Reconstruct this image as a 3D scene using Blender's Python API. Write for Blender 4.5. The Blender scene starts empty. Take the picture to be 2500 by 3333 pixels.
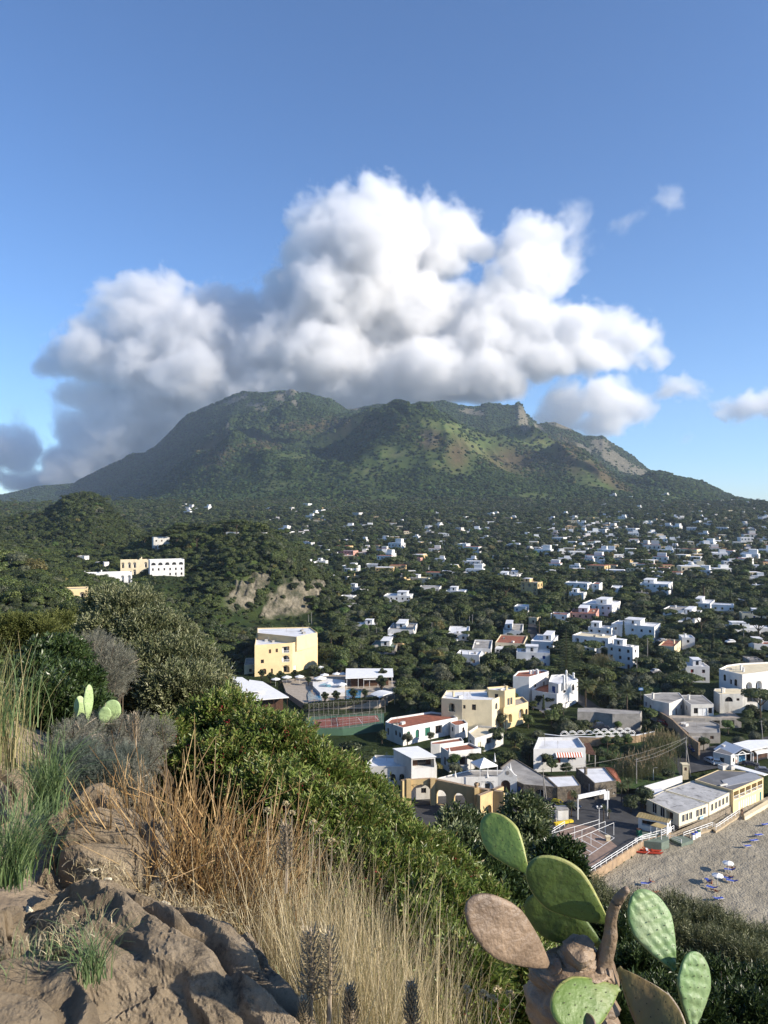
import bpy,math,random,time
import numpy as np
from mathutils import Vector,Matrix,Euler
T0=time.time()
rnd=random.Random(7)
sc=bpy.context.scene
C=sc.collection
R=math.radians
# ------------------------------------------------------------------ camera
CAMZ=70.0
cam_data=bpy.data.cameras.new('camera')
cam=bpy.data.objects.new('camera',cam_data);C.objects.link(cam)
cam_data.sensor_fit='HORIZONTAL';cam_data.sensor_width=36.0
cam_data.lens=36.0*2425.0/2500.0
cam_data.clip_start=0.05;cam_data.clip_end=60000.0
cam.location=(0,0,CAMZ);cam.rotation_euler=(R(90),0,0)
sc.camera=cam
# ------------------------------------------------------------------ world, sun, exposure
SUN_EL=R(24.5)
SUN_DIR=Vector((0.94,-0.34,0)).normalized()      # horizontal direction towards the sun
SUN_AZ=math.atan2(SUN_DIR.x,SUN_DIR.y)             # clockwise from +Y
world=bpy.data.worlds.new('World');sc.world=world;world.use_nodes=True
wn=world.node_tree;wn.nodes.clear()
wo=wn.nodes.new('ShaderNodeOutputWorld');wb=wn.nodes.new('ShaderNodeBackground')
sky=wn.nodes.new('ShaderNodeTexSky');sky.sky_type='NISHITA';sky.sun_disc=False
sky.sun_elevation=SUN_EL;sky.sun_rotation=SUN_AZ
sky.altitude=0;sky.air_density=0.85;sky.dust_density=0.2;sky.ozone_density=6.5
wb.inputs['Strength'].default_value=0.118
wn.links.new(sky.outputs[0],wb.inputs[0]);wn.links.new(wb.outputs[0],wo.inputs[0])
sun_d=bpy.data.lights.new('sun','SUN');sun_o=bpy.data.objects.new('sun',sun_d);C.objects.link(sun_o)
sun_d.energy=4.7;sun_d.angle=R(0.53);sun_d.color=(1.0,0.90,0.76)
sdir=Vector((SUN_DIR.x*math.cos(SUN_EL),SUN_DIR.y*math.cos(SUN_EL),math.sin(SUN_EL)))
sun_o.rotation_euler=sdir.to_track_quat('Z','Y').to_euler()
sun_o.location=(60,-40,140)
vs=sc.view_settings
sc.display_settings.display_device='sRGB'
vs.view_transform='Standard';vs.look='None';vs.gamma=1.0;vs.use_curve_mapping=False
vs.exposure=0.82
sc.render.engine='CYCLES'
cy=sc.cycles
cy.use_denoising=True
cy.max_bounces=14;cy.diffuse_bounces=2;cy.glossy_bounces=2;cy.transmission_bounces=4
cy.transparent_max_bounces=12;cy.volume_bounces=8
cy.caustics_reflective=False;cy.caustics_refractive=False
cy.volume_step_rate=1.0;cy.volume_max_steps=512
# ------------------------------------------------------------------ helpers
F=2425.0;CX=1250.0;CYC=1666.5
def link(o):C.objects.link(o);return o
def tag(o,label=None,cat=None,group=None,kind=None):
    if label:o['label']=label
    if cat:o['category']=cat
    if group:o['group']=group
    if kind:o['kind']=kind
    return o
def empty(name,loc=(0,0,0),rz=0.0):
    o=bpy.data.objects.new(name,None);C.objects.link(o);o.location=loc;o.rotation_euler=(0,0,rz);o.empty_display_size=.2
    return o
def np_mesh(name,v,faces=None,quads=None,tris=None,mats=(),smooth=False,matidx=None):
    """mesh from numpy arrays; quads (n,4) and/or tris (n,3)"""
    me=bpy.data.meshes.new(name)
    v=np.asarray(v,dtype=np.float32)
    me.vertices.add(len(v));me.vertices.foreach_set('co',v.ravel())
    loops=[];starts=[];tot=0;sizes=[]
    if quads is not None and len(quads):
        q=np.asarray(quads,dtype=np.int32);loops.append(q.ravel());starts.append(np.arange(len(q))*4);tot=len(q)*4;sizes.append(len(q))
    if tris is not None and len(tris):
        t=np.asarray(tris,dtype=np.int32);loops.append(t.ravel());starts.append(tot+np.arange(len(t))*3);sizes.append(len(t))
    loops=np.concatenate(loops);starts=np.concatenate(starts)
    me.loops.add(len(loops));me.loops.foreach_set('vertex_index',loops.astype(np.int32))
    me.polygons.add(len(starts));me.polygons.foreach_set('loop_start',starts.astype(np.int32))
    for m in mats:me.materials.append(m)
    if matidx is not None:me.polygons.foreach_set('material_index',np.asarray(matidx,dtype=np.int32))
    me.polygons.foreach_set('use_smooth',np.full(len(starts),smooth))
    me.update(calc_edges=True)
    return me
def add_attr(me,name,arr,domain='POINT'):
    arr=np.asarray(arr,dtype=np.float32)
    if arr.ndim==1:
        a=me.attributes.new(name,'FLOAT',domain);a.data.foreach_set('value',arr)
    else:
        if arr.shape[1]==3:arr=np.concatenate([arr,np.ones((len(arr),1),np.float32)],1)
        a=me.attributes.new(name,'FLOAT_COLOR',domain);a.data.foreach_set('color',arr.ravel())
def hsh(ix,iy,s=0):
    n=(ix.astype(np.int64)*374761393+iy.astype(np.int64)*668265263+s*2147483647)&0xffffffff
    n=((n ^ (n >> 13))*1274126177)&0xffffffff
    return ((n ^ (n >> 16))&0xffffff)/float(0xffffff)
def vnoise(x,y,s=0):
    x=np.asarray(x,float);y=np.asarray(y,float)
    ix=np.floor(x);iy=np.floor(y);fx=x-ix;fy=y-iy
    fx=fx*fx*(3-2*fx);fy=fy*fy*(3-2*fy)
    a=hsh(ix,iy,s);b=hsh(ix+1,iy,s);c=hsh(ix,iy+1,s);d=hsh(ix+1,iy+1,s)
    return (a*(1-fx)+b*fx)*(1-fy)+(c*(1-fx)+d*fx)*fy
def fbm(x,y,o=5,s=0,g=.5):
    t=0;a=1;n=0
    for i in range(o):
        t=t+a*vnoise(x*2**i+17.3*i,y*2**i-9.1*i,s+i);n+=a;a *= g
    return t/n*2-1
def ridged(x,y,o=4,s=0):
    t=0;a=1;n=0
    for i in range(o):
        t=t+a*(1-abs(vnoise(x*2**i+5.3*i,y*2**i-3.1*i,s+i)*2-1));n+=a;a *= .5
    return t/n
def smooth01(a,b,x):
    t=np.clip((x-a)/(b-a),0,1);return t*t*(3-2*t)
# ---- materials
MATS={}
def new_mat(name):
    m=bpy.data.materials.new(name);m.use_nodes=True
    return m,m.node_tree,m.node_tree.nodes['Principled BSDF']
def pmat(name,col,rough=.8,var=.12,scale=1.0,bump=.0,bscale=8.,metal=0.,spec=.3,col2=None,obj_var=0.0,detail=5,stain=None):
    """painted/solid surface with noise variation of colour, fine relief and optional stains"""
    if name in MATS:return MATS[name]
    m,t,b=new_mat(name);N=t.nodes;L=t.links
    b.inputs['Roughness'].default_value=rough;b.inputs['Metallic'].default_value=metal;b.inputs['Specular IOR Level'].default_value=spec
    tc=N.new('ShaderNodeTexCoord');nz=N.new('ShaderNodeTexNoise');nz.inputs['Scale'].default_value=scale;nz.inputs['Detail'].default_value=detail;nz.inputs['Roughness'].default_value=.65
    L.new(tc.outputs['Object'],nz.inputs['Vector'])
    c2=col2 or tuple(c*(1-var*2.2) for c in col)
    mr=N.new('ShaderNodeMapRange');mr.inputs['From Min'].default_value=.35;mr.inputs['From Max'].default_value=.68;L.new(nz.outputs[0],mr.inputs['Value'])
    mx=N.new('ShaderNodeMix');mx.data_type='RGBA';mx.inputs[6].default_value=(*col,1);mx.inputs[7].default_value=(*c2,1)
    L.new(mr.outputs[0],mx.inputs[0]);cur=mx.outputs[2]
    if stain:
        n2=N.new('ShaderNodeTexNoise');n2.inputs['Scale'].default_value=stain[1];n2.inputs['Detail'].default_value=6
        mp=N.new('ShaderNodeMapping');mp.inputs['Scale'].default_value=(1,1,.25);L.new(tc.outputs['Object'],mp.inputs[0]);L.new(mp.outputs[0],n2.inputs['Vector'])
        m2=N.new('ShaderNodeMapRange');m2.inputs['From Min'].default_value=.54;m2.inputs['From Max'].default_value=.74;L.new(n2.outputs[0],m2.inputs['Value'])
        m2.inputs['To Max'].default_value=stain[2]
        x2=N.new('ShaderNodeMix');x2.data_type='RGBA';x2.inputs[7].default_value=(*stain[0],1);L.new(cur,x2.inputs[6]);L.new(m2.outputs[0],x2.inputs[0]);cur=x2.outputs[2]
    if obj_var:
        oi=N.new('ShaderNodeObjectInfo');hs=N.new('ShaderNodeHueSaturation')
        r1=N.new('ShaderNodeMapRange');r1.inputs['To Min'].default_value=1-obj_var;r1.inputs['To Max'].default_value=1+obj_var
        L.new(oi.outputs['Random'],r1.inputs['Value']);L.new(r1.outputs[0],hs.inputs['Value']);L.new(cur,hs.inputs['Color']);cur=hs.outputs[0]
    L.new(cur,b.inputs['Base Color'])
    if bump:
        bp=N.new('ShaderNodeBump');n3=N.new('ShaderNodeTexNoise');n3.inputs['Scale'].default_value=bscale;n3.inputs['Detail'].default_value=6
        L.new(tc.outputs['Object'],n3.inputs['Vector']);L.new(n3.outputs[0],bp.inputs['Height']);bp.inputs['Strength'].default_value=min(1,bump);bp.inputs['Distance'].default_value=.5/bscale
        L.new(bp.outputs[0],b.inputs['Normal'])
    MATS[name]=m
    return m
def leaf_mat(name,cols,rough=.5,trans=.25,spec=.4,randomize='island',obj_var=.15):
    """leaves: colour varies per leaf (island) and per object, some light through"""
    if name in MATS:return MATS[name]
    m,t,b=new_mat(name);N=t.nodes;L=t.links
    cr=N.new('ShaderNodeValToRGB');e=cr.color_ramp.elements
    for i,c in enumerate(cols):
        p=i/(len(cols)-1)
        if i<2:e[i].position=p;e[i].color=(*c,1)
        else:x=e.new(p);x.color=(*c,1)
    e[1].position=1/(len(cols)-1)
    if randomize=='island':
        g=N.new('ShaderNodeNewGeometry');L.new(g.outputs['Random Per Island'],cr.inputs[0])
    else:
        tc=N.new('ShaderNodeTexCoord');nz=N.new('ShaderNodeTexNoise');nz.inputs['Scale'].default_value=randomize;L.new(tc.outputs['Object'],nz.inputs['Vector']);L.new(nz.outputs[0],cr.inputs[0])
    oi=N.new('ShaderNodeObjectInfo');hs=N.new('ShaderNodeHueSaturation')
    r1=N.new('ShaderNodeMapRange');r1.inputs['To Min'].default_value=1-obj_var*2;r1.inputs['To Max'].default_value=1+obj_var*2
    r2=N.new('ShaderNodeMapRange');r2.inputs['To Min'].default_value=.5-obj_var*.05;r2.inputs['To Max'].default_value=.5+obj_var*.06
    mm=N.new('ShaderNodeMath');mm.operation='FRACT';mk=N.new('ShaderNodeMath');mk.operation='MULTIPLY';mk.inputs[1].default_value=7.13
    L.new(oi.outputs['Random'],mk.inputs[0]);L.new(mk.outputs[0],mm.inputs[0])
    L.new(oi.outputs['Random'],r1.inputs['Value']);L.new(mm.outputs[0],r2.inputs['Value'])
    L.new(r1.outputs[0],hs.inputs['Value']);L.new(r2.outputs[0],hs.inputs['Hue']);L.new(cr.outputs[0],hs.inputs['Color'])
    L.new(hs.outputs[0],b.inputs['Base Color']);b.inputs['Roughness'].default_value=rough;b.inputs['Specular IOR Level'].default_value=spec
    if trans:
        tr=N.new('ShaderNodeBsdfTranslucent');L.new(hs.outputs[0],tr.inputs[0]);mxs=N.new('ShaderNodeMixShader');mxs.inputs[0].default_value=trans
        L.new(b.outputs[0],mxs.inputs[1]);L.new(tr.outputs[0],mxs.inputs[2]);L.new(mxs.outputs[0],N['Material Output'].inputs['Surface'])
    MATS[name]=m
    return m
# ---- geometry-node instancing of loose vegetation (only for stuff)
def scatter(name,pts,scale,rot,idx,templates,label,cat='vegetation'):
    """one stuff object: template meshes set on points. scale (n,3), rot (n,3)"""
    me=bpy.data.meshes.new(name);me.vertices.add(len(pts));me.vertices.foreach_set('co',np.asarray(pts,np.float32).ravel())
    for nm,a,typ in (('sc',scale,'FLOAT_VECTOR'),('ro',rot,'FLOAT_VECTOR')):
        at=me.attributes.new(nm,typ,'POINT');at.data.foreach_set('vector',np.asarray(a,np.float32).ravel())
    at=me.attributes.new('ix','INT','POINT');at.data.foreach_set('value',np.asarray(idx,np.int32))
    o=bpy.data.objects.new(name,me);C.objects.link(o)
    g=bpy.data.node_groups.new(name,'GeometryNodeTree')
    g.interface.new_socket('Geometry',in_out='INPUT',socket_type='NodeSocketGeometry');g.interface.new_socket('Geometry',in_out='OUTPUT',socket_type='NodeSocketGeometry')
    N=g.nodes;L=g.links;gi=N.new('NodeGroupInput');go=N.new('NodeGroupOutput')
    m2p=N.new('GeometryNodeMeshToPoints');L.new(gi.outputs[0],m2p.inputs[0])
    g2i=N.new('GeometryNodeGeometryToInstance')
    for tm in templates:
        oi=N.new('GeometryNodeObjectInfo');oi.inputs['Object'].default_value=tm;oi.inputs['As Instance'].default_value=True
        L.new(oi.outputs['Geometry'],g2i.inputs[0])
    # a multi-input socket takes its links in reverse
    iop=N.new('GeometryNodeInstanceOnPoints');L.new(m2p.outputs[0],iop.inputs['Points']); 
    jn=N.new('GeometryNodeJoinGeometry')
    N.remove(g2i)
    for nd in [n for n in N if n.bl_idname=='GeometryNodeObjectInfo'][::-1]:L.new(nd.outputs['Geometry'],jn.inputs[0])
    L.new(jn.outputs[0],iop.inputs['Instance']);iop.inputs['Pick Instance'].default_value=True
    for nm,typ,sock in (('sc','FLOAT_VECTOR','Scale'),('ro','FLOAT_VECTOR','Rotation'),('ix','INT','Instance Index')):
        na=N.new('GeometryNodeInputNamedAttribute');na.data_type=typ;na.inputs['Name'].default_value=nm
        if sock=='Rotation':
            e2=N.new('FunctionNodeEulerToRotation');L.new(na.outputs[0],e2.inputs[0]);L.new(e2.outputs[0],iop.inputs[sock])
        else:L.new(na.outputs[0],iop.inputs[sock])
    L.new(iop.outputs[0],go.inputs[0])
    md=o.modifiers.new('scatter','NODES');md.node_group=g
    tag(o,label,cat,kind='stuff')
    return o
# ------------------------------------------------------------------ clouds: one volume grid of cumulus behind the mountain
CY0=8200.0
def cp(sx,sy,Y=CY0):                                # source pixel -> point at depth Y
    return ((sx-1250)/2425*Y,Y,CAMZ-(sy-1666.5)/2425*Y)
CK=CY0/2425.0
blobs=[  # sx, sy, radius px, depth offset px, vertical squash
 # tall central tower
 (1120,760,120,0,1),(1020,700,85,40,1),(1230,720,110,-20,1),(1380,720,90,30,1),(1480,780,95,0,1),(1560,790,60,0,1),
 (1060,880,150,-30,1),(1220,880,170,-80,1),(1400,850,110,-20,1),(960,960,130,20,1),(1100,1030,200,-60,.9),(1300,1020,170,-40,.9),(1430,1010,120,0,.9),
 (950,770,42,60,1),(1560,1010,100,0,.9),
 # right tower with the hole left of it
 (1720,800,105,0,1),(1790,760,60,30,1),(1770,890,95,0,1),(1690,900,90,-30,1),(1620,960,90,-20,1),(1730,960,75,10,.9),
 # right arm
 (1560,1120,150,-30,.75),(1720,1110,110,-40,.8),(1850,1090,110,-30,.85),(1960,1080,95,0,.9),(2040,1120,85,10,.85),(2110,1150,52,0,.7),
 (1750,1190,120,-60,.5),(1920,1180,110,-30,.5),(1540,1240,170,-60,.45),(1380,1230,190,-60,.55),
 # left arm
 (430,980,85,0,1),(520,990,90,-20,1),(630,990,70,30,1),(700,1010,80,0,1),(360,1030,80,20,1),(800,1060,110,0,1),(460,1090,120,-30,.9),(600,1100,130,-60,.9),(300,1090,70,0,.8),
 (740,1130,130,-60,.9),(900,1160,150,-80,.8),(210,1150,75,0,.75),(150,1180,55,20,.7),(350,1180,130,-20,.7),(520,1220,160,-60,.65),(700,1260,180,-80,.6),
 (1060,1200,180,-100,.7),(1220,1240,150,-80,.7),(900,1290,190,-60,.5),(1100,1300,160,-60,.4),
 (270,1290,80,-20,.7),(360,1330,110,-20,.8),(480,1380,150,-30,.8),(250,1400,90,0,.7),(330,1450,110,0,.7),(620,1360,150,-30,.8),(200,1500,90,0,.6),(420,1500,140,0,.6),(150,1560,90,0,.45),(560,1480,140,0,.7),(800,1380,160,0,.6),
 (30,1470,85,30,.9),(80,1500,70,0,.8),(-60,1480,90,0,.9),(60,1570,90,20,.4),
 (700,1400,190,0,.7),(560,1300,170,-20,.7),(420,1440,170,0,.8),(300,1540,140,0,.6),(850,1330,190,0,.5),(640,1500,150,20,.6),(1000,1340,170,0,.4),(1180,1320,150,0,.35),(820,1200,160,-60,.8),(1000,1120,180,-40,.8),(640,1180,150,-60,.8),(1640,1060,120,-20,.8),(1800,1170,120,-20,.6),
 # small ones right
 (1850,1330,90,0,.75),(1960,1320,95,-20,.75),(2040,1330,75,0,.7),(1960,1370,90,0,.45),(1790,1360,50,0,.6),
 (2190,1265,52,0,.75),(2240,1270,40,0,.7),(2160,1285,40,0,.6),
 (2400,1320,50,0,.7),(2450,1310,60,0,.75),(2540,1315,80,0,.75),(2350,1340,35,0,.5),
]
wisps=[(2165,655,38,0,.8),(2190,670,28,0,.6),(2040,728,30,0,.5),(1855,730,42,0,1.2),(1880,790,40,0,1.2),(60,1370,30,0,1.5),(2235,1420,16,0,2.0)]
def cloud_group(nm):
    g=bpy.data.node_groups.new(nm,'GeometryNodeTree')
    g.interface.new_socket('Geometry',in_out='OUTPUT',socket_type='NodeSocketGeometry')
    return g
def make_cloud(nm,bl,label,res,dens,edge,soft,seed,bias):
    g=cloud_group(nm);N=g.nodes;L=g.links
    out=N.new('NodeGroupOutput');vc=N.new('GeometryNodeVolumeCube')
    pos=N.new('GeometryNodeInputPosition')
    def mth(op,a,b=None,c=None):
        n=N.new('ShaderNodeMath');n.operation=op
        for i,v in enumerate((a,b,c)):
            if v is None:continue
            if isinstance(v,(int,float)):n.inputs[i].default_value=v
            else:L.new(v,n.inputs[i])
        return n.outputs[0]
    def vm(op,a,b):
        n=N.new('ShaderNodeVectorMath');n.operation=op
        for i,v in enumerate((a,b)):
            if isinstance(v,(tuple,list)):n.inputs[i].default_value=v
            else:L.new(v,n.inputs[i])
        return n
    # warp
    nz=N.new('ShaderNodeTexNoise');nz.inputs['Scale'].default_value=1/700.;nz.inputs['Detail'].default_value=2
    L.new(vm('ADD',pos.outputs[0],(seed*917.3,0,0)).outputs[0],nz.inputs['Vector'])
    wv=vm('SUBTRACT',nz.outputs['Color'],(.5,.5,.5));wv2=vm('MULTIPLY',wv.outputs[0],(360,360,260))
    p2=vm('ADD',pos.outputs[0],wv2.outputs[0]).outputs[0]
    f=None
    lo=[1e9]*3;hi=[-1e9]*3
    for (sx,sy,r,dz,sq) in bl:
        c=cp(sx,sy);c=(c[0],c[1]+dz*CK*1.3,c[2]);rr=r*CK
        for i in range(3):
            lo[i]=min(lo[i],c[i]-rr*1.35);hi[i]=max(hi[i],c[i]+rr*1.35)
        d=vm('SUBTRACT',p2,c).outputs[0]
        d=vm('MULTIPLY',d,(1,.85,1/sq)).outputs[0]
        n=N.new('ShaderNodeVectorMath');n.operation='LENGTH';L.new(d,n.inputs[0])
        v=mth('MULTIPLY_ADD',n.outputs['Value'],-1.0,rr)          # rr - dist (metres, >0 inside)
        if f is None:f=v
        else:
            f=mth('SMOOTH_MAX',f,v,60.0)
    # billows: rounded puffs of three sizes plus fine noise
    tot=f
    for (s,a) in ((1/520.,130.),(1/170.,52.),(1/70.,34.)):
        vo=N.new('ShaderNodeTexVoronoi');vo.feature='F1';vo.inputs['Scale'].default_value=s
        L.new(p2,vo.inputs['Vector'])
        tot=mth('ADD',tot,mth('MULTIPLY_ADD',vo.outputs['Distance'],-a,a*.42))
    nz2=N.new('ShaderNodeTexNoise');nz2.inputs['Scale'].default_value=1/240.;nz2.inputs['Detail'].default_value=7;nz2.inputs['Roughness'].default_value=.62
    L.new(p2,nz2.inputs['Vector'])
    tot=mth('ADD',tot,mth('MULTIPLY_ADD',nz2.outputs[0],soft,-soft*.5+bias))
    dn=N.new('ShaderNodeMapRange');dn.clamp=True
    dn.inputs['From Min'].default_value=0;dn.inputs['From Max'].default_value=edge
    dn.inputs['To Min'].default_value=0;dn.inputs['To Max'].default_value=1
    L.new(tot,dn.inputs['Value'])
    L.new(dn.outputs[0],vc.inputs['Density'])
    vc.inputs['Min'].default_value=lo;vc.inputs['Max'].default_value=hi
    for i,k in enumerate(('Resolution X','Resolution Y','Resolution Z')):
        vc.inputs[k].default_value=max(16,int((hi[i]-lo[i])/res))
    m=bpy.data.materials.new(nm);m.use_nodes=True;t=m.node_tree;t.nodes.clear()
    mo=t.nodes.new('ShaderNodeOutputMaterial');pv=t.nodes.new('ShaderNodeVolumePrincipled')
    pv.inputs['Color'].default_value=(.995,.995,.997,1);pv.inputs['Anisotropy'].default_value=0.35
    pv.inputs['Density'].default_value=dens
    t.links.new(pv.outputs[0],mo.inputs['Volume'])
    sm=N.new('GeometryNodeSetMaterial');sm.inputs['Material'].default_value=m
    L.new(vc.outputs[0],sm.inputs['Geometry']);L.new(sm.outputs[0],out.inputs[0])
    me=bpy.data.meshes.new(nm);me.materials.append(m)
    o=bpy.data.objects.new(nm,me);C.objects.link(o)
    md=o.modifiers.new('cloud','NODES');md.node_group=g
    o['kind']='stuff';o['label']=label;o['category']='clouds'
    return o
make_cloud('clouds',blobs,'white and grey cumulus clouds piled up behind the mountain',15.0,0.0095,150.0,680.0,1,42.)
make_cloud('cloud_wisps',wisps,'small thin cloud wisps in the blue sky beside the big cumulus',16.0,0.0030,200.0,800.0,2,40.)
# ------------------------------------------------------------------ terrain: valley, headland on the left, mountain
def sx2u(sx):return (np.asarray(sx,float)-CX)/F
def elev(sy,Y):return CAMZ-(sy-CYC)/F*Y
VAL=np.array([(0,0),(120,0),(150,.6),(180,2.2),(215,3.6),(250,5.5),(300,8),(350,9.5),(436,12),(500,14),(560,16),(660,20),(835,26),(1100,36),(1400,54),(1800,80),(2000,96),(2200,120)],float)
def valley(Y):return np.interp(Y,VAL[:,0],VAL[:,1])
A_SIL=np.array([(-1500,1800),(-600,1700),(-200,1640),(0,1612),(60,1600),(120,1584),(180,1580),(240,1574),(290,1545),(340,1522),(390,1500),(430,1476),(470,1474),(510,1450),(560,1400),(610,1348),(660,1328),(720,1305),(760,1283),(800,1274),(840,1278),(870,1277),(905,1272),(930,1273),(945,1267),(958,1268),(972,1280),(1000,1279),(1030,1290),(1060,1300),(1075,1298),(1100,1316),(1130,1334),(1180,1326),(1230,1316),(1290,1321),(1350,1326),(1400,1309),(1440,1304),(1480,1314),(1530,1324),(1560,1322),(1590,1311),(1640,1318),(1676,1318),(1688,1307),(1700,1318),(1712,1345),(1730,1362),(1750,1380),(1770,1376),(1806,1374),(1850,1392),(1900,1420),(1950,1421),(1962,1418),(2000,1446),(2060,1486),(2100,1520),(2130,1541),(2160,1560),(2250,1600),(2400,1640),(2600,1690),(3200,1760),(4000,1800)],float)
B_SIL=np.array([(-1500,1900),(0,1760),(300,1700),(500,1600),(640,1500),(760,1460),(860,1452),(960,1458),(1040,1478),(1100,1470),(1180,1410),(1250,1376),(1320,1352),(1380,1345),(1440,1352),(1500,1368),(1560,1382),(1620,1400),(1700,1425),(1800,1462),(1880,1478),(1960,1508),(2050,1550),(2120,1548),(2170,1545),(2250,1562),(2310,1590),(2370,1622),(2430,1632),(2480,1640),(2600,1660),(3200,1720),(4000,1770)],float)
M_SIL=np.array([(-1500,1850),(0,1690),(300,1640),(450,1560),(600,1470),(700,1400),(800,1360),(880,1332),(960,1330),(1040,1352),(1120,1370),(1240,1378),(1330,1400),(1400,1420),(1600,1440),(4000,1900)],float)
# columns of the headland (source x): knots (Y, z)
HEAD={
 -900:[(60,56),(200,50),(450,44),(700,50),(950,62),(1400,58),(2000,96)],
 -100:[(60,56),(200,47),(330,42),(450,40),(600,46),(800,56),(920,57),(1200,50),(1600,66),(2000,96)],
 0:[(60,55),(150,47),(250,43),(350,40),(450,38),(600,42),(800,48),(920,54),(1150,48),(1600,66),(2000,96)],
 150:[(60,54),(150,46),(250,42),(350,38),(450,34),(600,38),(760,50),(920,68),(1050,58),(1200,44),(1600,66),(2000,96)],
 215:[(60,52),(150,44),(250,39),(350,35),(450,32),(600,36),(760,60),(930,90),(1050,60),(1200,44),(1600,66),(2000,96)],
 300:[(60,48),(150,40),(250,36),(350,33),(450,31),(600,36),(760,64),(930,94),(1050,60),(1200,44),(1600,66),(2000,96)],
 350:[(60,42),(150,34),(250,32),(350,32),(450,31),(600,33),(760,52),(900,84),(1020,50),(1200,42),(1600,66),(2000,96)],
 420:[(60,34),(150,20),(250,25),(350,29),(430,31),(470,32),(600,36),(760,40),(880,50),(1000,38),(1200,40),(1600,66),(2000,96)],
 500:[(60,20),(150,6),(240,8),(300,16),(430,31),(470,33),(560,50),(700,36),(850,36),(1100,38),(1600,66),(2000,96)],
 620:[(60,10),(150,3),(260,7),(310,11),(430,30),(480,36),(560,56),(700,34),(850,30),(1100,37),(1600,66),(2000,96)],
 720:[(60,5),(150,2),(300,8),(376,12),(396,30),(470,42),(560,58),(690,28),(850,28),(1100,36),(1600,66),(2000,96)],
 800:[(60,2),(150,1),(300,8),(398,11),(405,15),(418,37),(480,46),(570,59),(680,25),(850,27),(1100,36),(1600,66),(2000,96)],
 880:[(60,1),(150,1),(300,8),(412,10),(419,14),(432,35),(480,45),(560,53),(660,23),(850,26),(1100,36),(1600,66),(2000,96)],
 960:[(60,0),(150,1),(300,8),(426,10),(433,14),(446,30),(490,37),(540,42),(620,21),(850,26),(1100,36),(1600,66),(2000,96)],
 1020:[(60,0),(150,1),(300,8),(438,10),(444,13),(456,24),(490,29),(520,30),(590,18),(850,26),(1100,36),(1600,66),(2000,96)],
 1075:[(60,0),(150,1),(300,8),(440,11),(460,15),(490,19),(520,16),(590,17),(850,26),(1100,36),(1600,66),(2000,96)],
}
NU,NY=900,760
ug=np.concatenate([np.linspace(-1.3,-.56,60)[:-1],np.linspace(-.56,.56,NU-120),np.linspace(.56,1.3,62)[1:]]);NU=len(ug)
Yg=np.concatenate([np.geomspace(60,380,130)[:-1],np.linspace(380,620,260)[:-1],np.geomspace(620,1900,150)[:-1],np.linspace(1900,5900,440)[:-1],np.linspace(5900,7000,15)]);NY=len(Yg)
def blur1(a,s,ax):
    k=int(3*s)+1;w=np.exp(-.5*(np.arange(-k,k+1)/s)**2);w /= w.sum()
    p=np.take(a,np.clip(np.arange(-k,a.shape[ax]+k),0,a.shape[ax]-1),axis=ax)
    return np.apply_along_axis(lambda m:np.convolve(m,w,'valid'),ax,p)
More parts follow.
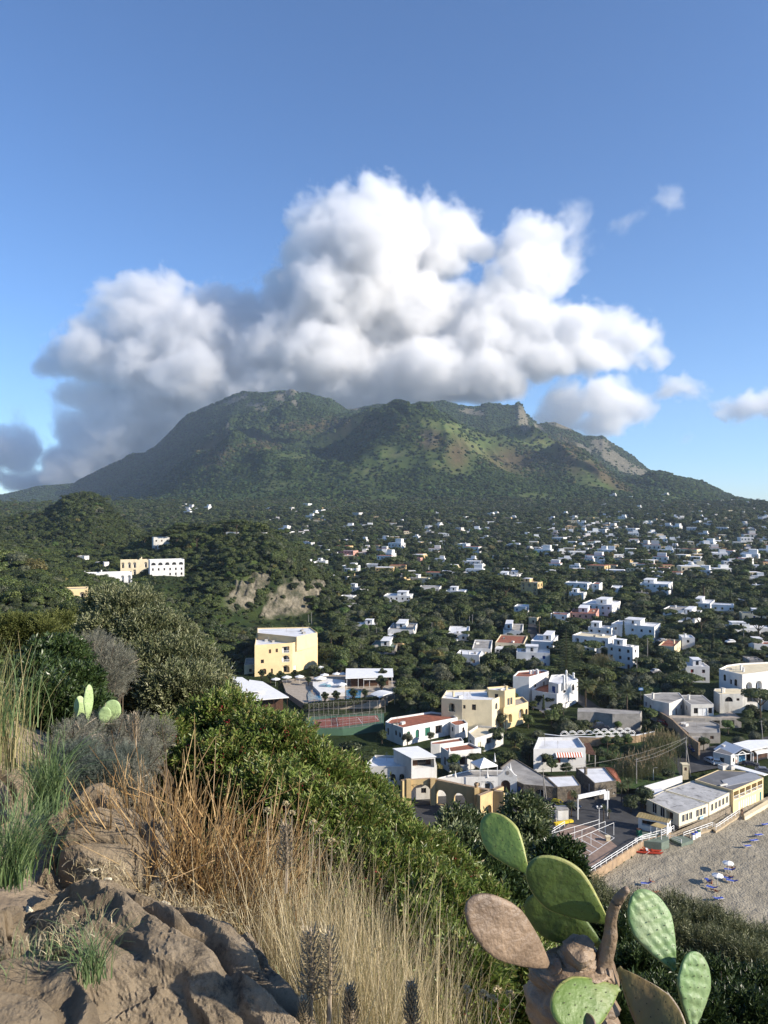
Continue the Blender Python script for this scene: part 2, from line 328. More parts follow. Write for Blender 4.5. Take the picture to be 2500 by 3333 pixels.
def build_height():
    hx=np.array(sorted(HEAD));tab=np.array([np.interp(Yg,[k[0] for k in HEAD[x]],[k[1] for k in HEAD[x]]) for x in hx])
    hx=np.append(hx,1140);tab=np.vstack([tab,valley(Yg)])
    sxg=ug*F+CX
    base=np.array([np.interp(sxg,hx,tab[:,j],right=np.nan) for j in range(NY)])   # NY,NU
    base=np.where(np.isnan(base),valley(Yg)[:,None],base)
    base=blur1(blur1(base,1.6,0),5,1)
    X=Yg[:,None]*ug[None,:];Yy=np.broadcast_to(Yg[:,None],X.shape)
    # gentle unevenness of the valley, stronger on the headland
    hd=np.clip((base-valley(Yy))/20,0,1)*(Yy<1900)
    base=base+fbm(X/60,Yy/60,4,3)*(1.2*smooth01(250,500,Yy)+4*hd)+fbm(X/300,Yy/300,3,9)*smooth01(500,1000,Yy)*8
    base+=hd*(ridged((X+Yy*.3)/26,Yy/60,4,5)-.6)*7*smooth01(330,420,Yy)
    base=np.where((Yy<np.interp(X,[-6,10,36.8,53,60.5,64.4,81.4,92,112,150],[92,111,138,153.6,157.6,160,173.4,180.4,194,221])-.8+8.5*smooth01(58,62,X))&(X>-6)&(Yy<225),-2.5,base)
    # mountain
    zf=valley(np.array([2000.]))[0]
    xw=sxg
    SH=np.clip(950-xw,0,1400)*1.25+np.clip(xw-2050,0,600)*.7;A=elev(np.interp(xw,A_SIL[:,0],A_SIL[:,1]),4300+SH);B=elev(np.interp(xw,B_SIL[:,0],B_SIL[:,1]),3050+SH);M=elev(np.interp(xw,M_SIL[:,0],M_SIL[:,1]),3650+SH)
    A=np.maximum(A,zf+5);B=np.maximum(B,zf+3);M=np.minimum(np.maximum(M,B*.96),A*.97)
    Bs=blur1(B[None],6,1)[0]
    mt=np.zeros_like(X)
    for i in range(NU):
        b=Bs[i];a=A[i];m=M[i]
        if sxg[i]>1250:m=min(m,b-25+0*a) if a>b else b-25
        kY=[1900,2000,2350,2700,3050,3350,3650,3950,4300,4700,7000]
        kz=[zf-8,zf,zf+(b-zf)*.27,zf+(b-zf)*.62,b,(b*.8+m*.2)-8,m,m+(a-m)*.42,a,a*.6+20,10]
        kY=np.array(kY,float);kY[1:-1]+=SH[i]*np.array([.7,.8,.9,1,1,1,1,1,1]);kY[-1]=max(7000,kY[-2]+500);mt[:,i]=np.interp(Yg,kY,kz)
    soft=blur1(mt,7,0)
    near=np.abs(Yy-4300-SH[None])<60
    mt=np.where(near,mt,soft);Ys_=Yy-SH[None]
    t=smooth01(1900,2200,Yy)
    # gullies and spurs that run down the slope
    up=np.clip((Yy-2000)/2300,0,1)
    wx=X+fbm(X/500,Yy/500,3,21)*180
    gul=(ridged(wx/440,Yy/1900,2,31)-.62)*300+(ridged(wx/190,Yy/700,3,37)-.6)*130
    env=smooth01(2050,2500,Ys_)*(1-smooth01(2880,3050,Ys_)*(Ys_<3250)*.75)*(1-smooth01(3350,3950,Ys_))
    hgt=np.clip((mt-zf)/250,0,1)
    mt=mt+gul*env*hgt
    mt=mt+fbm(X/110,Yy/110,5,41,.55)*16*smooth01(2000,2400,Yy)*(.3+.7*hgt)*(1-.7*near)
    z=base*(1-t)+mt*t
    return X,Yy,z
TX,TY,TZ=build_height()
def g(x,y):
    """terrain height at x, y (arrays allowed)"""
    x=np.asarray(x,float);y=np.asarray(y,float)
    u=np.clip(x/np.maximum(y,1),ug[0],ug[-1]); 
    iu=np.clip(np.searchsorted(ug,u)-1,0,NU-2);iy=np.clip(np.searchsorted(Yg,y)-1,0,NY-2)
    fu=np.clip((u-ug[iu])/(ug[iu+1]-ug[iu]),0,1);fy=np.clip((y-Yg[iy])/(Yg[iy+1]-Yg[iy]),0,1)
    return (TZ[iy,iu]*(1-fu)+TZ[iy,iu+1]*fu)*(1-fy)+(TZ[iy+1,iu]*(1-fu)+TZ[iy+1,iu+1]*fu)*fy
def ray(sx,sy,h=0.0,ymin=110.,ymax=4600.):
    """first point of the terrain (raised by h) seen through a photo pixel"""
    u=(sx-CX)/F;v=(sy-CYC)/F
    Ys=np.geomspace(ymin,ymax,900);zr=CAMZ-v*Ys;d=zr-(g(u*Ys,Ys)+h)
    k=np.argmax(d<0)
    if d[k]>=0:k=len(Ys)-1
    if k>0 and d[k]<0:
        a=d[k-1]/(d[k-1]-d[k]);Y=Ys[k-1]+(Ys[k]-Ys[k-1])*a
    else:Y=Ys[k]
    return Vector((u*Y,Y,CAMZ-v*Y-h))
def proj(x,y,z):return CX+F*x/y,CYC-F*(z-CAMZ)/y
SXg=ug[None,:]*F+CX+0*TY;SYg=CYC-F*(TZ-CAMZ)/TY
# cover: rock, open grass, brown scrub (where each really grows on the slopes)
def ell(cx,cy,rx,ry,rot=0,soft=.5):
    c,s=math.cos(R(rot)),math.sin(R(rot));dx=SXg-cx;dy=SYg-cy
    q=np.sqrt(((dx*c+dy*s)/rx)**2+((-dx*s+dy*c)/ry)**2)
    return 1-smooth01(1-soft,1+soft*.4,q+fbm(TX/70,TY/70,3,55)*.35)
mtn=TY>2300;farr=TY>3300
rock=np.zeros_like(TZ)
for e_ in [(948,1275,26,22,0),(770,1300,60,14,-20),(840,1318,40,14,0),(915,1300,30,22,60),(1705,1370,22,62,-15),(1745,1400,30,22,20),(1830,1385,60,10,15),(1960,1450,40,36,30),(2010,1500,90,32,35),(1900,1470,40,25,30),(2085,1540,60,18,35),(740,1380,8,26,0),(850,1330,30,12,0),(960,1310,12,24,-30),(1150,1330,30,10,0),(1540,1340,50,14,10),(1260,1370,30,8,0)]:
    rock=np.maximum(rock,ell(*e_,.5)*farr*.95)
for e_ in [(1400,1425,34,30,0),(1555,1385,26,9,0)]:
    rock=np.maximum(rock,ell(*e_,.5)*mtn*.35)
grs=np.zeros_like(TZ)
for e_ in [(1600,1470,170,50,25),(1750,1440,170,28,18),(1500,1500,60,80,0),(1950,1560,190,34,32),(2050,1630,80,22,10),(1900,1530,80,60,40),(1450,1390,120,25,8),(1280,1470,60,30,0),(960,1480,60,20,0)]:
    grs=np.maximum(grs,ell(*e_,.7)*mtn)
brn=np.zeros_like(TZ)
for e_ in [(1180,1380,160,20,5),(1000,1390,130,25,0),(1680,1500,130,45,10),(1850,1480,50,80,-20),(1490,1480,50,60,0),(1960,1540,130,22,38),(2020,1580,120,16,35),(860,1450,90,20,0),(1400,1430,50,40,0),(700,1480,60,50,-30)]:
    brn=np.maximum(brn,ell(*e_,.8)*mtn*.9)
# light cliffs of the headland
cliff=np.zeros_like(TZ)
slope=np.hypot(np.gradient(TZ,axis=0)/np.gradient(TY,axis=0),np.gradient(TZ,axis=1)/np.gradient(TX,axis=1))
hm=(TY>380)&(TY<560)
cn=fbm(TX/9,TZ/14,4,77)
for e_ in [(835,1930,100,95,0),(960,1950,60,70,10),(1040,1920,40,40,30),(620,2040,22,20,0),(660,1990,18,40,20)]:
    cliff=np.maximum(cliff,ell(*e_,.35)*hm*smooth01(.35,.8,slope)*smooth01(-.16,.02,cn+.06))
cliff=np.maximum(cliff,ell(325,1665,16,16,0,.4)*((TY>780)&(TY<960))*.8)
rock=np.maximum(rock,cliff)
# break the cliff faces up
TZ=TZ+cliff*hm*((ridged(TX/9,TZ/16,3,61)-.6)*6+(ridged(TX/3,TZ/5,3,62)-.6)*3.0)
# terraces and fields on the lower slopes
ap=smooth01(900,1300,TY)*(1-smooth01(2300,2700,TY))
fld=smooth01(.0,.35,fbm(TX/140,TY/200,3,91))*ap
grs=np.maximum(grs,fld*.8)
fg=(smooth01(.15,.4,fbm(TX/45,TY/60,3,93)))*smooth01(300,420,TY)*(1-smooth01(900,1300,TY))
grs=np.maximum(grs,fg*.7)
def terrain_mesh():
    v=np.stack([TX,TY,TZ],-1).reshape(-1,3)
    i=np.arange(NY-1)[:,None]*NU+np.arange(NU-1)[None,:]
    q=np.stack([i,i+1,i+NU+1,i+NU],-1).reshape(-1,4)
    m,t,b=new_mat('hillside_ground');N=t.nodes;L=t.links
    at=N.new('ShaderNodeAttribute');at.attribute_name='cover';sp=N.new('ShaderNodeSeparateColor');L.new(at.outputs['Color'],sp.inputs[0])
    tc=N.new('ShaderNodeTexCoord')
    def noise(sc_,det=6,r=.6):
        n=N.new('ShaderNodeTexNoise');n.inputs['Scale'].default_value=sc_;n.inputs['Detail'].default_value=det;n.inputs['Roughness'].default_value=r;L.new(tc.outputs['Object'],n.inputs['Vector']);return n.outputs[0]
    def ramp(f,cols):
        cr=N.new('ShaderNodeValToRGB');e=cr.color_ramp.elements
        e[0].position,e[1].position=cols[0][0],cols[1][0];e[0].color=(*cols[0][1],1);e[1].color=(*cols[1][1],1)
        for p,c in cols[2:]:e.new(p).color=(*c,1)
        L.new(f,cr.inputs[0]);return cr.outputs[0]
    def mix(f,a,c):
        x=N.new('ShaderNodeMix');x.data_type='RGBA';L.new(f,x.inputs[0]);L.new(a,x.inputs[6]);L.new(c,x.inputs[7]);return x.outputs[2]
    forest=ramp(noise(.05,8,.7),[(.3,(.013,.024,.008)),(.5,(.024,.038,.012)),(.7,(.042,.056,.018))])
    grass=ramp(noise(.012,8,.7),[(.3,(.048,.072,.020)),(.5,(.082,.112,.032)),(.68,(.16,.16,.065))])
    brown=ramp(noise(.06,8,.7),[(.3,(.045,.045,.022)),(.5,(.085,.062,.032)),(.7,(.12,.085,.045))])
    rk=ramp(noise(.11,9,.8),[(.36,(.03,.04,.022)),(.48,(.11,.10,.07)),(.60,(.24,.21,.155)),(.70,(.36,.31,.23))])
    c=mix(sp.outputs[1],forest,grass);c=mix(sp.outputs[2],c,brown);c=mix(sp.outputs[0],c,rk)
    L.new(c,b.inputs['Base Color']);b.inputs['Roughness'].default_value=.95;b.inputs['Specular IOR Level'].default_value=.1
    bp=N.new('ShaderNodeBump');bp.inputs['Distance'].default_value=3.0;bp.inputs['Strength'].default_value=.7;L.new(noise(.12,8,.7),bp.inputs['Height']);L.new(bp.outputs[0],b.inputs['Normal'])
    me=np_mesh('hills',v,quads=q,mats=[m],smooth=True)
    add_attr(me,'cover',np.stack([rock,grs,brn],-1).reshape(-1,3))
    o=link(bpy.data.objects.new('hills',me));o['kind']='structure'
    return o
terrain_mesh()
# ---- forest on the mountain: crown clumps set over the slopes
def crown_blob(name,mat,sub=2,seed=1,squash=.75,amp=.35):
    import bmesh
    bm=bmesh.new();bmesh.ops.create_icosphere(bm,subdivisions=sub,radius=1)
    rr=np.random.RandomState(seed);offs=rr.randn(7,3);offs /= np.linalg.norm(offs,axis=1)[:,None]
    for v in bm.verts:
        n=v.co.normalized();d=np.max(offs@np.array(n));k=1-amp+amp*1.3*max(0,d)**2+rr.uniform(-.10,.10)
        v.co=n*k;v.co.z=v.co.z*squash+.25
    me=bpy.data.meshes.new(name);bm.to_mesh(me);bm.free();me.materials.append(mat)
    return bpy.data.objects.new(name,me)
forest_m=[leaf_mat('forest_green',[(.013,.024,.007),(.026,.041,.012),(.050,.064,.019)],rough=.9,trans=0,spec=.1,randomize=.7,obj_var=.35),
            leaf_mat('forest_brown',[(.028,.030,.012),(.046,.041,.018),(.062,.052,.022)],rough=.9,trans=0,spec=.1,randomize=.7,obj_var=.3)]
ftemp=[crown_blob('crown',forest_m[0],2,s) for s in (1,2,3)]+[crown_blob('crown',forest_m[1],2,4)]
def mountain_forest():
    rs=np.random.RandomState(5);n=230000
    Y=np.sqrt(rs.uniform(1500**2,5600**2,n));u=rs.uniform(-.55,.55,n);x=u*Y;z=g(x,Y)
    iu=np.clip(np.searchsorted(ug,u),0,NU-1);iy=np.clip(np.searchsorted(Yg,Y),0,NY-1)
    dens=(1-rock[iy,iu])*(1-.93*grs[iy,iu])*(1-.45*brn[iy,iu])
    keep=(rs.rand(n)<dens*np.where(Y<2000,.55,1.))
    # drop what faces away behind the crests
    sy=CYC-F*(z-CAMZ)/Y
    x,Y,z,u,sy=x[keep],Y[keep],z[keep],u[keep],sy[keep];br=brn[iy[keep],iu[keep]]
    zb=g(x*1.0-u*40,Y-40);facing=(z-zb)/40>(CAMZ-z)/-Y*1.0-.25
    vis=(z-zb)/40>-.15
    x,Y,z,br=x[vis],Y[vis],z[vis],br[vis];m=len(x)
    s=rs.gamma(6,1/6.,m)*(4.2+2.0*smooth01(2000,3500,Y));s=np.clip(s,2.2,11)
    idx=np.where(rs.rand(m)<br*.6,3,rs.randint(0,3,m))
    scatter('forest',np.stack([x,Y,z-.2*s],-1),np.stack([s,s,s*rs.uniform(.8,1.2,m)],-1),np.stack([0*x,0*x,rs.uniform(0,6.28,m)],-1),idx,ftemp,
            'dense macchia and chestnut forest covering the mountain slopes','forest')
mountain_forest()
# ---- haze
def haze():
    x0,x1,y0,y1,z0,z1=-7000,7000,-60,7100,-12,1060
    v=[(x0,y0,z0),(x1,y0,z0),(x1,y1,z0),(x0,y1,z0),(x0,y0,z1),(x1,y0,z1),(x1,y1,z1),(x0,y1,z1)]
    q=[(0,3,2,1),(4,5,6,7),(0,1,5,4),(1,2,6,5),(2,3,7,6),(3,0,4,7)]
    m=bpy.data.materials.new('haze');m.use_nodes=True;t=m.node_tree;t.nodes.clear()
    mo=t.nodes.new('ShaderNodeOutputMaterial');pv=t.nodes.new('ShaderNodeVolumePrincipled')
    pv.inputs['Color'].default_value=(.66,.80,1,1);pv.inputs['Density'].default_value=HAZE_D;pv.inputs['Anisotropy'].default_value=.2
    t.links.new(pv.outputs[0],mo.inputs['Volume'])
    o=link(bpy.data.objects.new('haze',np_mesh('haze',v,quads=q,mats=[m])));tag(o,'pale air haze over the valley and mountain','haze',kind='stuff')
HAZE_D=0.000048
haze()
# ------------------------------------------------------------------ tree kinds: crown and trunk meshes, shared by their copies
RS=np.random.RandomState(11)
def leaf_cloud(lobes,n,size,rs,up=.3,jitter=.9,hang=0.0):
    """n small folded leaf clumps on the surfaces of lobes [(x,y,z,rx,ry,rz)]; returns verts, quads"""
    lob=np.array(lobes,float);w=lob[:,3]*lob[:,4]+lob[:,4]*lob[:,5];k=rs.choice(len(lob),n,p=w/w.sum())
    d=rs.randn(n,3);d /= np.linalg.norm(d,axis=1)[:,None];d[:,2]=np.where(d[:,2]<-.35,-d[:,2]*.5,d[:,2]);d /= np.linalg.norm(d,axis=1)[:,None]
    rad=1-np.abs(rs.randn(n))*.10
    c=lob[k,:3]+d*lob[k,3:]*rad[:,None]
    nrm=d+rs.randn(n,3)*jitter*.5+np.array([0,0,up]);nrm /= np.linalg.norm(nrm,axis=1)[:,None]
    t=np.cross(nrm,rs.randn(n,3));t /= np.linalg.norm(t,axis=1)[:,None];b=np.cross(nrm,t)
    s=size*rs.uniform(.6,1.4,n)[:,None]
    v=np.stack([c-t*s*.55,c-b*s*.5+nrm*s*.15,c+t*s*.55,c+b*s*.5+nrm*s*.15],1).reshape(-1,3)
    v[:,2]-=hang
    q=np.arange(4*n).reshape(-1,4)
    return v,q
def core(lobes,k=.82):
    import bmesh
    vs=[];ts=[];off=0
    for (x,y,z,a,b,c) in lobes:
        bm=bmesh.new();bmesh.ops.create_icosphere(bm,subdivisions=1,radius=1)
        vv=np.array([v.co[:] for v in bm.verts])*np.array([a,b,c])*k+np.array([x,y,z]);tt=np.array([[v.index for v in f.verts] for f in bm.faces])+off
        vs.append(vv);ts.append(tt);off+=len(vv);bm.free()
    return np.vstack(vs),np.vstack(ts)
def crown_mesh(name,lobes,n,size,mat,seed=1,up=.3,k=.8,corek=.8):
    rs=np.random.RandomState(seed);v,q=leaf_cloud(lobes,n,size,rs,up);cv,ct=core(lobes,corek)
    return np_mesh(name,np.vstack([v,cv]),quads=q,tris=ct+len(v),mats=[mat])
def lobes_round(rs,n=9,r=.42,flat=.8):
    L=[(0,0,.62,.62,.62,.5)]
    for i in range(n):
        a=i*2.4+rs.uniform(-.4,.4);h=rs.uniform(.25,1.0);d=rs.uniform(.35,.62)*(1-.35*abs(h-.6));q=r*rs.uniform(.7,1.15)
        L.append((d*math.cos(a),d*math.sin(a),h*flat,q,q,q*.85))
    return L
def tube(path,radii,seg=6,cap=True):
    path=[np.array(p,float) for p in path];vs=[];n=len(path)
    for i,p in enumerate(path):
        t=path[min(i+1,n-1)]-path[max(i-1,0)];t /= max(np.linalg.norm(t),1e-9)
        a=np.cross(t,[0,0,1] if abs(t[2])<.9 else [1,0,0]);a /= np.linalg.norm(a);b=np.cross(t,a)
        th=np.arange(seg)*2*math.pi/seg
        vs.append(p+radii[i]*(np.cos(th)[:,None]*a+np.sin(th)[:,None]*b))
    v=np.vstack(vs);i=np.arange(n-1)[:,None]*seg;j=np.arange(seg)[None,:];j2=(j+1) % seg
    q=np.stack([i+j,i+j2,i+seg+j2,i+seg+j],-1).reshape(-1,4)
    return v,q
def merge(parts):
    vs=[];qs=[];o=0
    for v,q in parts:vs.append(v);qs.append(np.asarray(q)+o);o+=len(v)
    return np.vstack(vs),np.vstack(qs)
bark=pmat('bark',(.10,.075,.05),.95,.2,3,.5,12)
def trunk_mesh(name,limbs):
    v,q=merge([tube(p,r) for p,r in limbs]);return np_mesh(name,v,quads=q,mats=[bark],smooth=True)
G={
 'green':leaf_mat('leaf_green',[(.034,.052,.013),(.072,.098,.024),(.13,.155,.042)]),
 'dark':leaf_mat('leaf_dark',[(.020,.032,.010),(.042,.060,.018),(.078,.096,.030)]),
 'olive':leaf_mat('leaf_olive',[(.055,.062,.032),(.10,.11,.058),(.17,.175,.10)]),
 'yellow':leaf_mat('leaf_yellow',[(.075,.078,.020),(.14,.12,.034),(.20,.165,.055)]),
 'pine':leaf_mat('leaf_pine',[(.030,.046,.012),(.062,.082,.018),(.11,.13,.03)]),
 'bright':leaf_mat('leaf_bright',[(.040,.075,.014),(.075,.125,.024),(.12,.17,.04)]),
 'palm':leaf_mat('leaf_palm',[(.050,.066,.020),(.090,.105,.036),(.14,.155,.065)]),
}
KINDS={}
def kind(key,name,crown,trunk,label):KINDS[key]=(name,crown,trunk,label)
for i in range(3):
    rs=np.random.RandomState(20+i)
    L0=lobes_round(rs,11,.36,.95)
    tr=trunk_mesh('trunk',[([(0,0,-.6),(0.02,0,.1),(-.02,.03,.6)],[.07,.055,.03]),([(0,0,.1),(.2,.1,.5)],[.03,.015]),([(0,0,.15),(-.2,-.12,.55)],[.03,.015])])
    kind(f'green{i}','broadleaf_tree',crown_mesh('crown',L0,1500,.105,G['green'],i),tr,'round-crowned green broadleaf tree standing among the gardens and white houses')
    kind(f'dark{i}','evergreen_tree',crown_mesh('crown',lobes_round(rs,10,.38,.9),1500,.10,G['dark'],i+5),tr,'dark evergreen tree standing among the gardens and white houses')
    kind(f'olive{i}','olive_tree',crown_mesh('crown',lobes_round(rs,12,.32,.8),1400,.085,G['olive'],i+9),tr,'grey-green olive tree standing among the gardens and white houses')
rs=np.random.RandomState(33)
kind('yellow','autumn_tree',crown_mesh('crown',lobes_round(rs,10,.4,.95),1400,.10,G['yellow'],3),KINDS['green0'][2],'yellow-brown autumn tree standing between dark green trees')
kind('bright','garden_tree',crown_mesh('crown',lobes_round(rs,9,.4,.8),1400,.10,G['bright'],4),KINDS['green0'][2],'bright green garden tree with full round crown between houses')
pl=[(0,0,1.0,.75,.75,.22)]+[(.62*math.cos(a),.62*math.sin(a),.95+.05*math.sin(3*a),.36,.36,.17) for a in np.arange(8)*.785]
ptr=trunk_mesh('trunk',[([(0,0,-.8),(0.03,0,0),(0,.02,.8)],[.06,.045,.03])]+[([(0,0,.35),(.25*math.cos(a),.25*math.sin(a),.65),(.5*math.cos(a),.5*math.sin(a),.9)],[.025,.02,.01]) for a in (0,1.3,2.6,3.9,5.2)])
kind('pine','umbrella_pine',crown_mesh('crown',pl,1500,.085,G['pine'],6,up=.6),ptr,'umbrella pine with flat dark green crown among the houses')
cl=[(0,0,.2+i*.28,.23-.022*i,.23-.022*i,.3) for i in range(8)]
kind('cypress','cypress_tree',crown_mesh('crown',cl,900,.09,G['dark'],7,up=.8),trunk_mesh('trunk',[([(0,0,-.6),(0,0,.5)],[.06,.04])]),'narrow dark cypress tree standing upright among the gardens')
def palm_crown(n=34,L=1.0,droop=.75,seed=3):
    rs=np.random.RandomState(seed);V=[];Q=[];o=0
    for i in range(n):
        a=i*2.399;el=1.25-1.55*(i/n)+rs.uniform(-.1,.1);pts=[]
        p=np.array([0.,0,0]);d=np.array([math.cos(a)*math.cos(el),math.sin(a)*math.cos(el),math.sin(el)])
        for k in range(7):
            pts.append(p.copy());p=p+d*L/6;d=d+np.array([0,0,-droop/6*(1.0+.3*k)]);d /= np.linalg.norm(d)
        side=np.cross(d,[0,0,1]);side /= np.linalg.norm(side)
        for k in range(6):
            for s in (-1,1):
                for m in (0,.33,.66):
                    b0=pts[k]*(1-m)+pts[k+1]*m;fr=(k+m)/6;ln=L*.24*math.sin(math.pi*min(1,.18+fr*.85))
                    tip=b0+side*s*ln*.8+(pts[k+1]-pts[k])*1.0+np.array([0,0,-ln*.45]);w=(pts[k+1]-pts[k])*.17
                    V+=[b0-w*.5,b0+w,tip+w*.2,tip];Q.append([o,o+1,o+2,o+3]);o+=4
    return np_mesh('crown',np.array(V),quads=np.array(Q),mats=[G['palm']])
def palm_trunk(h,r=.05):
    n=12;return trunk_mesh('trunk',[([(0.02*math.sin(i),0,-h+h*i/n) for i in range(n+1)],[r*(1.25 if i % 2 else 1)*(1.2 if i>n-2 else 1) for i in range(n+1)])])
kind('palm','date_palm',palm_crown(),palm_trunk(1.9,.06),'date palm with drooping fronds and a straight brown trunk')
kind('fanpalm','fan_palm',palm_crown(26,.8,1.3,8),palm_trunk(3.6,.055),'tall slim palm with small shaggy crown rising over the garden trees')
TREES=[]
def tree(key,loc,s,label=None,group=None,sz=1.0,cat='tree',lift=.45):
    """a tree as a thing: root at the ground, trunk and crown as parts; s = crown radius"""
    name,cr,tr,lab=KINDS[key]
    r=empty(name,loc,rnd.uniform(0,6.28));h={'palm':1.85,'fanpalm':3.5,'pine':.7}.get(key,lift)*s
    for nm,me in (('crown',cr),('trunk',tr)):
        o=bpy.data.objects.new(nm,me);C.objects.link(o);o.parent=r;o.location=(0,0,h);o.scale=(s,s,s*sz)
    tag(r,label or lab,cat,group);TREES.append((loc[0],loc[1],s))
    return r
# ------------------------------------------------------------------ buildings
WHITE=pmat('white_plaster',(.74,.73,.70),.85,.05,.6,.15,3,stain=((.45,.42,.37),.5,.55))
WHITE2=pmat('old_white_plaster',(.66,.64,.59),.9,.10,.5,.2,3,stain=((.28,.26,.22),.6,.75))
YELLOW=pmat('yellow_plaster',(.74,.58,.32),.85,.06,.3,.1,3,stain=((.55,.42,.25),.4,.4))
CREAM=pmat('cream_plaster',(.72,.62,.42),.85,.07,.4,.1,3,stain=((.42,.36,.25),.5,.45))
OCHRE=pmat('ochre_plaster',(.60,.44,.22),.9,.1,.5,.1,3,stain=((.3,.22,.14),.5,.6))
PINK=pmat('pink_plaster',(.62,.33,.26),.9,.1,.5,.1,3)
GREYW=pmat('grey_concrete',(.34,.32,.29),.95,.16,.5,.3,2,stain=((.13,.12,.10),.35,.8))
ROOFW=pmat('white_roof',(.74,.74,.74),.8,.08,.35,.1,2,stain=((.45,.44,.42),.25,.6))
ROOFG=pmat('grey_roof',(.36,.34,.31),.95,.18,.3,.2,2,stain=((.14,.13,.12),.25,.85))
ROOFR=pmat('terracotta_roof',(.34,.12,.07),.9,.2,.8,.3,6,stain=((.16,.09,.06),.5,.6))
STONE=pmat('dark_stone',(.20,.17,.13),.95,.35,1.3,.9,3.0,col2=(.07,.06,.05),detail=8)
TUFO=pmat('tuff_stone_wall',(.42,.30,.19),.95,.2,.8,.5,3,stain=((.17,.13,.10),.5,.8))
GLASS=pmat('window_glass',(.015,.018,.022),.15,.1,1,spec=.6)
BROWN=pmat('brown_wood',(.10,.05,.03),.7,.2,2)
GREENP=pmat('green_paint',(.02,.14,.09),.6,.1,2)
BLUEP=pmat('blue_paint',(.02,.06,.25),.6,.1,2)
WPAINT=pmat('white_paint',(.80,.80,.78),.5,.04,2)
YPAINT=pmat('yellow_paint',(.75,.55,.04),.6,.08,2)
CANVAS=pmat('white_canvas',(.82,.82,.80),.7,.05,.6,.1,2)
BEIGE=pmat('beige_canvas',(.62,.56,.44),.8,.08,.6,.1,2)
FOOT=[]                                              # footprints: centre, radius
def Pz(sx,sy,z):
    Y=(CAMZ-z)*F/(sy-CYC);return ((sx-CX)/F*Y,Y)
def K1(p,z):return Pz(700+.36167*p[0],2000+.36167*p[1],z)
def K2(p,z):return Pz(1200+.36167*p[0],2150+.36167*p[1],z)
def K3(p,z):return Pz(1650+.36167*p[0],2150+.36167*p[1],z)
def K4(p,z):return Pz(1900+.36167*p[0],1850+.36167*p[1],z)
def K5(p,z):return Pz(1900+.36167*p[0],2400+.36167*p[1],z)
class MB:
    """mesh builder with several materials"""
    def __init__(s):s.v=[];s.q=[];s.m=[];s.mats=[]
    def mi(s,m):
        if m not in s.mats:s.mats.append(m)
        return s.mats.index(m)
    def quad(s,a,b,c,d,m):
        o=len(s.v);s.v+=[a,b,c,d];s.q.append((o,o+1,o+2,o+3));s.m.append(s.mi(m))
    def poly(s,pts,m):
        o=len(s.v);s.v+=list(pts);s.q.append(tuple(range(o,o+len(pts))));s.m.append(s.mi(m))
    def box(s,c,d,m,rz=0.0,tilt=None):
        """c centre of base, d full sizes"""
        cr,sr=math.cos(rz),math.sin(rz);P=[]
        for z in (0,d[2]):
            for x,y in ((-.5,-.5),(.5,-.5),(.5,.5),(-.5,.5)):
                X,Y_=x*d[0],y*d[1];P.append((c[0]+X*cr-Y_*sr,c[1]+X*sr+Y_*cr,c[2]+z))
        o=len(s.v);s.v+=P;k=s.mi(m)
        for q in ((0,3,2,1),(4,5,6,7),(0,1,5,4),(1,2,6,5),(2,3,7,6),(3,0,4,7)):s.q.append(tuple(o+i for i in q));s.m.append(k)
    def tube(s,path,r,m,seg=6):
        rr=r if isinstance(r,(list,tuple)) else [r]*len(path);v,q=tube(path,rr,seg);o=len(s.v);s.v+=[tuple(x) for x in v];k=s.mi(m)
        for f in q:s.q.append(tuple(int(i)+o for i in f));s.m.append(k)
    def ext(s,pts,z0,z1,m,top=True,bottom=False):
        n=len(pts);o=len(s.v);s.v+=[(p[0],p[1],z0) for p in pts]+[(p[0],p[1],z1) for p in pts];k=s.mi(m)
        for i in range(n):j=(i+1) % n;s.q.append((o+i,o+j,o+n+j,o+n+i));s.m.append(k)
        if top:s.q.append(tuple(o+n+i for i in range(n)));s.m.append(k)
        if bottom:s.q.append(tuple(o+n-1-i for i in range(n)));s.m.append(k)
    def build(s,name,parent=None,loc=None,smooth=False,link_=True):
        me=bpy.data.meshes.new(name);me.from_pydata(s.v,[],s.q)
        for m in s.mats:me.materials.append(m)
        me.polygons.foreach_set('material_index',s.m)
        if smooth:me.polygons.foreach_set('use_smooth',[True]*len(me.polygons))
        me.update();o=bpy.data.objects.new(name,me)
        if link_:C.objects.link(o)
        if parent:o.parent=parent
        if loc:o.location=loc
        return o
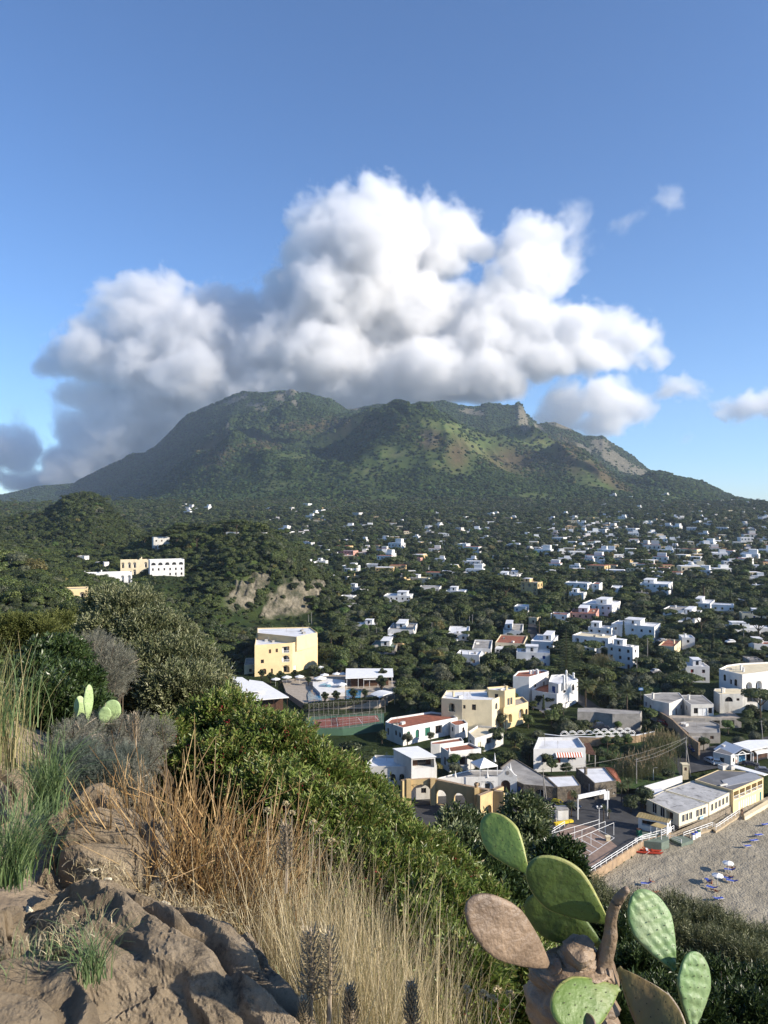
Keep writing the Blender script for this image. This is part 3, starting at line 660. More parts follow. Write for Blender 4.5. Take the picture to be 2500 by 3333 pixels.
def wall_holes(mb,p0,p1,z0,z1,holes,mat):
    """outer wall face with real openings. holes: (s, w, zb, h, kind, depth, frame material)"""
    dx,dy=p1[0]-p0[0],p1[1]-p0[1];L=math.hypot(dx,dy);ex,ey=dx/L,dy/L;nx,ny=ey,-ex
    H=[h for h in holes if h[0]-h[1]/2>.05 and h[0]+h[1]/2<L-.05 and h[2]+h[3]<z1-z0-.05]
    xs=sorted({0,L}|{h[0]-h[1]/2 for h in H}|{h[0]+h[1]/2 for h in H});zs=sorted({0,z1-z0}|{h[2] for h in H}|{h[2]+h[3] for h in H})
    def pt(s,z,d=0):return (p0[0]+ex*s-nx*d,p0[1]+ey*s-ny*d,z0+z)
    for i in range(len(xs)-1):
        for j in range(len(zs)-1):
            cx,cz=(xs[i]+xs[i+1])/2,(zs[j]+zs[j+1])/2
            if any(abs(cx-h[0])<h[1]/2 and h[2]<cz<h[2]+h[3] for h in H):continue
            mb.quad(pt(xs[i],zs[j]),pt(xs[i+1],zs[j]),pt(xs[i+1],zs[j+1]),pt(xs[i],zs[j+1]),mat)
    out=[]
    for h in H:
        s,w,zb,hh,k,d=h[:6];a,b,t=s-w/2,s+w/2,zb+hh
        mb.quad(pt(a,zb),pt(a,zb,d),pt(a,t,d),pt(a,t),mat);mb.quad(pt(b,zb,d),pt(b,zb),pt(b,t),pt(b,t,d),mat)
        mb.quad(pt(a,t,d),pt(b,t,d),pt(b,t),pt(a,t),mat);mb.quad(pt(a,zb),pt(b,zb),pt(b,zb,d),pt(a,zb,d),mat)
        if 'arch' in k:
            r=w/2;zc=t-r;n=8
            for side in (-1,1):
                for q in range(n//2):
                    a0=math.pi/2*q/(n//2);a1=math.pi/2*(q+1)/(n//2)
                    P0_=(s+side*r*math.cos(a0),zc+r*math.sin(a0));P1_=(s+side*r*math.cos(a1),zc+r*math.sin(a1))
                    f=[pt(P0_[0],P0_[1],.003),pt(P1_[0],P1_[1],.003),pt(P1_[0],t,.003),pt(s+side*r,t,.003)] if q else [pt(P0_[0],P0_[1],.003),pt(P1_[0],P1_[1],.003),pt(P1_[0],t,.003),pt(P0_[0],t,.003)]
                    if side>0:f=f[::-1]
                    mb.poly(f,mat);mb.quad(pt(*P0_,.003),pt(*P1_,.003),pt(*P1_,d-.01),pt(*P0_,d-.01),mat)
        out.append((pt,s,w,zb,hh,k,d,h[6] if len(h)>6 else WPAINT))
    return out
def opening_part(root,o3,loc):
    pt,s,w,zb,hh,k,d,fm=o3
    mb=MB();a,b,t=s-w/2,s+w/2,zb+hh
    if 'void' in k:                                     # see-through arch: no pane
        return
    if 'open' in k:                                     # loggia: back wall with a dark door
        mb.quad(pt(a,zb,d-.02),pt(b,zb,d-.02),pt(b,t,d-.02),pt(a,t,d-.02),fm)
        mb.quad(pt(s-w*.18,zb,d-.05),pt(s+w*.2,zb,d-.05),pt(s+w*.2,zb+min(2.1,hh*.85),d-.05),pt(s-w*.18,zb+min(2.1,hh*.85),d-.05),GLASS)
        o=mb.build('loggia',root);o.location=(-loc[0],-loc[1],-loc[2]); 
        if 'rail' in k:
            rb=MB();rb.quad(pt(a,zb,-.06),pt(b,zb,-.06),pt(b,zb+.12,-.06),pt(a,zb+.12,-.06),WPAINT)
            n=max(2,int(w/.35))
            for i in range(n+1):
                x=a+(b-a)*i/n;rb.quad(pt(x-.03,zb,-.05),pt(x+.03,zb,-.05),pt(x+.03,zb+.9,-.05),pt(x-.03,zb+.9,-.05),WPAINT)
            rb.quad(pt(a,zb+.85,-.055),pt(b,zb+.85,-.055),pt(b,zb+.95,-.055),pt(a,zb+.95,-.055),WPAINT)
            r=rb.build('railing',root);r.location=(-loc[0],-loc[1],-loc[2])
        return
    nm='door' if 'door' in k else 'window'
    if 'door' in k or 'shut' in k:
        mb.quad(pt(a,zb,d-.04),pt(b,zb,d-.04),pt(b,t,d-.04),pt(a,t,d-.04),fm)
        mb.quad(pt(s-.03,zb,d-.05),pt(s+.03,zb,d-.05),pt(s+.03,t,d-.05),pt(s-.03,t,d-.05),GLASS)
    else:
        mb.quad(pt(a,zb,d-.02),pt(b,zb,d-.02),pt(b,t,d-.02),pt(a,t,d-.02),GLASS)
        f=.07
        for (x0,x1,y0,y1) in ((a,a+f,zb,t),(b-f,b,zb,t),(a,b,zb,zb+f),(a,b,t-f,t),(s-f/2,s+f/2,zb,t)):
            mb.quad(pt(x0,y0,d-.05),pt(x1,y0,d-.05),pt(x1,y1,d-.05),pt(x0,y1,d-.05),fm)
    o=mb.build(nm,root);o.location=(-loc[0],-loc[1],-loc[2])
def auto_holes(L,H,storeys,rs,fm,style='win'):
    out=[];n=max(1,int(L/3.3));sh=H/storeys
    for st in range(storeys):
        for i in range(n):
            s=L*(i+.5)/n+rs.uniform(-.25,.25);q=rs.rand()
            if q<.12:continue
            if st==0 and q<.35:out.append((s,1.0,.05,min(2.1,sh*.78),'door',.18,fm))
            elif style=='arch' and q<.75:out.append((s,1.7,st*sh+.1,sh*.78,'archopen',1.2,WHITE))
            else:out.append((s,1.05,st*sh+sh*.33,min(1.25,sh*.45),'win' if q<.8 else 'shut',.18,fm))
    return out
def building(name,label,cat,poly,ztop,zbase,wall,roof,parapet=.45,holes=None,storeys=None,frame=None,group=None,seed=0,chim=0,style='win',overhang=0,roofname='roof',clutter=0,skirt=None):
    rs=np.random.RandomState(seed+int(abs(poly[0][0])*10) % 1000)
    loc=(poly[0][0],poly[0][1],zbase);root=empty(name,loc);tag(root,label,cat,group)
    mb=MB();n=len(poly);outs=[];fm=frame or BROWN
    for i in range(n):
        p0,p1=poly[i],poly[(i+1) % n];nx,ny=p1[1]-p0[1],-(p1[0]-p0[0]);L=math.hypot(nx,ny)
        vis=nx*p0[0]+ny*p0[1]<0
        hs=(holes or {}).get(i)
        if hs is None:hs=auto_holes(L,ztop-zbase-.5,storeys or max(1,round((ztop-zbase)/3.3)),rs,fm,style) if (vis and L>2.2 and not (holes and holes.get('only'))) else []
        hs=[tuple([h[0]*L if abs(h[0])<1 else h[0]])+tuple(h[1:]) for h in hs]
        outs+=wall_holes(mb,p0,p1,zbase-1.5 if False else zbase,ztop,hs,wall)
        mb.quad((p0[0],p0[1],zbase-3),(p1[0],p1[1],zbase-3),(p1[0],p1[1],zbase),(p0[0],p0[1],zbase),skirt or wall)
    cx=sum(p[0] for p in poly)/n;cyy=sum(p[1] for p in poly)/n
    # parapet: rim and inner faces
    inn=[]
    for i in range(n):
        a,b,c=np.array(poly[i-1]),np.array(poly[i]),np.array(poly[(i+1) % n]);u1=(b-a)/np.linalg.norm(b-a);u2=(c-b)/np.linalg.norm(c-b)
        n1=np.array([-u1[1],u1[0]]);n2=np.array([-u2[1],u2[0]]);k=n1+n2;k=k/max(.3,np.dot(k,n1));inn.append(tuple(b+k*.22))
    for i in range(n):
        j=(i+1) % n;a,b,c,d=poly[i],poly[j],inn[j],inn[i]
        mb.quad((a[0],a[1],ztop),(b[0],b[1],ztop),(c[0],c[1],ztop),(d[0],d[1],ztop),wall)
        mb.quad((d[0],d[1],ztop),(c[0],c[1],ztop),(c[0],c[1],ztop-parapet),(d[0],d[1],ztop-parapet),wall)
    w=mb.build('wall',root);w.location=(-loc[0],-loc[1],-loc[2])
    rb=MB()
    if parapet>0:rb.poly([(p[0],p[1],ztop-parapet+.0) for p in inn],roof)
    else:
        ov=[tuple(np.array(p)+(np.array(p)-np.array((cx,cyy)))/np.linalg.norm(np.array(p)-np.array((cx,cyy)))*overhang) for p in poly];rb.ext(ov,ztop+.01,ztop+.2,roof,bottom=True)
    r=rb.build(roofname,root);r.location=(-loc[0],-loc[1],-loc[2])
    for o3 in outs:opening_part(root,o3,loc)
    for k in range(chim):
        t=rs.uniform(.2,.8,2);x=poly[0][0]*(1-t[0])*(1-t[1])+poly[1][0]*t[0]*(1-t[1])+poly[2 % n][0]*t[0]*t[1]+poly[-1][0]*(1-t[0])*t[1];y=poly[0][1]*(1-t[0])*(1-t[1])+poly[1][1]*t[0]*(1-t[1])+poly[2 % n][1]*t[0]*t[1]+poly[-1][1]*(1-t[0])*t[1]
        cb=MB();hh=rs.uniform(1.0,1.7);cb.box((x,y,ztop-parapet),(.55,.55,hh),wall,.5);cb.box((x,y,ztop-parapet+hh+.12),(.75,.75,.12),wall,.5)
        for q in ((-.2,-.2),(.2,-.2),(.2,.2),(-.2,.2)):cb.box((x+q[0],y+q[1],ztop-parapet+hh),(.1,.1,.12),wall,.5)
        co=cb.build('chimney',root);co.location=(-loc[0],-loc[1],-loc[2])
    for k in range(clutter):
        t=rs.uniform(.15,.85,2);a=np.array(poly[0])*(1-t[0])+np.array(poly[1])*t[0];b=np.array(poly[-1])*(1-t[0])+np.array(poly[2 % n])*t[0];p=a*(1-t[1])+b*t[1]
        cb=MB()
        if rs.rand()<.5:cb.box((p[0],p[1],ztop-parapet),(1.6,.9,.7),[WHITE2,GREYW][rs.randint(2)],rs.uniform(0,1.5));nm='roof_box'
        else:
            cb.tube([(p[0],p[1],ztop-parapet),(p[0],p[1],ztop-parapet+2.2)],.03,GREYW,5)
            for q in range(4):cb.box((p[0],p[1],ztop-parapet+1.4+.22*q),(.9-.12*q,.03,.03),GREYW,.4)
            nm='aerial'
        co=cb.build(nm,root);co.location=(-loc[0],-loc[1],-loc[2])
    FOOT.append((cx,cyy,max(math.hypot(p[0]-cx,p[1]-cyy) for p in poly)))
    return root
def corner_house(sxL,sxC,sxE,sy,h,rz,**kw):
    """house whose near top corner is seen at (sxC, sy): front face runs left to sxL, end face runs back to sxE"""
    p=ray(sxC,sy,h=h,ymin=150);zt=p.z+h;rz=R(rz);a=np.array([math.cos(rz),math.sin(rz)]);s=np.array([-math.sin(rz),math.cos(rz)])
    p0=np.array([p.x,p.y]);uL=(sxL-CX)/F;uE=(sxE-CX)/F
    w=(p0[0]-uL*p0[1])/(a[0]-uL*a[1]);d=(uE*p0[1]-p0[0])/(s[0]-uE*s[1])
    d=min(max(d,5.),22.) if d>0 else 8.;w=min(max(w,4.),45.)
    pl_=[tuple(p0-a*w),tuple(p0),tuple(p0+s*d),tuple(p0-a*w+s*d)]
    zb=min(float(g(q[0],q[1])) for q in pl_)-.2
    zb=max(zb,p.z-2.5)
    return pl_,zt,zb
CLEAR=[]
# ------------------------------------------------------------------ houses of the town (left end, corner, right end, roof line in the photo; height; turn)
MID=[
 # sxL, sxC, sxE, sy, h, rz, wall, roof, storeys, frame, style, label
 (1695,1750,1766,1896,11,-35,'Y','W',4,'n','arch','ochre four-storey hotel with tiers of arched balconies among umbrella pines'),
 (1836,1912,1926,1899,6.5,-30,'W','W',2,'n','win','white two-storey house with rust-red roof strip, right of the ochre hotel'),
 (1926,1950,1961,1901,6,-25,'W','R',2,'n','win','small white house with red pitched roof end beside the two-storey white house'),
 (1850,1900,1910,1930,5.5,-30,'W','W',2,'n','win','white house in trees just below the rust-red roof house'),
 (1988,2022,2031,1915,3.6,-20,'W','W',1,'n','win','small single-storey white house with pale pole lamp in front'),
 (2083,2176,2213,1902,8,-28,'W','W',3,'g','win','long white hotel with two rows of dark windows and raised white end'),
 (2072,2112,2121,1931,3.6,-15,'G','G',1,'n','win','low grey outbuilding at the foot of the long white hotel'),
 (2270,2293,2303,1894,5,-25,'W','W',2,'n','win','white house peeking out right of the long white hotel'),
 (1673,1712,1722,1975,6,-20,'W','W',2,'b','win','plain blue-white block house standing beside a wide umbrella pine'),
 (1895,1992,2020,1969,6.5,-30,'W','W',2,'n','win','long white two-storey house with small red awning at its right end'),
 (1791,1846,1856,2001,5.5,-25,'W','R',2,'n','arch','white house under a broad dark red tiled roof'),
 (1856,1940,1955,1998,5.5,-20,'P','R',2,'n','win','pink-trimmed terrace house with red roof edge and small peaked ornaments'),
 (1721,1748,1760,2010,3.8,-25,'C','W',1,'n','win','small cream house half hidden beneath the wide umbrella pine'),
 (2158,2225,2246,1987,7,-32,'W','G',2,'n','win','white house with grey roof and dark red awning above a garden wall'),
 (2196,2262,2299,2002,6,-32,'W','W',2,'n','arch','bright white two-storey house with two low arches at the road bend'),
 (2255,2312,2354,1965,5,-30,'W','W',2,'n','win','white stepped house with glazed veranda behind the yellow-striped terrace'),
 (2316,2389,2416,1970,7,-25,'W','W',2,'y','win','white modern house over a terrace of yellow window strips'),
 (2416,2495,2530,1998,6.5,-15,'C','G',2,'b','arch','pale cream villa with rounded windows at the right of the yellow-striped terrace'),
 (2360,2520,2600,2044,4.2,-8,'W','W',1,'n','arch','long low white building with a row of rounded arch windows'),
 (2392,2470,2495,1952,3.6,-15,'W','W',1,'g','win','white single-storey house with a turquoise door strip'),
 (1914,1990,2002,2046,5.5,-28,'W','W',2,'n','win','white cube house with roof terraces in the stacked cluster by the lane'),
 (1990,2130,2150,2040,7.5,-32,'W','W',2,'n','win','white house with scalloped roof edge, arched windows and diamond ornament'),
 (1863,1980,2006,2078,7,-35,'W','C',2,'n','arch','white house with cream roof terrace and ochre arches below'),
 (1978,2060,2073,2107,9,-45,'W','W',3,'n','win','tall white house with curved balcony above the narrow lane'),
 (2143,2195,2218,2105,4.5,-30,'C','R',1,'n','win','small cream bungalow with a brown-red awning roof'),
 (2220,2262,2332,2076,5.5,-12,'W','W',2,'n','win','white villa with wavy scalloped parapet and red shutters'),
 (1681,1790,1815,2126,6,-12,'W','W',2,'b','shut','long white house with bright blue shutters beside the tall araucaria'),
 (1728,1800,1818,2090,4,-20,'W','W',1,'n','win','low white house with red roof corner behind the blue-shuttered house'),
 (1612,1705,1730,2095,3.2,-15,'C','R',1,'n','win','long low shed with faded red and green roof sheets'),
 (2232,2310,2340,2170,6,-8,'W','W',2,'r','win','white two-storey house with blue shade, red-canopied door and tall chimneys'),
 (2455,2530,2600,2098,5.0,-10,'W','R',1,'n','win','white restaurant with reddish roof at the right edge above the long low arches'),
 (2440,2485,2500,2150,4,-8,'G','G',1,'n','win','grey flat-roofed house behind the large hotel with cream arches'),
 (1249,1335,1345,1940,6,-10,'W','W',2,'n','win','white hotel block with a long row of dark windows in the orchard'),
 (1451,1512,1521,1924,6,-15,'W','W',2,'b','win','pale blue-white two-storey house among orchard trees'),
 (1362,1430,1437,1913,5,-10,'W','G',2,'n','win','grey-white row house with shaded porch in the middle of the valley'),
 (1330,1395,1407,1882,5,-20,'C','C',2,'n','win','cream villa with stepped terraces beside dark round trees'),
 (1290,1325,1336,1886,5,-20,'O','G',2,'n','win','tan house with shaded front left of the cream terraced villa'),
 (1105,1150,1160,1942,3.6,-10,'W','W',1,'n','win','low white house below the rock headland with flat bright roof'),
 (1130,1172,1182,1912,5.5,-30,'W','W',2,'n','win','white cube house standing between the headland and the row house'),
 (1170,1186,1195,1921,3.6,-30,'W','W',1,'n','win','small bright white annex right of the white cube house'),
 (1074,1130,1142,1875,5,-20,'W','W',2,'n','win','white house with cream end wall right beside the headland rocks'),
 (1140,1168,1180,1875,5,-20,'O','W',2,'n','win','sand-coloured house beside the white house near the headland rocks'),
 (1112,1160,1173,1842,5,-20,'W','W',2,'n','win','white stepped house with many small windows above the headland saddle'),
 (1188,1238,1248,1837,3.8,-15,'W','W',1,'n','win','low white house with long pale roof in the mid valley'),
 (968,1022,1030,1829,3.5,-10,'W','W',1,'n','win','long low white house just behind the headland ridge'),
 (1030,1060,1068,1825,4.5,-15,'W','W',1,'n','win','pale white house right of the long low house behind the ridge'),
 (1100,1150,1166,1793,6.5,-25,'P','W',2,'n','win','salmon-pink flat-roofed house above a bare rocky bank'),
 (1350,1368,1376,1816,5,-20,'P','P',2,'n','arch','small brick-pink house with a stepped tower'),
 (986,1012,1024,1763,7,-30,'W','R',2,'n','win','white farmhouse with an orange-red hipped roof on the upper slope'),
 (1490,1518,1531,1770,8,-30,'W','W',3,'n','win','white stepped hotel with terraces on the upper slope near thin smoke'),
 (1380,1448,1460,1762,3.8,-8,'W','W',1,'n','win','long white wall-like house with cypresses in front on the slope'),
 (1344,1362,1369,1745,5,-20,'W','W',2,'n','arch','white villa with arcade standing alone on the slope'),
 (1505,1530,1540,1864,5,-20,'G','W',2,'n','win','grey-brown house over white terraces in the mid valley'),
 (1614,1680,1697,1875,4,-15,'W','W',1,'n','win','long white house left of the ochre hotel'),
 (1640,1690,1700,1870,4,-20,'W','G',1,'n','win','pale house with flat grey roof behind the ochre hotel'),
 (1305,1345,1365,2009,3,-15,'G','G',1,'n','win','grey gabled sheds in the orchard in the valley middle'),
 (1262,1345,1360,2050,4,-8,'W','G',1,'n','win','grey flat-roofed bungalow with dark doorway among orange trees'),
 (1156,1220,1228,2033,3.2,-10,'W','W',1,'n','win','white ornate garden pavilion with scalloped roof edge'),
 (1108,1155,1160,1968,3.2,-5,'W','G',1,'n','win','low grey-roofed house beneath the headland road'),
 (1204,1285,1300,2108,3,-8,'G','GR',1,'n','win','long shed with dull green roof sheets behind the garden hotel'),
 (1288,1310,1330,2095,3,-20,'O','R',1,'n','win','small shed with orange-red tiled roof in the orange grove'),
 (1485,1560,1570,2132,4.5,-15,'W','W',1,'r','win','bright white house with dark red shutter between big trees'),
 (1537,1598,1628,2112,3.5,-10,'W','G',1,'n','win','low house with wide grey flat roof behind the bright white house'),
 (1590,1602,1609,2138,4,-20,'C','C',1,'n','win','small yellow-cream hut beside the wide grey flat roof'),
 (1457,1525,1545,2062,3.5,-8,'W','W',1,'n','win','low white house with long pale roof among orchards, right of the bungalow'),
 (1638,1700,1720,2053,3.5,-12,'W','G',1,'n','win','grey-roofed low house left of the tall araucaria'),
 (2455,2490,2510,1905,5,-15,'W','W',2,'n','win','white house below the church at the far right'),
 (2405,2470,2485,1880,4,-12,'W','W',1,'n','win','long white roofed house among golden trees at the right'),
]
WM={'W':WHITE,'Y':OCHRE,'C':CREAM,'P':PINK,'G':GREYW,'O':OCHRE,'V':WHITE2}
RM={'W':ROOFW,'R':ROOFR,'G':ROOFG,'C':CREAM,'P':PINK,'GR':pmat('green_roof',(.16,.22,.17),.9,.2,.8)}
FM={'n':BROWN,'b':BLUEP,'g':GREENP,'r':pmat('red_paint',(.30,.03,.02),.6,.1,2),'y':YPAINT}
for k,(a,c,e,sy,h,rz,w,r,st,f,style,lab) in enumerate(MID):
    pl_,zt,zb=corner_house(a,c,e,sy,h,rz)
    ro=building('town_house',lab,'house',pl_,zt,zb,WM[w],RM[r],.5,storeys=st,frame=FM[f],seed=k,chim=(k % 3==0)+(k % 4==1),style=style if style!='shut' else 'win',clutter=2 if sy>1980 else 0)
    P=[np.array(q) for q in pl_];ex,ey=P[1]-P[0],P[3]-P[0];o_=np.array((pl_[0][0],pl_[0][1]));e_=lambda s,t:tuple(P[0]+ex*s+ey*t-o_)
    if k % 3!=1 and np.linalg.norm(ex)>8:                 # room on the roof
        s0=.08+.5*((k*7) % 5)/5;m=MB();q=[e_(s0,.3),e_(s0+.36,.3),e_(s0+.36,.92),e_(s0,.92)];m.ext(q,zt-zb-.4,zt-zb+1.9,WM['W' if k % 4 else w]);m.build('roof_room',ro);m=MB();m.ext([e_(s0-.02,.27),e_(s0+.38,.27),e_(s0+.38,.95),e_(s0-.02,.95)],zt-zb+1.903,zt-zb+2.05,ROOFW,bottom=True);m.build('roof_slab',ro)
        w_=MB();c_=np.array(e_(s0+.18,.3));t_=ex/np.linalg.norm(ex);nn_=np.array([t_[1],-t_[0]])*.02;w_.quad((*(c_-t_*.5+nn_),zt-zb),(*(c_+t_*.5+nn_),zt-zb),(*(c_+t_*.5+nn_),zt-zb+1.5),(*(c_-t_*.5+nn_),zt-zb+1.5),GLASS);w_.build('window',ro)
    if k % 2==0 and np.linalg.norm(ex)>7:                 # lower terrace block in front
        s0=.05+.4*((k*3) % 4)/4;m=MB();hh=min(3.0,(zt-zb)*.55);q=[e_(s0,-.30),e_(s0+.45,-.30),e_(s0+.45,-.004),e_(s0,-.004)];m.ext(q,-3,hh,WM[['W','V',w,'C'][k % 4]]);m.build('terrace_block',ro)
        c_=np.array(e_(s0+.2,-.30));t_=ex/np.linalg.norm(ex);nn_=np.array([t_[1],-t_[0]])*.02
        for d_ in (-1.3,1.0):w_=MB();w_.quad((*(c_+t_*(d_-.5)+nn_),.6),(*(c_+t_*(d_+.5)+nn_),.6),(*(c_+t_*(d_+.5)+nn_),hh-.5),(*(c_+t_*(d_-.5)+nn_),hh-.5),GLASS);w_.build('window',ro)
# far houses: small, spread over the slopes in the places where the photo shows them
FARZ=[ # cx, cy, rx, ry, count, label
 (2150,1745,330,60,50,'small white flat-roofed house in the crowded right half of the slope'),
 (2300,1800,200,50,34,'small white house in the packed quarter right of the church dome'),
 (1900,1770,170,60,26,'small white house scattered on the lower slope above the ochre hotel'),
 (2000,1840,260,34,22,'small white house in the band between the slope and the golden trees'),
 (1600,1720,180,50,15,'tiny white house on the dark wooded foot of the front hill'),
 (1300,1720,180,45,14,'tiny white house among the fields in the middle of the slope'),
 (960,1690,100,50,20,'tiny white house of the hillside hamlet behind the headland'),
 (1180,1800,130,45,11,'small white house between fields behind the headland ridge'),
 (1400,1840,170,45,12,'small white house hidden in the trees of the middle valley'),
 (2200,1640,250,30,12,'tiny white house high up on the right-hand slope'),
 (650,1660,60,14,8,'tiny white house in the little row under the mountain flank'),
 (2380,1700,120,40,10,'tiny house far up at the right side of the slope'),
]
CHURCH=(2262,1850)
FARH=[]
def far_mesh(seed):
    rs=np.random.RandomState(seed);mb=MB();w,d,h=1,rs.uniform(.5,.8),rs.uniform(.22,.42);wm=[WHITE,WHITE,WHITE,WHITE2,CREAM,WHITE,OCHRE,WHITE][seed % 8]
    mb.box((0,0,-.5),(w,d,h+.5),wm);mb.box((0,0,h),(w*.94,d*.9,.012),ROOFW if seed % 3 else ROOFR)
    if seed % 2:mb.box((w*.18,d*.1,h),(w*.45,d*.6,h*.8),wm)
    for i in range(4):mb.box((-.38+.25*i,-d/2-.002,h*.35),(.075,.012,h*.38),GLASS)
    for i in range(2):mb.box((w/2+.002,-.15+.3*i,h*.35),(.012,.07,h*.38),GLASS)
    return mb.build('far_house',link_=False).data
FMESH=[far_mesh(i) for i in range(16)]
rs=np.random.RandomState(77)
for (cx,cyy,rx,ry,n,lab) in FARZ:
    t=0;m=0
    while m<n and t<n*14:
        t+=1
        sx=cx+rs.uniform(-1,1)*rx;sy=cyy+rs.uniform(-1,1)*ry
        if sx>2560:continue
        p=ray(sx,sy,0,300)
        if p.y>3300 or p.y<420:continue
        s=rs.uniform(9,19)
        if any((p.x-q[0])**2+(p.y-q[1])**2<(q[2]+s*.75)**2 for q in FOOT):continue
        o=bpy.data.objects.new('far_house',FMESH[rs.randint(16)]);C.objects.link(o);o.location=(p.x,p.y,p.z+.4);o.rotation_euler=(0,0,R(rs.uniform(-50,5)));o.scale=(s,s,s*rs.uniform(.6,.95))
        tag(o,lab,'house','houses: '+lab[:60]);FOOT.append((p.x,p.y,s*.62));m+=1
# beyond the nearest three hundred: one mass of house specks
def house_specks():
    rs=np.random.RandomState(91);P=[];Z=[(2150,1730,360,70,170),(1750,1740,300,70,70),(1250,1740,260,70,40),(2250,1850,280,40,60),(1500,1850,300,40,25),(950,1700,110,50,30),(2330,1660,200,30,26)]
    for cx,cyy,rx,ry,n in Z:
        for i in range(n):
            p=ray(cx+rs.uniform(-1,1)*rx,cyy+rs.uniform(-1,1)*ry,0,300);s=rs.uniform(7,15)
            if p.y>3200 or p.y<500 or any((p.x-q[0])**2+(p.y-q[1])**2<(q[2]+s*.7)**2 for q in FOOT):continue
            P.append((p.x,p.y,p.z+.4,s));FOOT.append((p.x,p.y,s*.6))
    P=np.array(P);n=len(P);scatter('far_houses',P[:,:3],np.stack([P[:,3],P[:,3],P[:,3]*rs.uniform(.5,.85,n)],1),np.stack([np.zeros(n),np.zeros(n),rs.uniform(-.9,.1,n)],1),rs.randint(0,16,n),[bpy.data.objects.new('far_house',m) for m in FMESH],'white house specks strewn over the slopes between the larger far houses','houses')
# church with a dome
def church():
    p=ray(2262,1858,0,300);k=p.y/F;root=empty('church',p);tag(root,'white church with a pale dome and a rounded cream gable among the crowded houses','church')
    mb=MB();mb.box((0,0,-2),(60*k,22*k,2+20*k),WHITE,-.3);mb.box((14*k,-8*k,20*k),(22*k,8*k,12*k),CREAM,-.3);o=mb.build('wall',root)
    vs=MB();n=14
    for i in range(6):
        a0,a1=math.pi/2*i/6,math.pi/2*(i+1)/6
        for j in range(n):
            t0,t1=6.2832*j/n,6.2832*(j+1)/n;r=10*k;f=lambda a,t:(-12*k+r*math.cos(a)*math.cos(t),r*math.cos(a)*math.sin(t),20*k+r*1.1*math.sin(a))
            vs.quad(f(a0,t0),f(a0,t1),f(a1,t1),f(a1,t0),WHITE2)
    vs.build('dome',root,smooth=True)
    FOOT.append((p.x,p.y,30*k))
church()
house_specks()
# ------------------------------------------------------------------ the near end of the town, beach and car park
ASPH=pmat('asphalt',(.060,.060,.062),.9,.15,.4,.3,20,stain=((.09,.088,.085),.15,.7))
PAVE=pmat('brick_paving',(.30,.21,.16),.9,.15,1.2,.4,6,stain=((.16,.12,.10),.3,.6))
SANDM,st_,sb_=new_mat('sand')
def sand_material():
    N=st_.nodes;L=st_.links;tc=N.new('ShaderNodeTexCoord')
    def nz(s,d=4,r=.6):
        n=N.new('ShaderNodeTexNoise');n.inputs['Scale'].default_value=s;n.inputs['Detail'].default_value=d;n.inputs['Roughness'].default_value=r;L.new(tc.outputs['Object'],n.inputs['Vector']);return n.outputs[0]
    cr=N.new('ShaderNodeValToRGB');e=cr.color_ramp.elements;e[0].position=.35;e[0].color=(.25,.22,.165,1);e[1].position=.65;e[1].color=(.345,.305,.23,1);L.new(nz(.15,6),cr.inputs[0]);L.new(cr.outputs[0],sb_.inputs['Base Color'])
    sb_.inputs['Roughness'].default_value=1;sb_.inputs['Specular IOR Level'].default_value=.1
    b=N.new('ShaderNodeBump');b.inputs['Distance'].default_value=.22;b.inputs['Strength'].default_value=1.0
    ad=N.new('ShaderNodeMath');ad.operation='ADD';L.new(nz(2.6,2),ad.inputs[0]);L.new(nz(1.1,2),ad.inputs[1]);L.new(ad.outputs[0],b.inputs['Height']);L.new(b.outputs[0],sb_.inputs['Normal'])
sand_material()
SEAWALL=[(-6,92),(10,111),(36.8,138),(53,153.6),(60.5,157.6),(64.4,160.0),(81.4,173.4),(92.0,180.4),(112,194),(150,221)]
def wall_y(x):return np.interp(x,[p[0] for p in SEAWALL],[p[1] for p in SEAWALL])
def on_beach(x,y):return (y<wall_y(x))&(x>-6)&(y<215)
CLEAR.append(lambda x,y:on_beach(x,y-10));CLEAR.append(lambda x,y:(x>54)&(x<112)&(abs(y-wall_y(x)-2)<15))
def sheet(name,poly_or_strip,z,mat,kind='structure',label=None):
    o=MBs(poly_or_strip,z,mat,name);o['kind']=kind
    return o
def MBs(pts,z,mat,name):
    mb=MB();mb.poly([(p[0],p[1],z) for p in pts],mat);return mb.build(name)
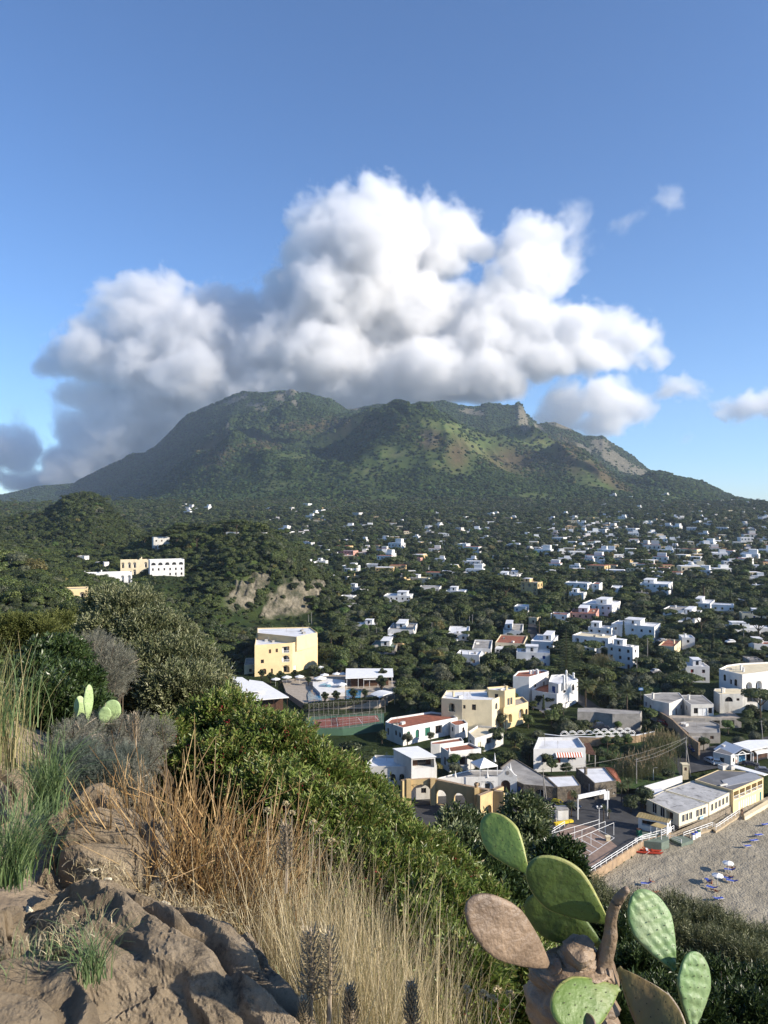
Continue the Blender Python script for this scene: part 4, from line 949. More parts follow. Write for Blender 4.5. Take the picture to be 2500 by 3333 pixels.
# beach sheet with uneven trodden sand
def beach():
    nx,ny=300,240;xs=np.linspace(-12,165,nx);X,T=np.meshgrid(xs,np.linspace(0,1,ny));Wy=wall_y(X);Y=62+(Wy+.4-62)*T
    Z=.05+.5*T+fbm(X/2.2,Y/2.2,3,4)*.10+fbm(X/.8,Y/.8,3,6)*.16+fbm(X/12,Y/12,2,8)*.12
    i=np.arange(ny-1)[:,None]*nx+np.arange(nx-1)[None];q=np.stack([i,i+1,i+nx+1,i+nx],-1).reshape(-1,4)
    o=link(bpy.data.objects.new('beach',np_mesh('beach',np.stack([X,Y,Z],-1).reshape(-1,3),quads=q,mats=[SANDM],smooth=True)));o['kind']='structure'
beach()
def drape(name,line,width,mat,dz=.12,step=3.0,z=None):
    """a strip that follows the ground along a line of (x, y) points; width may be a list"""
    P=[];W=[]
    for i in range(len(line)-1):
        a,b=np.array(line[i]),np.array(line[i+1]);n=max(1,int(np.linalg.norm(b-a)/step));wa=width[i] if isinstance(width,list) else width;wb=width[i+1] if isinstance(width,list) else width
        for k in range(n):P.append(a+(b-a)*k/n);W.append(wa+(wb-wa)*k/n)
    P.append(np.array(line[-1]));W.append(width[-1] if isinstance(width,list) else width);mb=MB();rows=[]
    for i,p in enumerate(P):
        t=P[min(i+1,len(P)-1)]-P[max(i-1,0)];t /= np.linalg.norm(t);nn=np.array([-t[1],t[0]])*W[i]/2
        a,b=p+nn,p-nn;zz=[z]*2 if z is not None else [max(float(g(*a)),float(g(*b)),float(g(*p)))+dz]*2
        rows.append(((a[0],a[1],zz[0]),(b[0],b[1],zz[1])))
    for i in range(len(rows)-1):mb.quad(rows[i][1],rows[i+1][1],rows[i+1][0],rows[i][0],mat)
    o=mb.build(name);o['kind']='structure'
    L_=np.array(P);WW=np.array(W)
    CLEAR.append(lambda x,y:(np.hypot(np.asarray(x)[...,None]-L_[:,0],np.asarray(y)[...,None]-L_[:,1])-WW/2-2.0).min(-1)<0)
    return o,rows
# promenade platform behind the sea wall, then the roads
PZ=2.15
def platform():
    mb=MB();pts=[(-6,92)]+[(p[0],p[1]) for p in SEAWALL[1:5]]+[(64,168),(72,180),(40,187),(12,184),(-20,170),(-45,120),(-30,92)]
    mb.ext(pts,-1.5,PZ,ASPH);o=mb.build('pavement');o['kind']='structure'
    CLEAR.append(lambda x,y:(x>-18)&(x<68)&(y<182)&(y>100))
platform()
def rt(p):q=ray(*p,0,150);return (q.x,q.y)
drape('road',[(34,176),(48,181),(60,186),(76,196),(92,203),(118,214),(160,232)],[10,8,8,12,14,13,12],ASPH,.25)
drape('road',[(80,200),(77,214),(72.5,226),(69,243),(66,262),(63,285),(66,320),(72,350),(74,372),(80,400)],[6.5,6.5,6.0,5.5,5,5,4.5,4.5,4.5,4.5],ASPH,.25)
drape('road',[(36,178),(10,176),(-10,172),(-30,164)],7,ASPH,.2)
# car park in brick with white marked bays
def crp(sx,sy,z=PZ):return Pz(sx,sy,z)
def carpark():
    a=[crp(1700,2820),crp(1830,2905),crp(2010,2755),crp(1930,2690),crp(1850,2682)]
    o=MBs(a,PZ+.02,PAVE,'parking_area');o['kind']='structure'
    mb=MB()
    def line(p,q,w=.14):
        p,q=np.array(p),np.array(q);t=(q-p)/np.linalg.norm(q-p);n=np.array([-t[1],t[0]])*w/2
        mb.quad((*(p-n),PZ+.05),(*(q-n),PZ+.05),(*(q+n),PZ+.05),(*(p+n),PZ+.05),WPAINT)
    A,B=np.array(crp(1850,2830)),np.array(crp(2000,2728));d=np.array(crp(1800,2800))-A;d=d/np.linalg.norm(d)*5
    line(A,B)
    for k in range(9):p=A+(B-A)*k/8;line(p,p+d)
    m=mb.build('road_markings');m['kind']='structure'
carpark()
def railing(name,pts,label,h=1.05,post=2.0,mat=WPAINT,rails=(1.0,.55),r=.055,cat='railing'):
    root=empty(name,pts[0]);tag(root,label,cat)
    for i in range(len(pts)-1):
        a,b=Vector(pts[i]),Vector(pts[i+1]);L=(b-a).length;n=max(1,round(L/post))
        for k in range(n+(i==len(pts)-2)):
            p=a+(b-a)*k/n;mb=MB();mb.box((0,0,0),(r*2,r*2,h),mat);o=mb.build('post',root);o.location=p-a.xyz+(a-Vector(pts[0]))
        for f in rails:
            mb=MB();mb.tube([(a-Vector(pts[0]))+Vector((0,0,h*f)),(b-Vector(pts[0]))+Vector((0,0,h*f))],r,mat,5);mb.build('rail',root)
    return root
def seawall():
    mb=MB();pts=SEAWALL[:5]
    for i in range(len(pts)-1):
        a,b=np.array(pts[i]),np.array(pts[i+1]);t=(b-a)/np.linalg.norm(b-a);n=np.array([t[1],-t[0]])*.35
        mb.ext([tuple(a),tuple(a+n),tuple(b+n),tuple(b)],-1,PZ+.12,TUFO)
    tag(mb.build('sea_wall'),'low ochre stone sea wall between car park and sand','wall')
    railing('railing',[(p[0]+.15,p[1]-.1,PZ+.12) for p in SEAWALL[1:5]],'long white wooden railing on top of the sea wall along the beach')
    A,B=crp(1645,2810),crp(1838,2690)
    railing('railing',[(A[0],A[1],PZ),(B[0],B[1],PZ)],'white railing on the landward side of the brick car park')
    # bamboo-like white poles above the car park
    for i,(p,q,lab) in enumerate([((1700,2740),(1950,2668),'uppermost sloping white pole frame over the car park'),((1730,2760),(1970,2674),'middle sloping white pole frame over the car park'),((1760,2780),(1998,2678),'lowest sloping white pole frame over the car park')]):
        a,b=Pz(*p,PZ+2.6),Pz(*q,PZ+2.6);r=empty('pole_frame',(a[0],a[1],PZ));tag(r,lab,'pole frame')
        mb=MB();mb.tube([(0,0,2.6),(b[0]-a[0],b[1]-a[1],2.6)],.04,WPAINT,5);mb.build('beam',r)
        for k in range(4):
            mb=MB();mb.box(((b[0]-a[0])*k/3,(b[1]-a[1])*k/3,0),(.1,.1,2.6),WPAINT);mb.build('post',r)
seawall()
O='only'
# ---- named buildings, footprints read off the photo at their roof height
W1=lambda s,z=1.0,w=1.0,h=1.2,fm=BROWN:(s,w,z,h,'win',.18,fm)
# garden hotel
hz=[(.07,2.6,8.0,2.4,'openrail',1.2,WHITE),(.07,2.8,4.2,2.4,'openrail',1.2,WHITE),(.40,.9,8.2,1.5,'shut',.2,BROWN),(.58,.9,8.4,1.4,'shut',.2,BROWN),(.2,1.2,4.6,1.4,'win',.2,BROWN),(.25,1.6,.3,2.2,'archdoor',.3,BROWN),(.45,.8,.3,2.0,'archdoor',.3,BROWN),(.82,2.8,7.9,2.5,'openrail',1.3,WHITE),(.82,3.0,4.4,2.6,'archopenrail',1.3,WHITE),(.82,3.0,.3,2.9,'archopen',1.3,CREAM)]
building('garden_hotel','large yellow four-storey hotel with white balconies and a bright blank end wall','hotel',[Pz(829,2100,19.3),Pz(952,2092,19.3),Pz(1034,2075,19.3),Pz(1010,2056,19.3),Pz(836,2060,19.3)],19.3,7.6,YELLOW,ROOFW,.6,holes={0:hz,1:[(.10,1.6,0.2,2.4,'door',.2,WHITE)],4:[]},clutter=5,chim=2)
building('roof_storey','set-back white-roofed top storey of the large yellow hotel','roof storey',[Pz(966,2073,21.4),Pz(1033,2058.5,21.4),Pz(1009,2041,21.4),Pz(838,2044,21.4),Pz(838,2060,21.4)],21.4,18.8,YELLOW,ROOFW,.35,holes={O:1},clutter=6)
building('hotel_wing','lower shaded wing with blue awning at the left foot of the yellow hotel','building',[Pz(795,2165,11),Pz(833,2162,11),Pz(838,2140,11),Pz(800,2142,11)],11,7,CREAM,ROOFG,.2,storeys=1)
# white restaurant roofs left of the pool
def canopy(name,label,pts,z,ground,mat,thick=.25,posts=True,cat='canopy',slope=0.0,wall=None,pm=WPAINT,par=None):
    c=np.mean(pts,axis=0);r=par or empty(name,(c[0],c[1],ground)); 
    if not par:tag(r,label,cat)
    mb=MB();q=[(p[0]-c[0],p[1]-c[1]) for p in pts];mb.ext(q,z-ground,z-ground+thick,mat,bottom=True);mb.build('roof',r)
    if posts:
        for i in range(len(q)):
            a,b=np.array(q[i])*.95,np.array(q[(i+1) % len(q)])*.95;n=max(1,int(np.linalg.norm(b-a)/3.5))
            for k in range(n):
                p=a+(b-a)*k/n;mb=MB();mb.box((p[0],p[1],0),(.14,.14,z-ground),pm);mb.build('post',r)
    if wall:mb=MB();mb.ext([(p[0]*.8,p[1]*.8+1) for p in q],0,z-ground-.02,wall,top=False);mb.build('wall',r)
    FOOT.append((c[0],c[1],max(np.linalg.norm(np.array(p)-c) for p in pts)*.8))
    return r
gz=7.0
canopy('restaurant_terrace','large white flat restaurant roof on posts, nearest building left of the pool',[K1(p,10.6) for p in [(235,722),(275,778),(665,745),(430,605),(310,588)]],10.4,5.5,CANVAS,wall=BROWN,pm=BROWN,cat='restaurant')
canopy('roof_canopy','raised white canvas roof strip on the big restaurant roof left of the pool',[K1(p,11.6) for p in [(225,700),(440,690),(245,565),(118,562)]],11.4,5.5,CANVAS,wall=GREYW)
# pools, bar and parasols
def sheet_px(name,pts,z,mat,kindl='structure',label=None,cat=None,K=K1):
    mb=MB();mb.ext([K(p,z) for p in pts],z-2.5,z,mat);o=mb.build(name)
    if kindl:o['kind']=kindl
    else:tag(o,label,cat)
    return o
POOLW=pmat('pool_water',(.02,.16,.30),.08,.15,.5,.25,3,spec=.6);POOLL=pmat('light_pool_water',(.10,.38,.50),.08,.1,.5,.25,3,spec=.6)
TERR=pmat('terrace_tiles',(.42,.36,.29),.85,.15,.8,.1,3)
sheet_px('terrace',[(640,700),(800,800),(1480,780),(1640,700),(1640,600),(1180,530),(870,560),(600,590)],7.6,TERR)
CLEAR.append(lambda x,y:(x>-62)&(x<6)&(y>215)&(y<285))
sheet_px('pool',[(840,785),(960,775),(950,668),(850,680),(832,720)],7.85,POOLW,None,'deep blue swimming pool behind the clipped pines','pool')
sheet_px('pool',[(1182,755),(1310,740),(1315,690),(1240,668),(1180,680)],7.85,POOLW,None,'blue swimming pool in front of the white-roofed bar','pool')
sheet_px('pool_deck',[(880,640),(945,705),(1170,700),(1170,590),(990,575),(880,600)],8.9,WHITE,None,'raised white deck around the small round pool','pool deck')
sheet_px('pool',[(945,650),(1040,655),(1045,625),(990,618),(945,630)],8.95,POOLL,None,'small light blue raised pool on the white deck','pool')
canopy('pool_bar','long pool bar under a cream ribbed canvas roof',[K1(p,11.2) for p in [(1175,575),(1605,560),(1600,487),(1178,487)]],11.0,7.6,CANVAS,cat='bar',wall=BROWN)
canopy('bar_annex','small white-roofed annex in front of the ribbed pool bar',[K1(p,10.6) for p in [(1335,585),(1470,583),(1450,545),(1330,548)]],10.4,7.6,CANVAS,cat='bar')
def arched_canopy():
    a,b=[np.array(K2(p,9.2)) for p in [(95,322),(305,290)]];c,d=[np.array(K2(p,9.2)) for p in [(190,268),(12,292)]]
    r=empty('curved_canopy',(a[0],a[1],5.8));tag(r,'white curved canvas canopy beside the tennis court','canopy');mb=MB();n=8
    for i in range(n):
        t0,t1=i/n,(i+1)/n;h=lambda t:3.0+.9*math.sin(math.pi*t)
        P=lambda t,m:tuple(np.append((a*(1-m)+d*m)*(1-t)+(b*(1-m)+c*m)*t-a,h(t)))
        mb.quad(P(t0,0),P(t1,0),P(t1,1),P(t0,1),CANVAS);q=P(t0,0);q2=P(t1,0);mb.quad((q[0],q[1],q[2]-.25),(q2[0],q2[1],q2[2]-.25),q2,q,CANVAS)
    mb.build('roof',r)
    for t in (0,.33,.66,1):
        for e,f in ((a,b),(d,c)):
            p=e*(1-t)+f*t-a;mb=MB();mb.box((p[0],p[1],0),(.12,.12,3.0),WPAINT);mb.build('post',r)
arched_canopy()
# tennis court
TCR=pmat('court_red',(.26,.085,.06),.9,.12,.3,stain=((.16,.07,.05),.4,.5));TCG=pmat('court_green',(.07,.14,.09),.9,.1,.3)
sheet_px('tennis_court_ground',[(800,1040),(1150,1025),(1520,985),(1520,890),(1100,910),(820,925)],6.2,TCG)
sheet_px('tennis_court_surface',[(880,1025),(1110,1012),(1482,962),(1460,908),(1110,925),(900,950)],6.24,TCR)
CLEAR.append(lambda x,y:(x>-52)&(x<12)&(y>196)&(y<226))
def court():
    cl=MB()
    for (p,q) in (((925,1012),(1470,950)),((920,962),(1450,915)),((1105,1005),(1090,930)),((1330,985),(1290,932)),((1470,950),(1440,915))):
        a,b=np.array(K1(p,6.27)),np.array(K1(q,6.27));t=(b-a)/np.linalg.norm(b-a);n=np.array([-t[1],t[0]])*.06;cl.quad((*(a-n),6.27),(*(b-n),6.27),(*(b+n),6.27),(*(a+n),6.27),WPAINT)
    cl.build('court_lines')['kind']='structure'
    a,b=K1((1090,925),6.25),K1((1118,1005),6.25);r=empty('tennis_net',(a[0],a[1],6.25));tag(r,'dark tennis net across the red court','net');mb=MB()
    dx,dy=b[0]-a[0],b[1]-a[1]
    for i in range(24):mb.quad((dx*i/24,dy*i/24,.05),(dx*(i+.55)/24,dy*(i+.55)/24,.05),(dx*(i+.55)/24,dy*(i+.55)/24,.92),(dx*i/24,dy*i/24,.92),BROWN)
    mb.build('net',r);mb=MB();mb.quad((0,0,.9),(dx,dy,.9),(dx,dy,1.0),(0,0,1.0),WPAINT);mb.build('net_band',r)
    for nm,pts,lab in (('front',[(840,1022),(1150,1028),(1500,985)],'tall wire fence on the near side of the red tennis court'),('back',[(845,925),(1110,905),(1530,888)],'wire fence along the far side of the red tennis court')):
        r=empty('court_fence',(*K1(pts[0],6.2),6.2));tag(r,lab,'fence');o_=np.array(K1(pts[0],6.2))
        for i in range(len(pts)-1):
            a,b=np.array(K1(pts[i],6.2))-o_,np.array(K1(pts[i+1],6.2))-o_;n=6
            for k in range(n+(i==1)):p=a+(b-a)*k/n;mb=MB();mb.tube([(p[0],p[1],0),(p[0],p[1],4.2)],.055,GREYW,5);mb.build('post',r)
            for h in (.1,2.1,4.15):mb=MB();mb.tube([(a[0],a[1],h),(b[0],b[1],h)],.03,GREYW,4);mb.build('wire',r)
            mb=MB();L=np.linalg.norm(b-a);m=int(L/1.1)
            for k in range(m):
                p=a+(b-a)*k/m;mb.tube([(p[0],p[1],0.1),(p[0],p[1],4.1)],.010,GREYW,3)
            for k in range(8):mb.tube([(a[0],a[1],.5*k+.3),(b[0],b[1],.5*k+.3)],.010,GREYW,3)
            o=mb.build('wire_mesh',r);o['kind']='stuff'
court()
def hedge(name,label,pts,z,w,h,K=K1,mat='dark',group=None):
    P=[np.array(K(p,z)) for p in pts];lob=[];o_=P[0]
    for i in range(len(P)-1):
        n=max(1,int(np.linalg.norm(P[i+1]-P[i])/(w*.55)))
        for k in range(n+1):
            p=P[i]+(P[i+1]-P[i])*k/n-o_;lob.append((p[0]+rnd.uniform(-.15,.15),p[1]+rnd.uniform(-.15,.15),h*.5,w*.62,w*.62,h*.56))
    r=empty(name,(o_[0],o_[1],z));tag(r,label,'hedge' if 'hedge' in name else 'bush',group)
    me=crown_mesh('foliage',lob,int(260*len(lob)),.34,G[mat],3,corek=.88);o=bpy.data.objects.new('foliage',me);C.objects.link(o);o.parent=r;o['kind']='stuff'
    for i in range(0,len(lob),3):
        m2=MB();m2.tube([(lob[i][0],lob[i][1],-.3),(lob[i][0],lob[i][1],h*.5)],.06,bark,5);m2.build('stem',r)
    for l in lob:FOOT.append((o_[0]+l[0],o_[1]+l[1],w*.5))
hedge('clipped_hedge','long clipped dark hedge between pool and tennis court',[(820,862),(1130,828),(1478,795)],6.6,1.7,2.2)
# topiary pines by the pools
def topiary(px,z,s,label):
    x,y=K1(px,z);r=empty('topiary_pine',(x,y,z));tag(r,label,'tree','clipped pines around the pool');rs=np.random.RandomState(int(px[0]));lob=[]
    for i in range(7):
        a=i*2.4;d=s*.55*(.35+.1*i);lob.append((d*math.cos(a),d*math.sin(a),s*(1.0+.12*i),s*.36,s*.36,s*.26))
        m=MB();m.tube([(0,0,s*.3),(d*math.cos(a)*.6,d*math.sin(a)*.6,s*.8),(d*math.cos(a),d*math.sin(a),s*(1.0+.12*i))],.05*s,bark,5);m.build('limb',r)
        me=crown_mesh('crown_ball',[lob[-1]],260,s*.11,G['dark'],i,corek=.92);o=bpy.data.objects.new('crown_ball',me);C.objects.link(o);o.parent=r
    m=MB();m.tube([(0,0,-.3),(0,0,s*.4)],.1*s,bark,6);m.build('trunk',r);FOOT.append((x,y,s*.6))
for p,z,s,lab in [((590,610),7.6,2.0,'clipped cloud-pruned pine before the hotel arches'),((720,600),7.6,2.0,'clipped pine with round balls right of the hotel entrance'),((500,620),7.6,1.9,'clipped pine left of the hotel garden'),((420,590),7.6,1.9,'bushy clipped pine at the hotel corner'),((840,640),7.6,1.6,'small clipped ball pine beside the parasols'),
                     ((990,800),7.6,1.8,'clipped pine at the corner of the deep blue pool'),((1090,800),7.6,2.0,'clipped pine before the raised white deck'),((1245,780),7.6,2.0,'clipped pine beside the blue pool before the bar'),((1350,765),7.6,1.7,'clipped pine behind the hedge near the curved canopy'),((1500,700),7.6,2.8,'large clipped pine with many balls by the pool bar'),((1510,600),8.2,2.2,'clipped pine standing at the pool bar roof'),((1130,545),7.6,2.2,'clipped pine at the left end of the pool bar'),((900,600),7.6,1.8,'clipped pine at the lawn edge')]:topiary(p,z,s,lab)
def parasol_obj(x,y,z,r,h,label,group,tilt=0.0,hole=True):
    e=empty('parasol',(x,y,z),rnd.uniform(0,6));tag(e,label,'parasol',group);mb=MB();n=8
    for i in range(n):
        a0,a1=6.2832*i/n,6.2832*(i+1)/n;r0=r*.12 if hole else 0.001
        mb.quad((r0*math.cos(a0),r0*math.sin(a0),h),(r*math.cos(a0),r*math.sin(a0),h-r*.33),(r*math.cos(a1),r*math.sin(a1),h-r*.33),(r0*math.cos(a1),r0*math.sin(a1),h),CANVAS)
        mb.quad((r*math.cos(a0),r*math.sin(a0),h-r*.33),(r*math.cos(a0),r*math.sin(a0),h-r*.33-.14),(r*math.cos(a1),r*math.sin(a1),h-r*.33-.14),(r*math.cos(a1),r*math.sin(a1),h-r*.33),CANVAS)
    mb.build('canopy',e)
    if hole:
        m=MB();m.poly([(r*.16*math.cos(6.28*i/8),r*.16*math.sin(6.28*i/8),h+.03) for i in range(8)],BLUEP);m.build('crown_patch',e)
    m=MB();m.tube([(0,0,-.3),(0,0,h+.12)],.035,WPAINT,6);m.build('pole',e)
    return e
for p,r,lab in [((645,620),1.9,'white parasol on the hotel lawn, nearest the arches'),((545,640),1.7,'white parasol at the left of the hotel lawn'),((760,615),1.8,'flat white parasol behind the clipped ball pines'),((945,625),2.4,'widest white parasol on the pool terrace'),((985,600),1.7,'white parasol just behind the widest one'),((1095,590),1.7,'left one of two parasols before the pool bar'),((1152,590),1.7,'right one of two parasols before the pool bar'),((1138,685),1.9,'white parasol on the raised white deck'),((1028,680),1.5,'small white parasol beside the light blue pool'),((948,530),2.2,'white parasol standing alone on the lawn behind the pools')]:
    x,y=K1(p,7.7);parasol_obj(x,y,7.7,r,2.9,lab,'white parasols around the hotel pool',hole=False)
# yellow villa
building('yellow_villa','yellow villa with white flat roofs, arched loggia and shuttered windows','villa',[K2(p,13.7) for p in [(655,338),(840,352),(1110,355),(1228,303),(1060,262),(700,268)]],13.7,6,CREAM,ROOFW,.5,
         holes={0:[(.50,2.0,3.8,2.6,'archopen',1.3,CREAM)],1:[(.08,.7,5.0,1.1,'win',.2,BROWN),(.40,1.2,4.6,1.7,'win',.2,BROWN)],2:[(.32,1.5,4.2,2.0,'archwin',.2,WPAINT),(.78,1.6,4.6,2.1,'win',.2,WPAINT),(.8,1.5,.3,2.2,'door',.2,BROWN)]},clutter=4,chim=1)
building('villa_wing','raised right wing of the yellow villa with a triple window','villa',[K2(p,15.6) for p in [(1225,272),(1320,252),(1230,228),(1065,240),(1080,262)]],15.6,6.5,YELLOW,ROOFW,.4,holes={0:[(.35,1.0,4.4,2.2,'win',.2,WPAINT),(.62,1.0,4.4,2.2,'win',.2,WPAINT)]},clutter=2,chim=1)
building('villa_terrace','arcaded garden terrace of the yellow villa with round openings','terrace',[K2(p,10.6) for p in [(1215,432),(1330,405),(1436,372),(1385,325),(1240,345)]],10.6,5.6,YELLOW,TERR,.5,holes={0:[(.5,1.8,.3,2.6,'archopen',1.0,BROWN)],1:[(.4,2.6,.5,3.0,'archopen',1.0,WHITE),(.85,1.3,1.2,1.8,'archwin',.3,BROWN)]})
# arched white house with terracotta terrace
A_=lambda s,w=1.1,zb=.05,h=2.4,fm=GREENP:(s,w,zb,h,'archdoor',.3,fm)
building('arched_house','white house with round-topped openings under a terracotta roof terrace with plants','house',[K2(p,8.7) for p in [(150,552),(310,605),(470,572),(800,512),(740,480),(560,460),(200,515)]],8.7,4.9,WHITE,ROOFR,.5,
         holes={0:[(.15,.9,.2,2.2,'archdoor',.3,BROWN),(.6,.9,.9,1.5,'archwin',.3,BROWN),(.82,.9,.7,1.5,'archwin',.3,BROWN)],1:[A_(.3,1.3),A_(.8,1.3)],2:[(.18,1.8,.05,2.4,'door',.2,GREENP),(.48,2.4,.05,2.4,'open',.8,BROWN)]},clutter=4)
building('round_bay','rounded white bay with a small window at the right end of the arched house','house',[K2(p,8.0) for p in [(735,560),(775,580),(815,582),(890,560),(860,533),(745,528)]],8.0,4.6,WHITE,ROOFR,.3,holes={0:[(.5,.8,1.2,1.3,'win',.2,BROWN)],2:[(.5,.9,1.0,1.4,'win',.2,BROWN)]})
building('red_terrace_house','white walled house with a large terracotta roof terrace and pinnacle','house',[K2(p,8.0) for p in [(650,778),(722,822),(1012,790),(905,738)]],8.0,3.8,WHITE,ROOFR,.45,holes={0:[(.5,1.0,.1,2.1,'door',.2,BROWN)],1:[(.45,2.2,.1,2.4,'open',1.5,BROWN)]})
building('stepped_terrace','narrow white terrace with red floor below the arched house','terrace',[K2(p,6.9) for p in [(560,752),(640,752),(855,722),(830,690),(560,730)]],6.9,4.5,WHITE,ROOFR,.3,holes={O:1})
building('small_court_house','low white house with pale roof court right of the red terraces','house',[K2(p,7.8) for p in [(895,640),(955,700),(1212,625),(1190,600),(980,583)]],7.8,4.0,WHITE2,CREAM,.6,holes={0:[(.4,1.2,.5,1.6,'win',.2,GREENP)],1:[(.15,1.4,.1,2.2,'door',.2,CREAM),(.5,2.4,1.0,1.8,'open',.6,STONE),(.85,1.2,.8,2.0,'door',.2,WPAINT)]})
building('beachfront_house','big worn white house with green shutters and a striped awning','house',[K2(p,10.2) for p in [(-45,952),(375,952),(614,945),(590,870),(60,850)]],10.2,3.4,WHITE2,ROOFW,.5,
         holes={0:[(.63,1.2,3.4,1.6,'archwin',.2,GREENP),(.82,1.2,3.4,1.6,'archwin',.2,GREENP),(.7,2.6,.1,2.2,'open',1.0,GREENP),(.3,1.2,3.4,1.6,'archwin',.2,GREENP)],1:[(.12,.5,5.0,.5,'win',.2,BROWN),(.5,1.2,.4,1.2,'win',.2,BROWN)]},clutter=1)
building('roof_pavilion','open roof pavilion with flat white roof and satellite dishes on the worn white house','pavilion',[K2(p,12.7) for p in [(225,800),(385,882),(600,868),(440,780)]],12.7,9.7,WHITE,CANVAS,0,holes={0:[],1:[(.5,5.2,.6,2.0,'open',2.0,BROWN)]},overhang=.3)
def awning(name,label,K,p0,p1,z0,drop,out,mats=(CANVAS,FM['r']),n=None):
    a,b=np.array(K(p0,z0)),np.array(K(p1,z0));L=np.linalg.norm(b-a);t=(b-a)/L;nn=np.array([t[1],-t[0]]);n=n or int(L/.32);r=empty(name,(a[0],a[1],z0-drop));tag(r,label,'awning')
    for i in range(n):
        p,q=t*L*i/n,t*L*(i+1)/n;mb=MB();m=mats[i % 2];o1=nn*out
        mb.quad((*(p+o1),0),(*(q+o1),0),(*q,drop),(*p,drop),m);mb.quad((*(p+o1),-.2),(*(q+o1),-.2),(*(q+o1),0),(*(p+o1),0),m);mb.build('awning_stripe',r)
awning('striped_awning','small red and white striped awning over green shuttered windows',K2,(190,985),(342,985),8.9,.5,.8)
def tent():
    P=[np.array(K2(p,9.4)) for p in [(915,912),(1002,965),(1162,942),(1075,895)]];c=sum(P)/4;r=empty('garden_tent',(c[0],c[1],6.6));tag(r,'white pavilion tent with a pointed roof and four posts','tent');mb=MB()
    for i in range(4):
        a,b=P[i]-c,P[(i+1) % 4]-c;mb.poly([(*a,2.8),(*b,2.8),(0,0,4.3)],CANVAS);mb.quad((*a,2.5),(*b,2.5),(*b,2.8),(*a,2.8),CANVAS)
    mb.build('canopy',r)
    for p in P:q=(p-c)*.97;m=MB();m.box((q[0],q[1],0),(.14,.14,2.6),WPAINT);m.build('post',r)
tent()
building('gabled_gatehouse','white arcaded house with curved parapet and low arched openings','house',[K2(p,6.7) for p in [(620,1058),(830,1050),(1165,1045),(1335,1052),(1290,985),(900,985)]],6.7,2.9,WHITE,ROOFG,.25,
         holes={0:[(.85,1.3,.9,1.5,'archwin',.3,BROWN)],1:[(.08,1.4,.8,1.7,'archopen',.6,BROWN),(.45,1.0,1.6,.8,'win',.2,BROWN),(.72,3.0,.05,2.7,'archopen',.35,WHITE)],2:[(.4,2.2,.05,3.0,'archdoor',.4,BROWN)]})
def gable():
    z=6.7;P=[K2(p,z) for p in [(1165,1045),(1335,1052)]];a,b=map(np.array,P);L=np.linalg.norm(b-a);t=(b-a)/L;n=np.array([-t[1],t[0]])*.45
    prof=[(0,0),(0,.35),(.1,.55),(.2,1.0),(.32,1.55),(.4,1.9),(.44,2.25),(.5,2.4),(.56,2.25),(.6,1.9),(.68,1.55),(.8,1.0),(.9,.55),(1,.35),(1,0)]
    mb=MB();F0=[(t[0]*L*u,t[1]*L*u,h) for u,h in prof];F1=[(p[0]+n[0],p[1]+n[1],p[2]) for p in F0]
    mb.poly(F0,WHITE);mb.poly(F1[::-1],WHITE)
    for i in range(len(prof)-1):mb.quad(F0[i],F1[i],F1[i+1],F0[i+1],WHITE)
    r=empty('curved_gable',(a[0],a[1],z));tag(r,'baroque curved white gable with a round crest above the arched door','gable');mb.build('gable_wall',r)
    m=MB();c=(t*L*.5-n*.1);m.poly([(c[0]+t[0]*.45*math.cos(q),c[1]+t[1]*.45*math.cos(q),1.0+.5*math.sin(q)) for q in np.linspace(0,6.28,12)[:-1]],GREYW);m.build('crest',r)
    for px,hh,lab in (((780,1048),1.6,'white pointed finial on the left of the gatehouse wall'),((1068,1045),1.5,'white pointed finial in the middle of the gatehouse wall'),((1275,985),1.8,'white pointed finial behind the curved gable'),((1135,905),2.2,'tall white finial left of the curved gable'),((725,822),1.3,'small white finial at the corner of the red roof terrace')):
        x,y=K2(px,6.7 if px[1]>830 else 8.0);e=empty('finial',(x,y,6.6 if px[1]>830 else 7.9));tag(e,lab,'finial');m=MB();m.tube([(0,0,0),(0,0,.3),(0,0,.7),(0,0,hh)],[.35,.3,.22,.03],WHITE,8);m.build('shaft',e)
gable()
building('stone_arch_house','low dark stone house with white-rimmed arched window and grey roof','house',[K3(p,5.7) for p in [(0,1070),(75,1080),(150,1115),(455,1140),(350,1045),(270,1000),(60,872),(-60,960)]],5.7,2.4,STONE,ROOFG,.2,holes={0:[],1:[(.5,1.2,.1,2.2,'door',.2,BLUEP)],2:[(.5,2.6,.5,1.9,'archwin',.25,WPAINT)]},clutter=3)
building('white_roof_stone_house','dark stone house with bright white flat roof and an arched doorway','house',[K3(p,5.75) for p in [(455,1140),(665,1125),(598,1033),(350,1043)]],5.75,2.4,STONE,ROOFW,.15,holes={0:[(.62,2.4,.05,2.4,'archdoor',.35,BROWN)]})
def arch_rim(label,K,p,z0,w,h):
    x,y=K(p,z0);r=empty('arch_surround',(x,y,z0));tag(r,label,'arch');mb=MB();n=12;rr=w/2;out=rr+.35
    f=lambda q,a:(q*math.cos(a),-.12,h-rr+q*math.sin(a))
    for i in range(n):
        a0,a1=math.pi*i/n,math.pi*(i+1)/n;mb.quad(f(rr,a0),f(out,a0),f(out,a1),f(rr,a1),WPAINT);mb.quad(f(out,a0),(f(out,a0)[0],.1,f(out,a0)[2]),(f(out,a1)[0],.1,f(out,a1)[2]),f(out,a1),WPAINT)
    for s in (-1,1):mb.box((s*(rr+.175),0,0),(.35,.24,h-rr),WPAINT)
    mb.build('rim',r)
arch_rim('white arch surround around the doorway of the white-roofed stone house',K3,(585,1245),2.3,3.2,2.9)
arch_rim('white arch surround around the window of the grey-roofed stone house',K3,(305,1228),2.3,3.2,2.7)
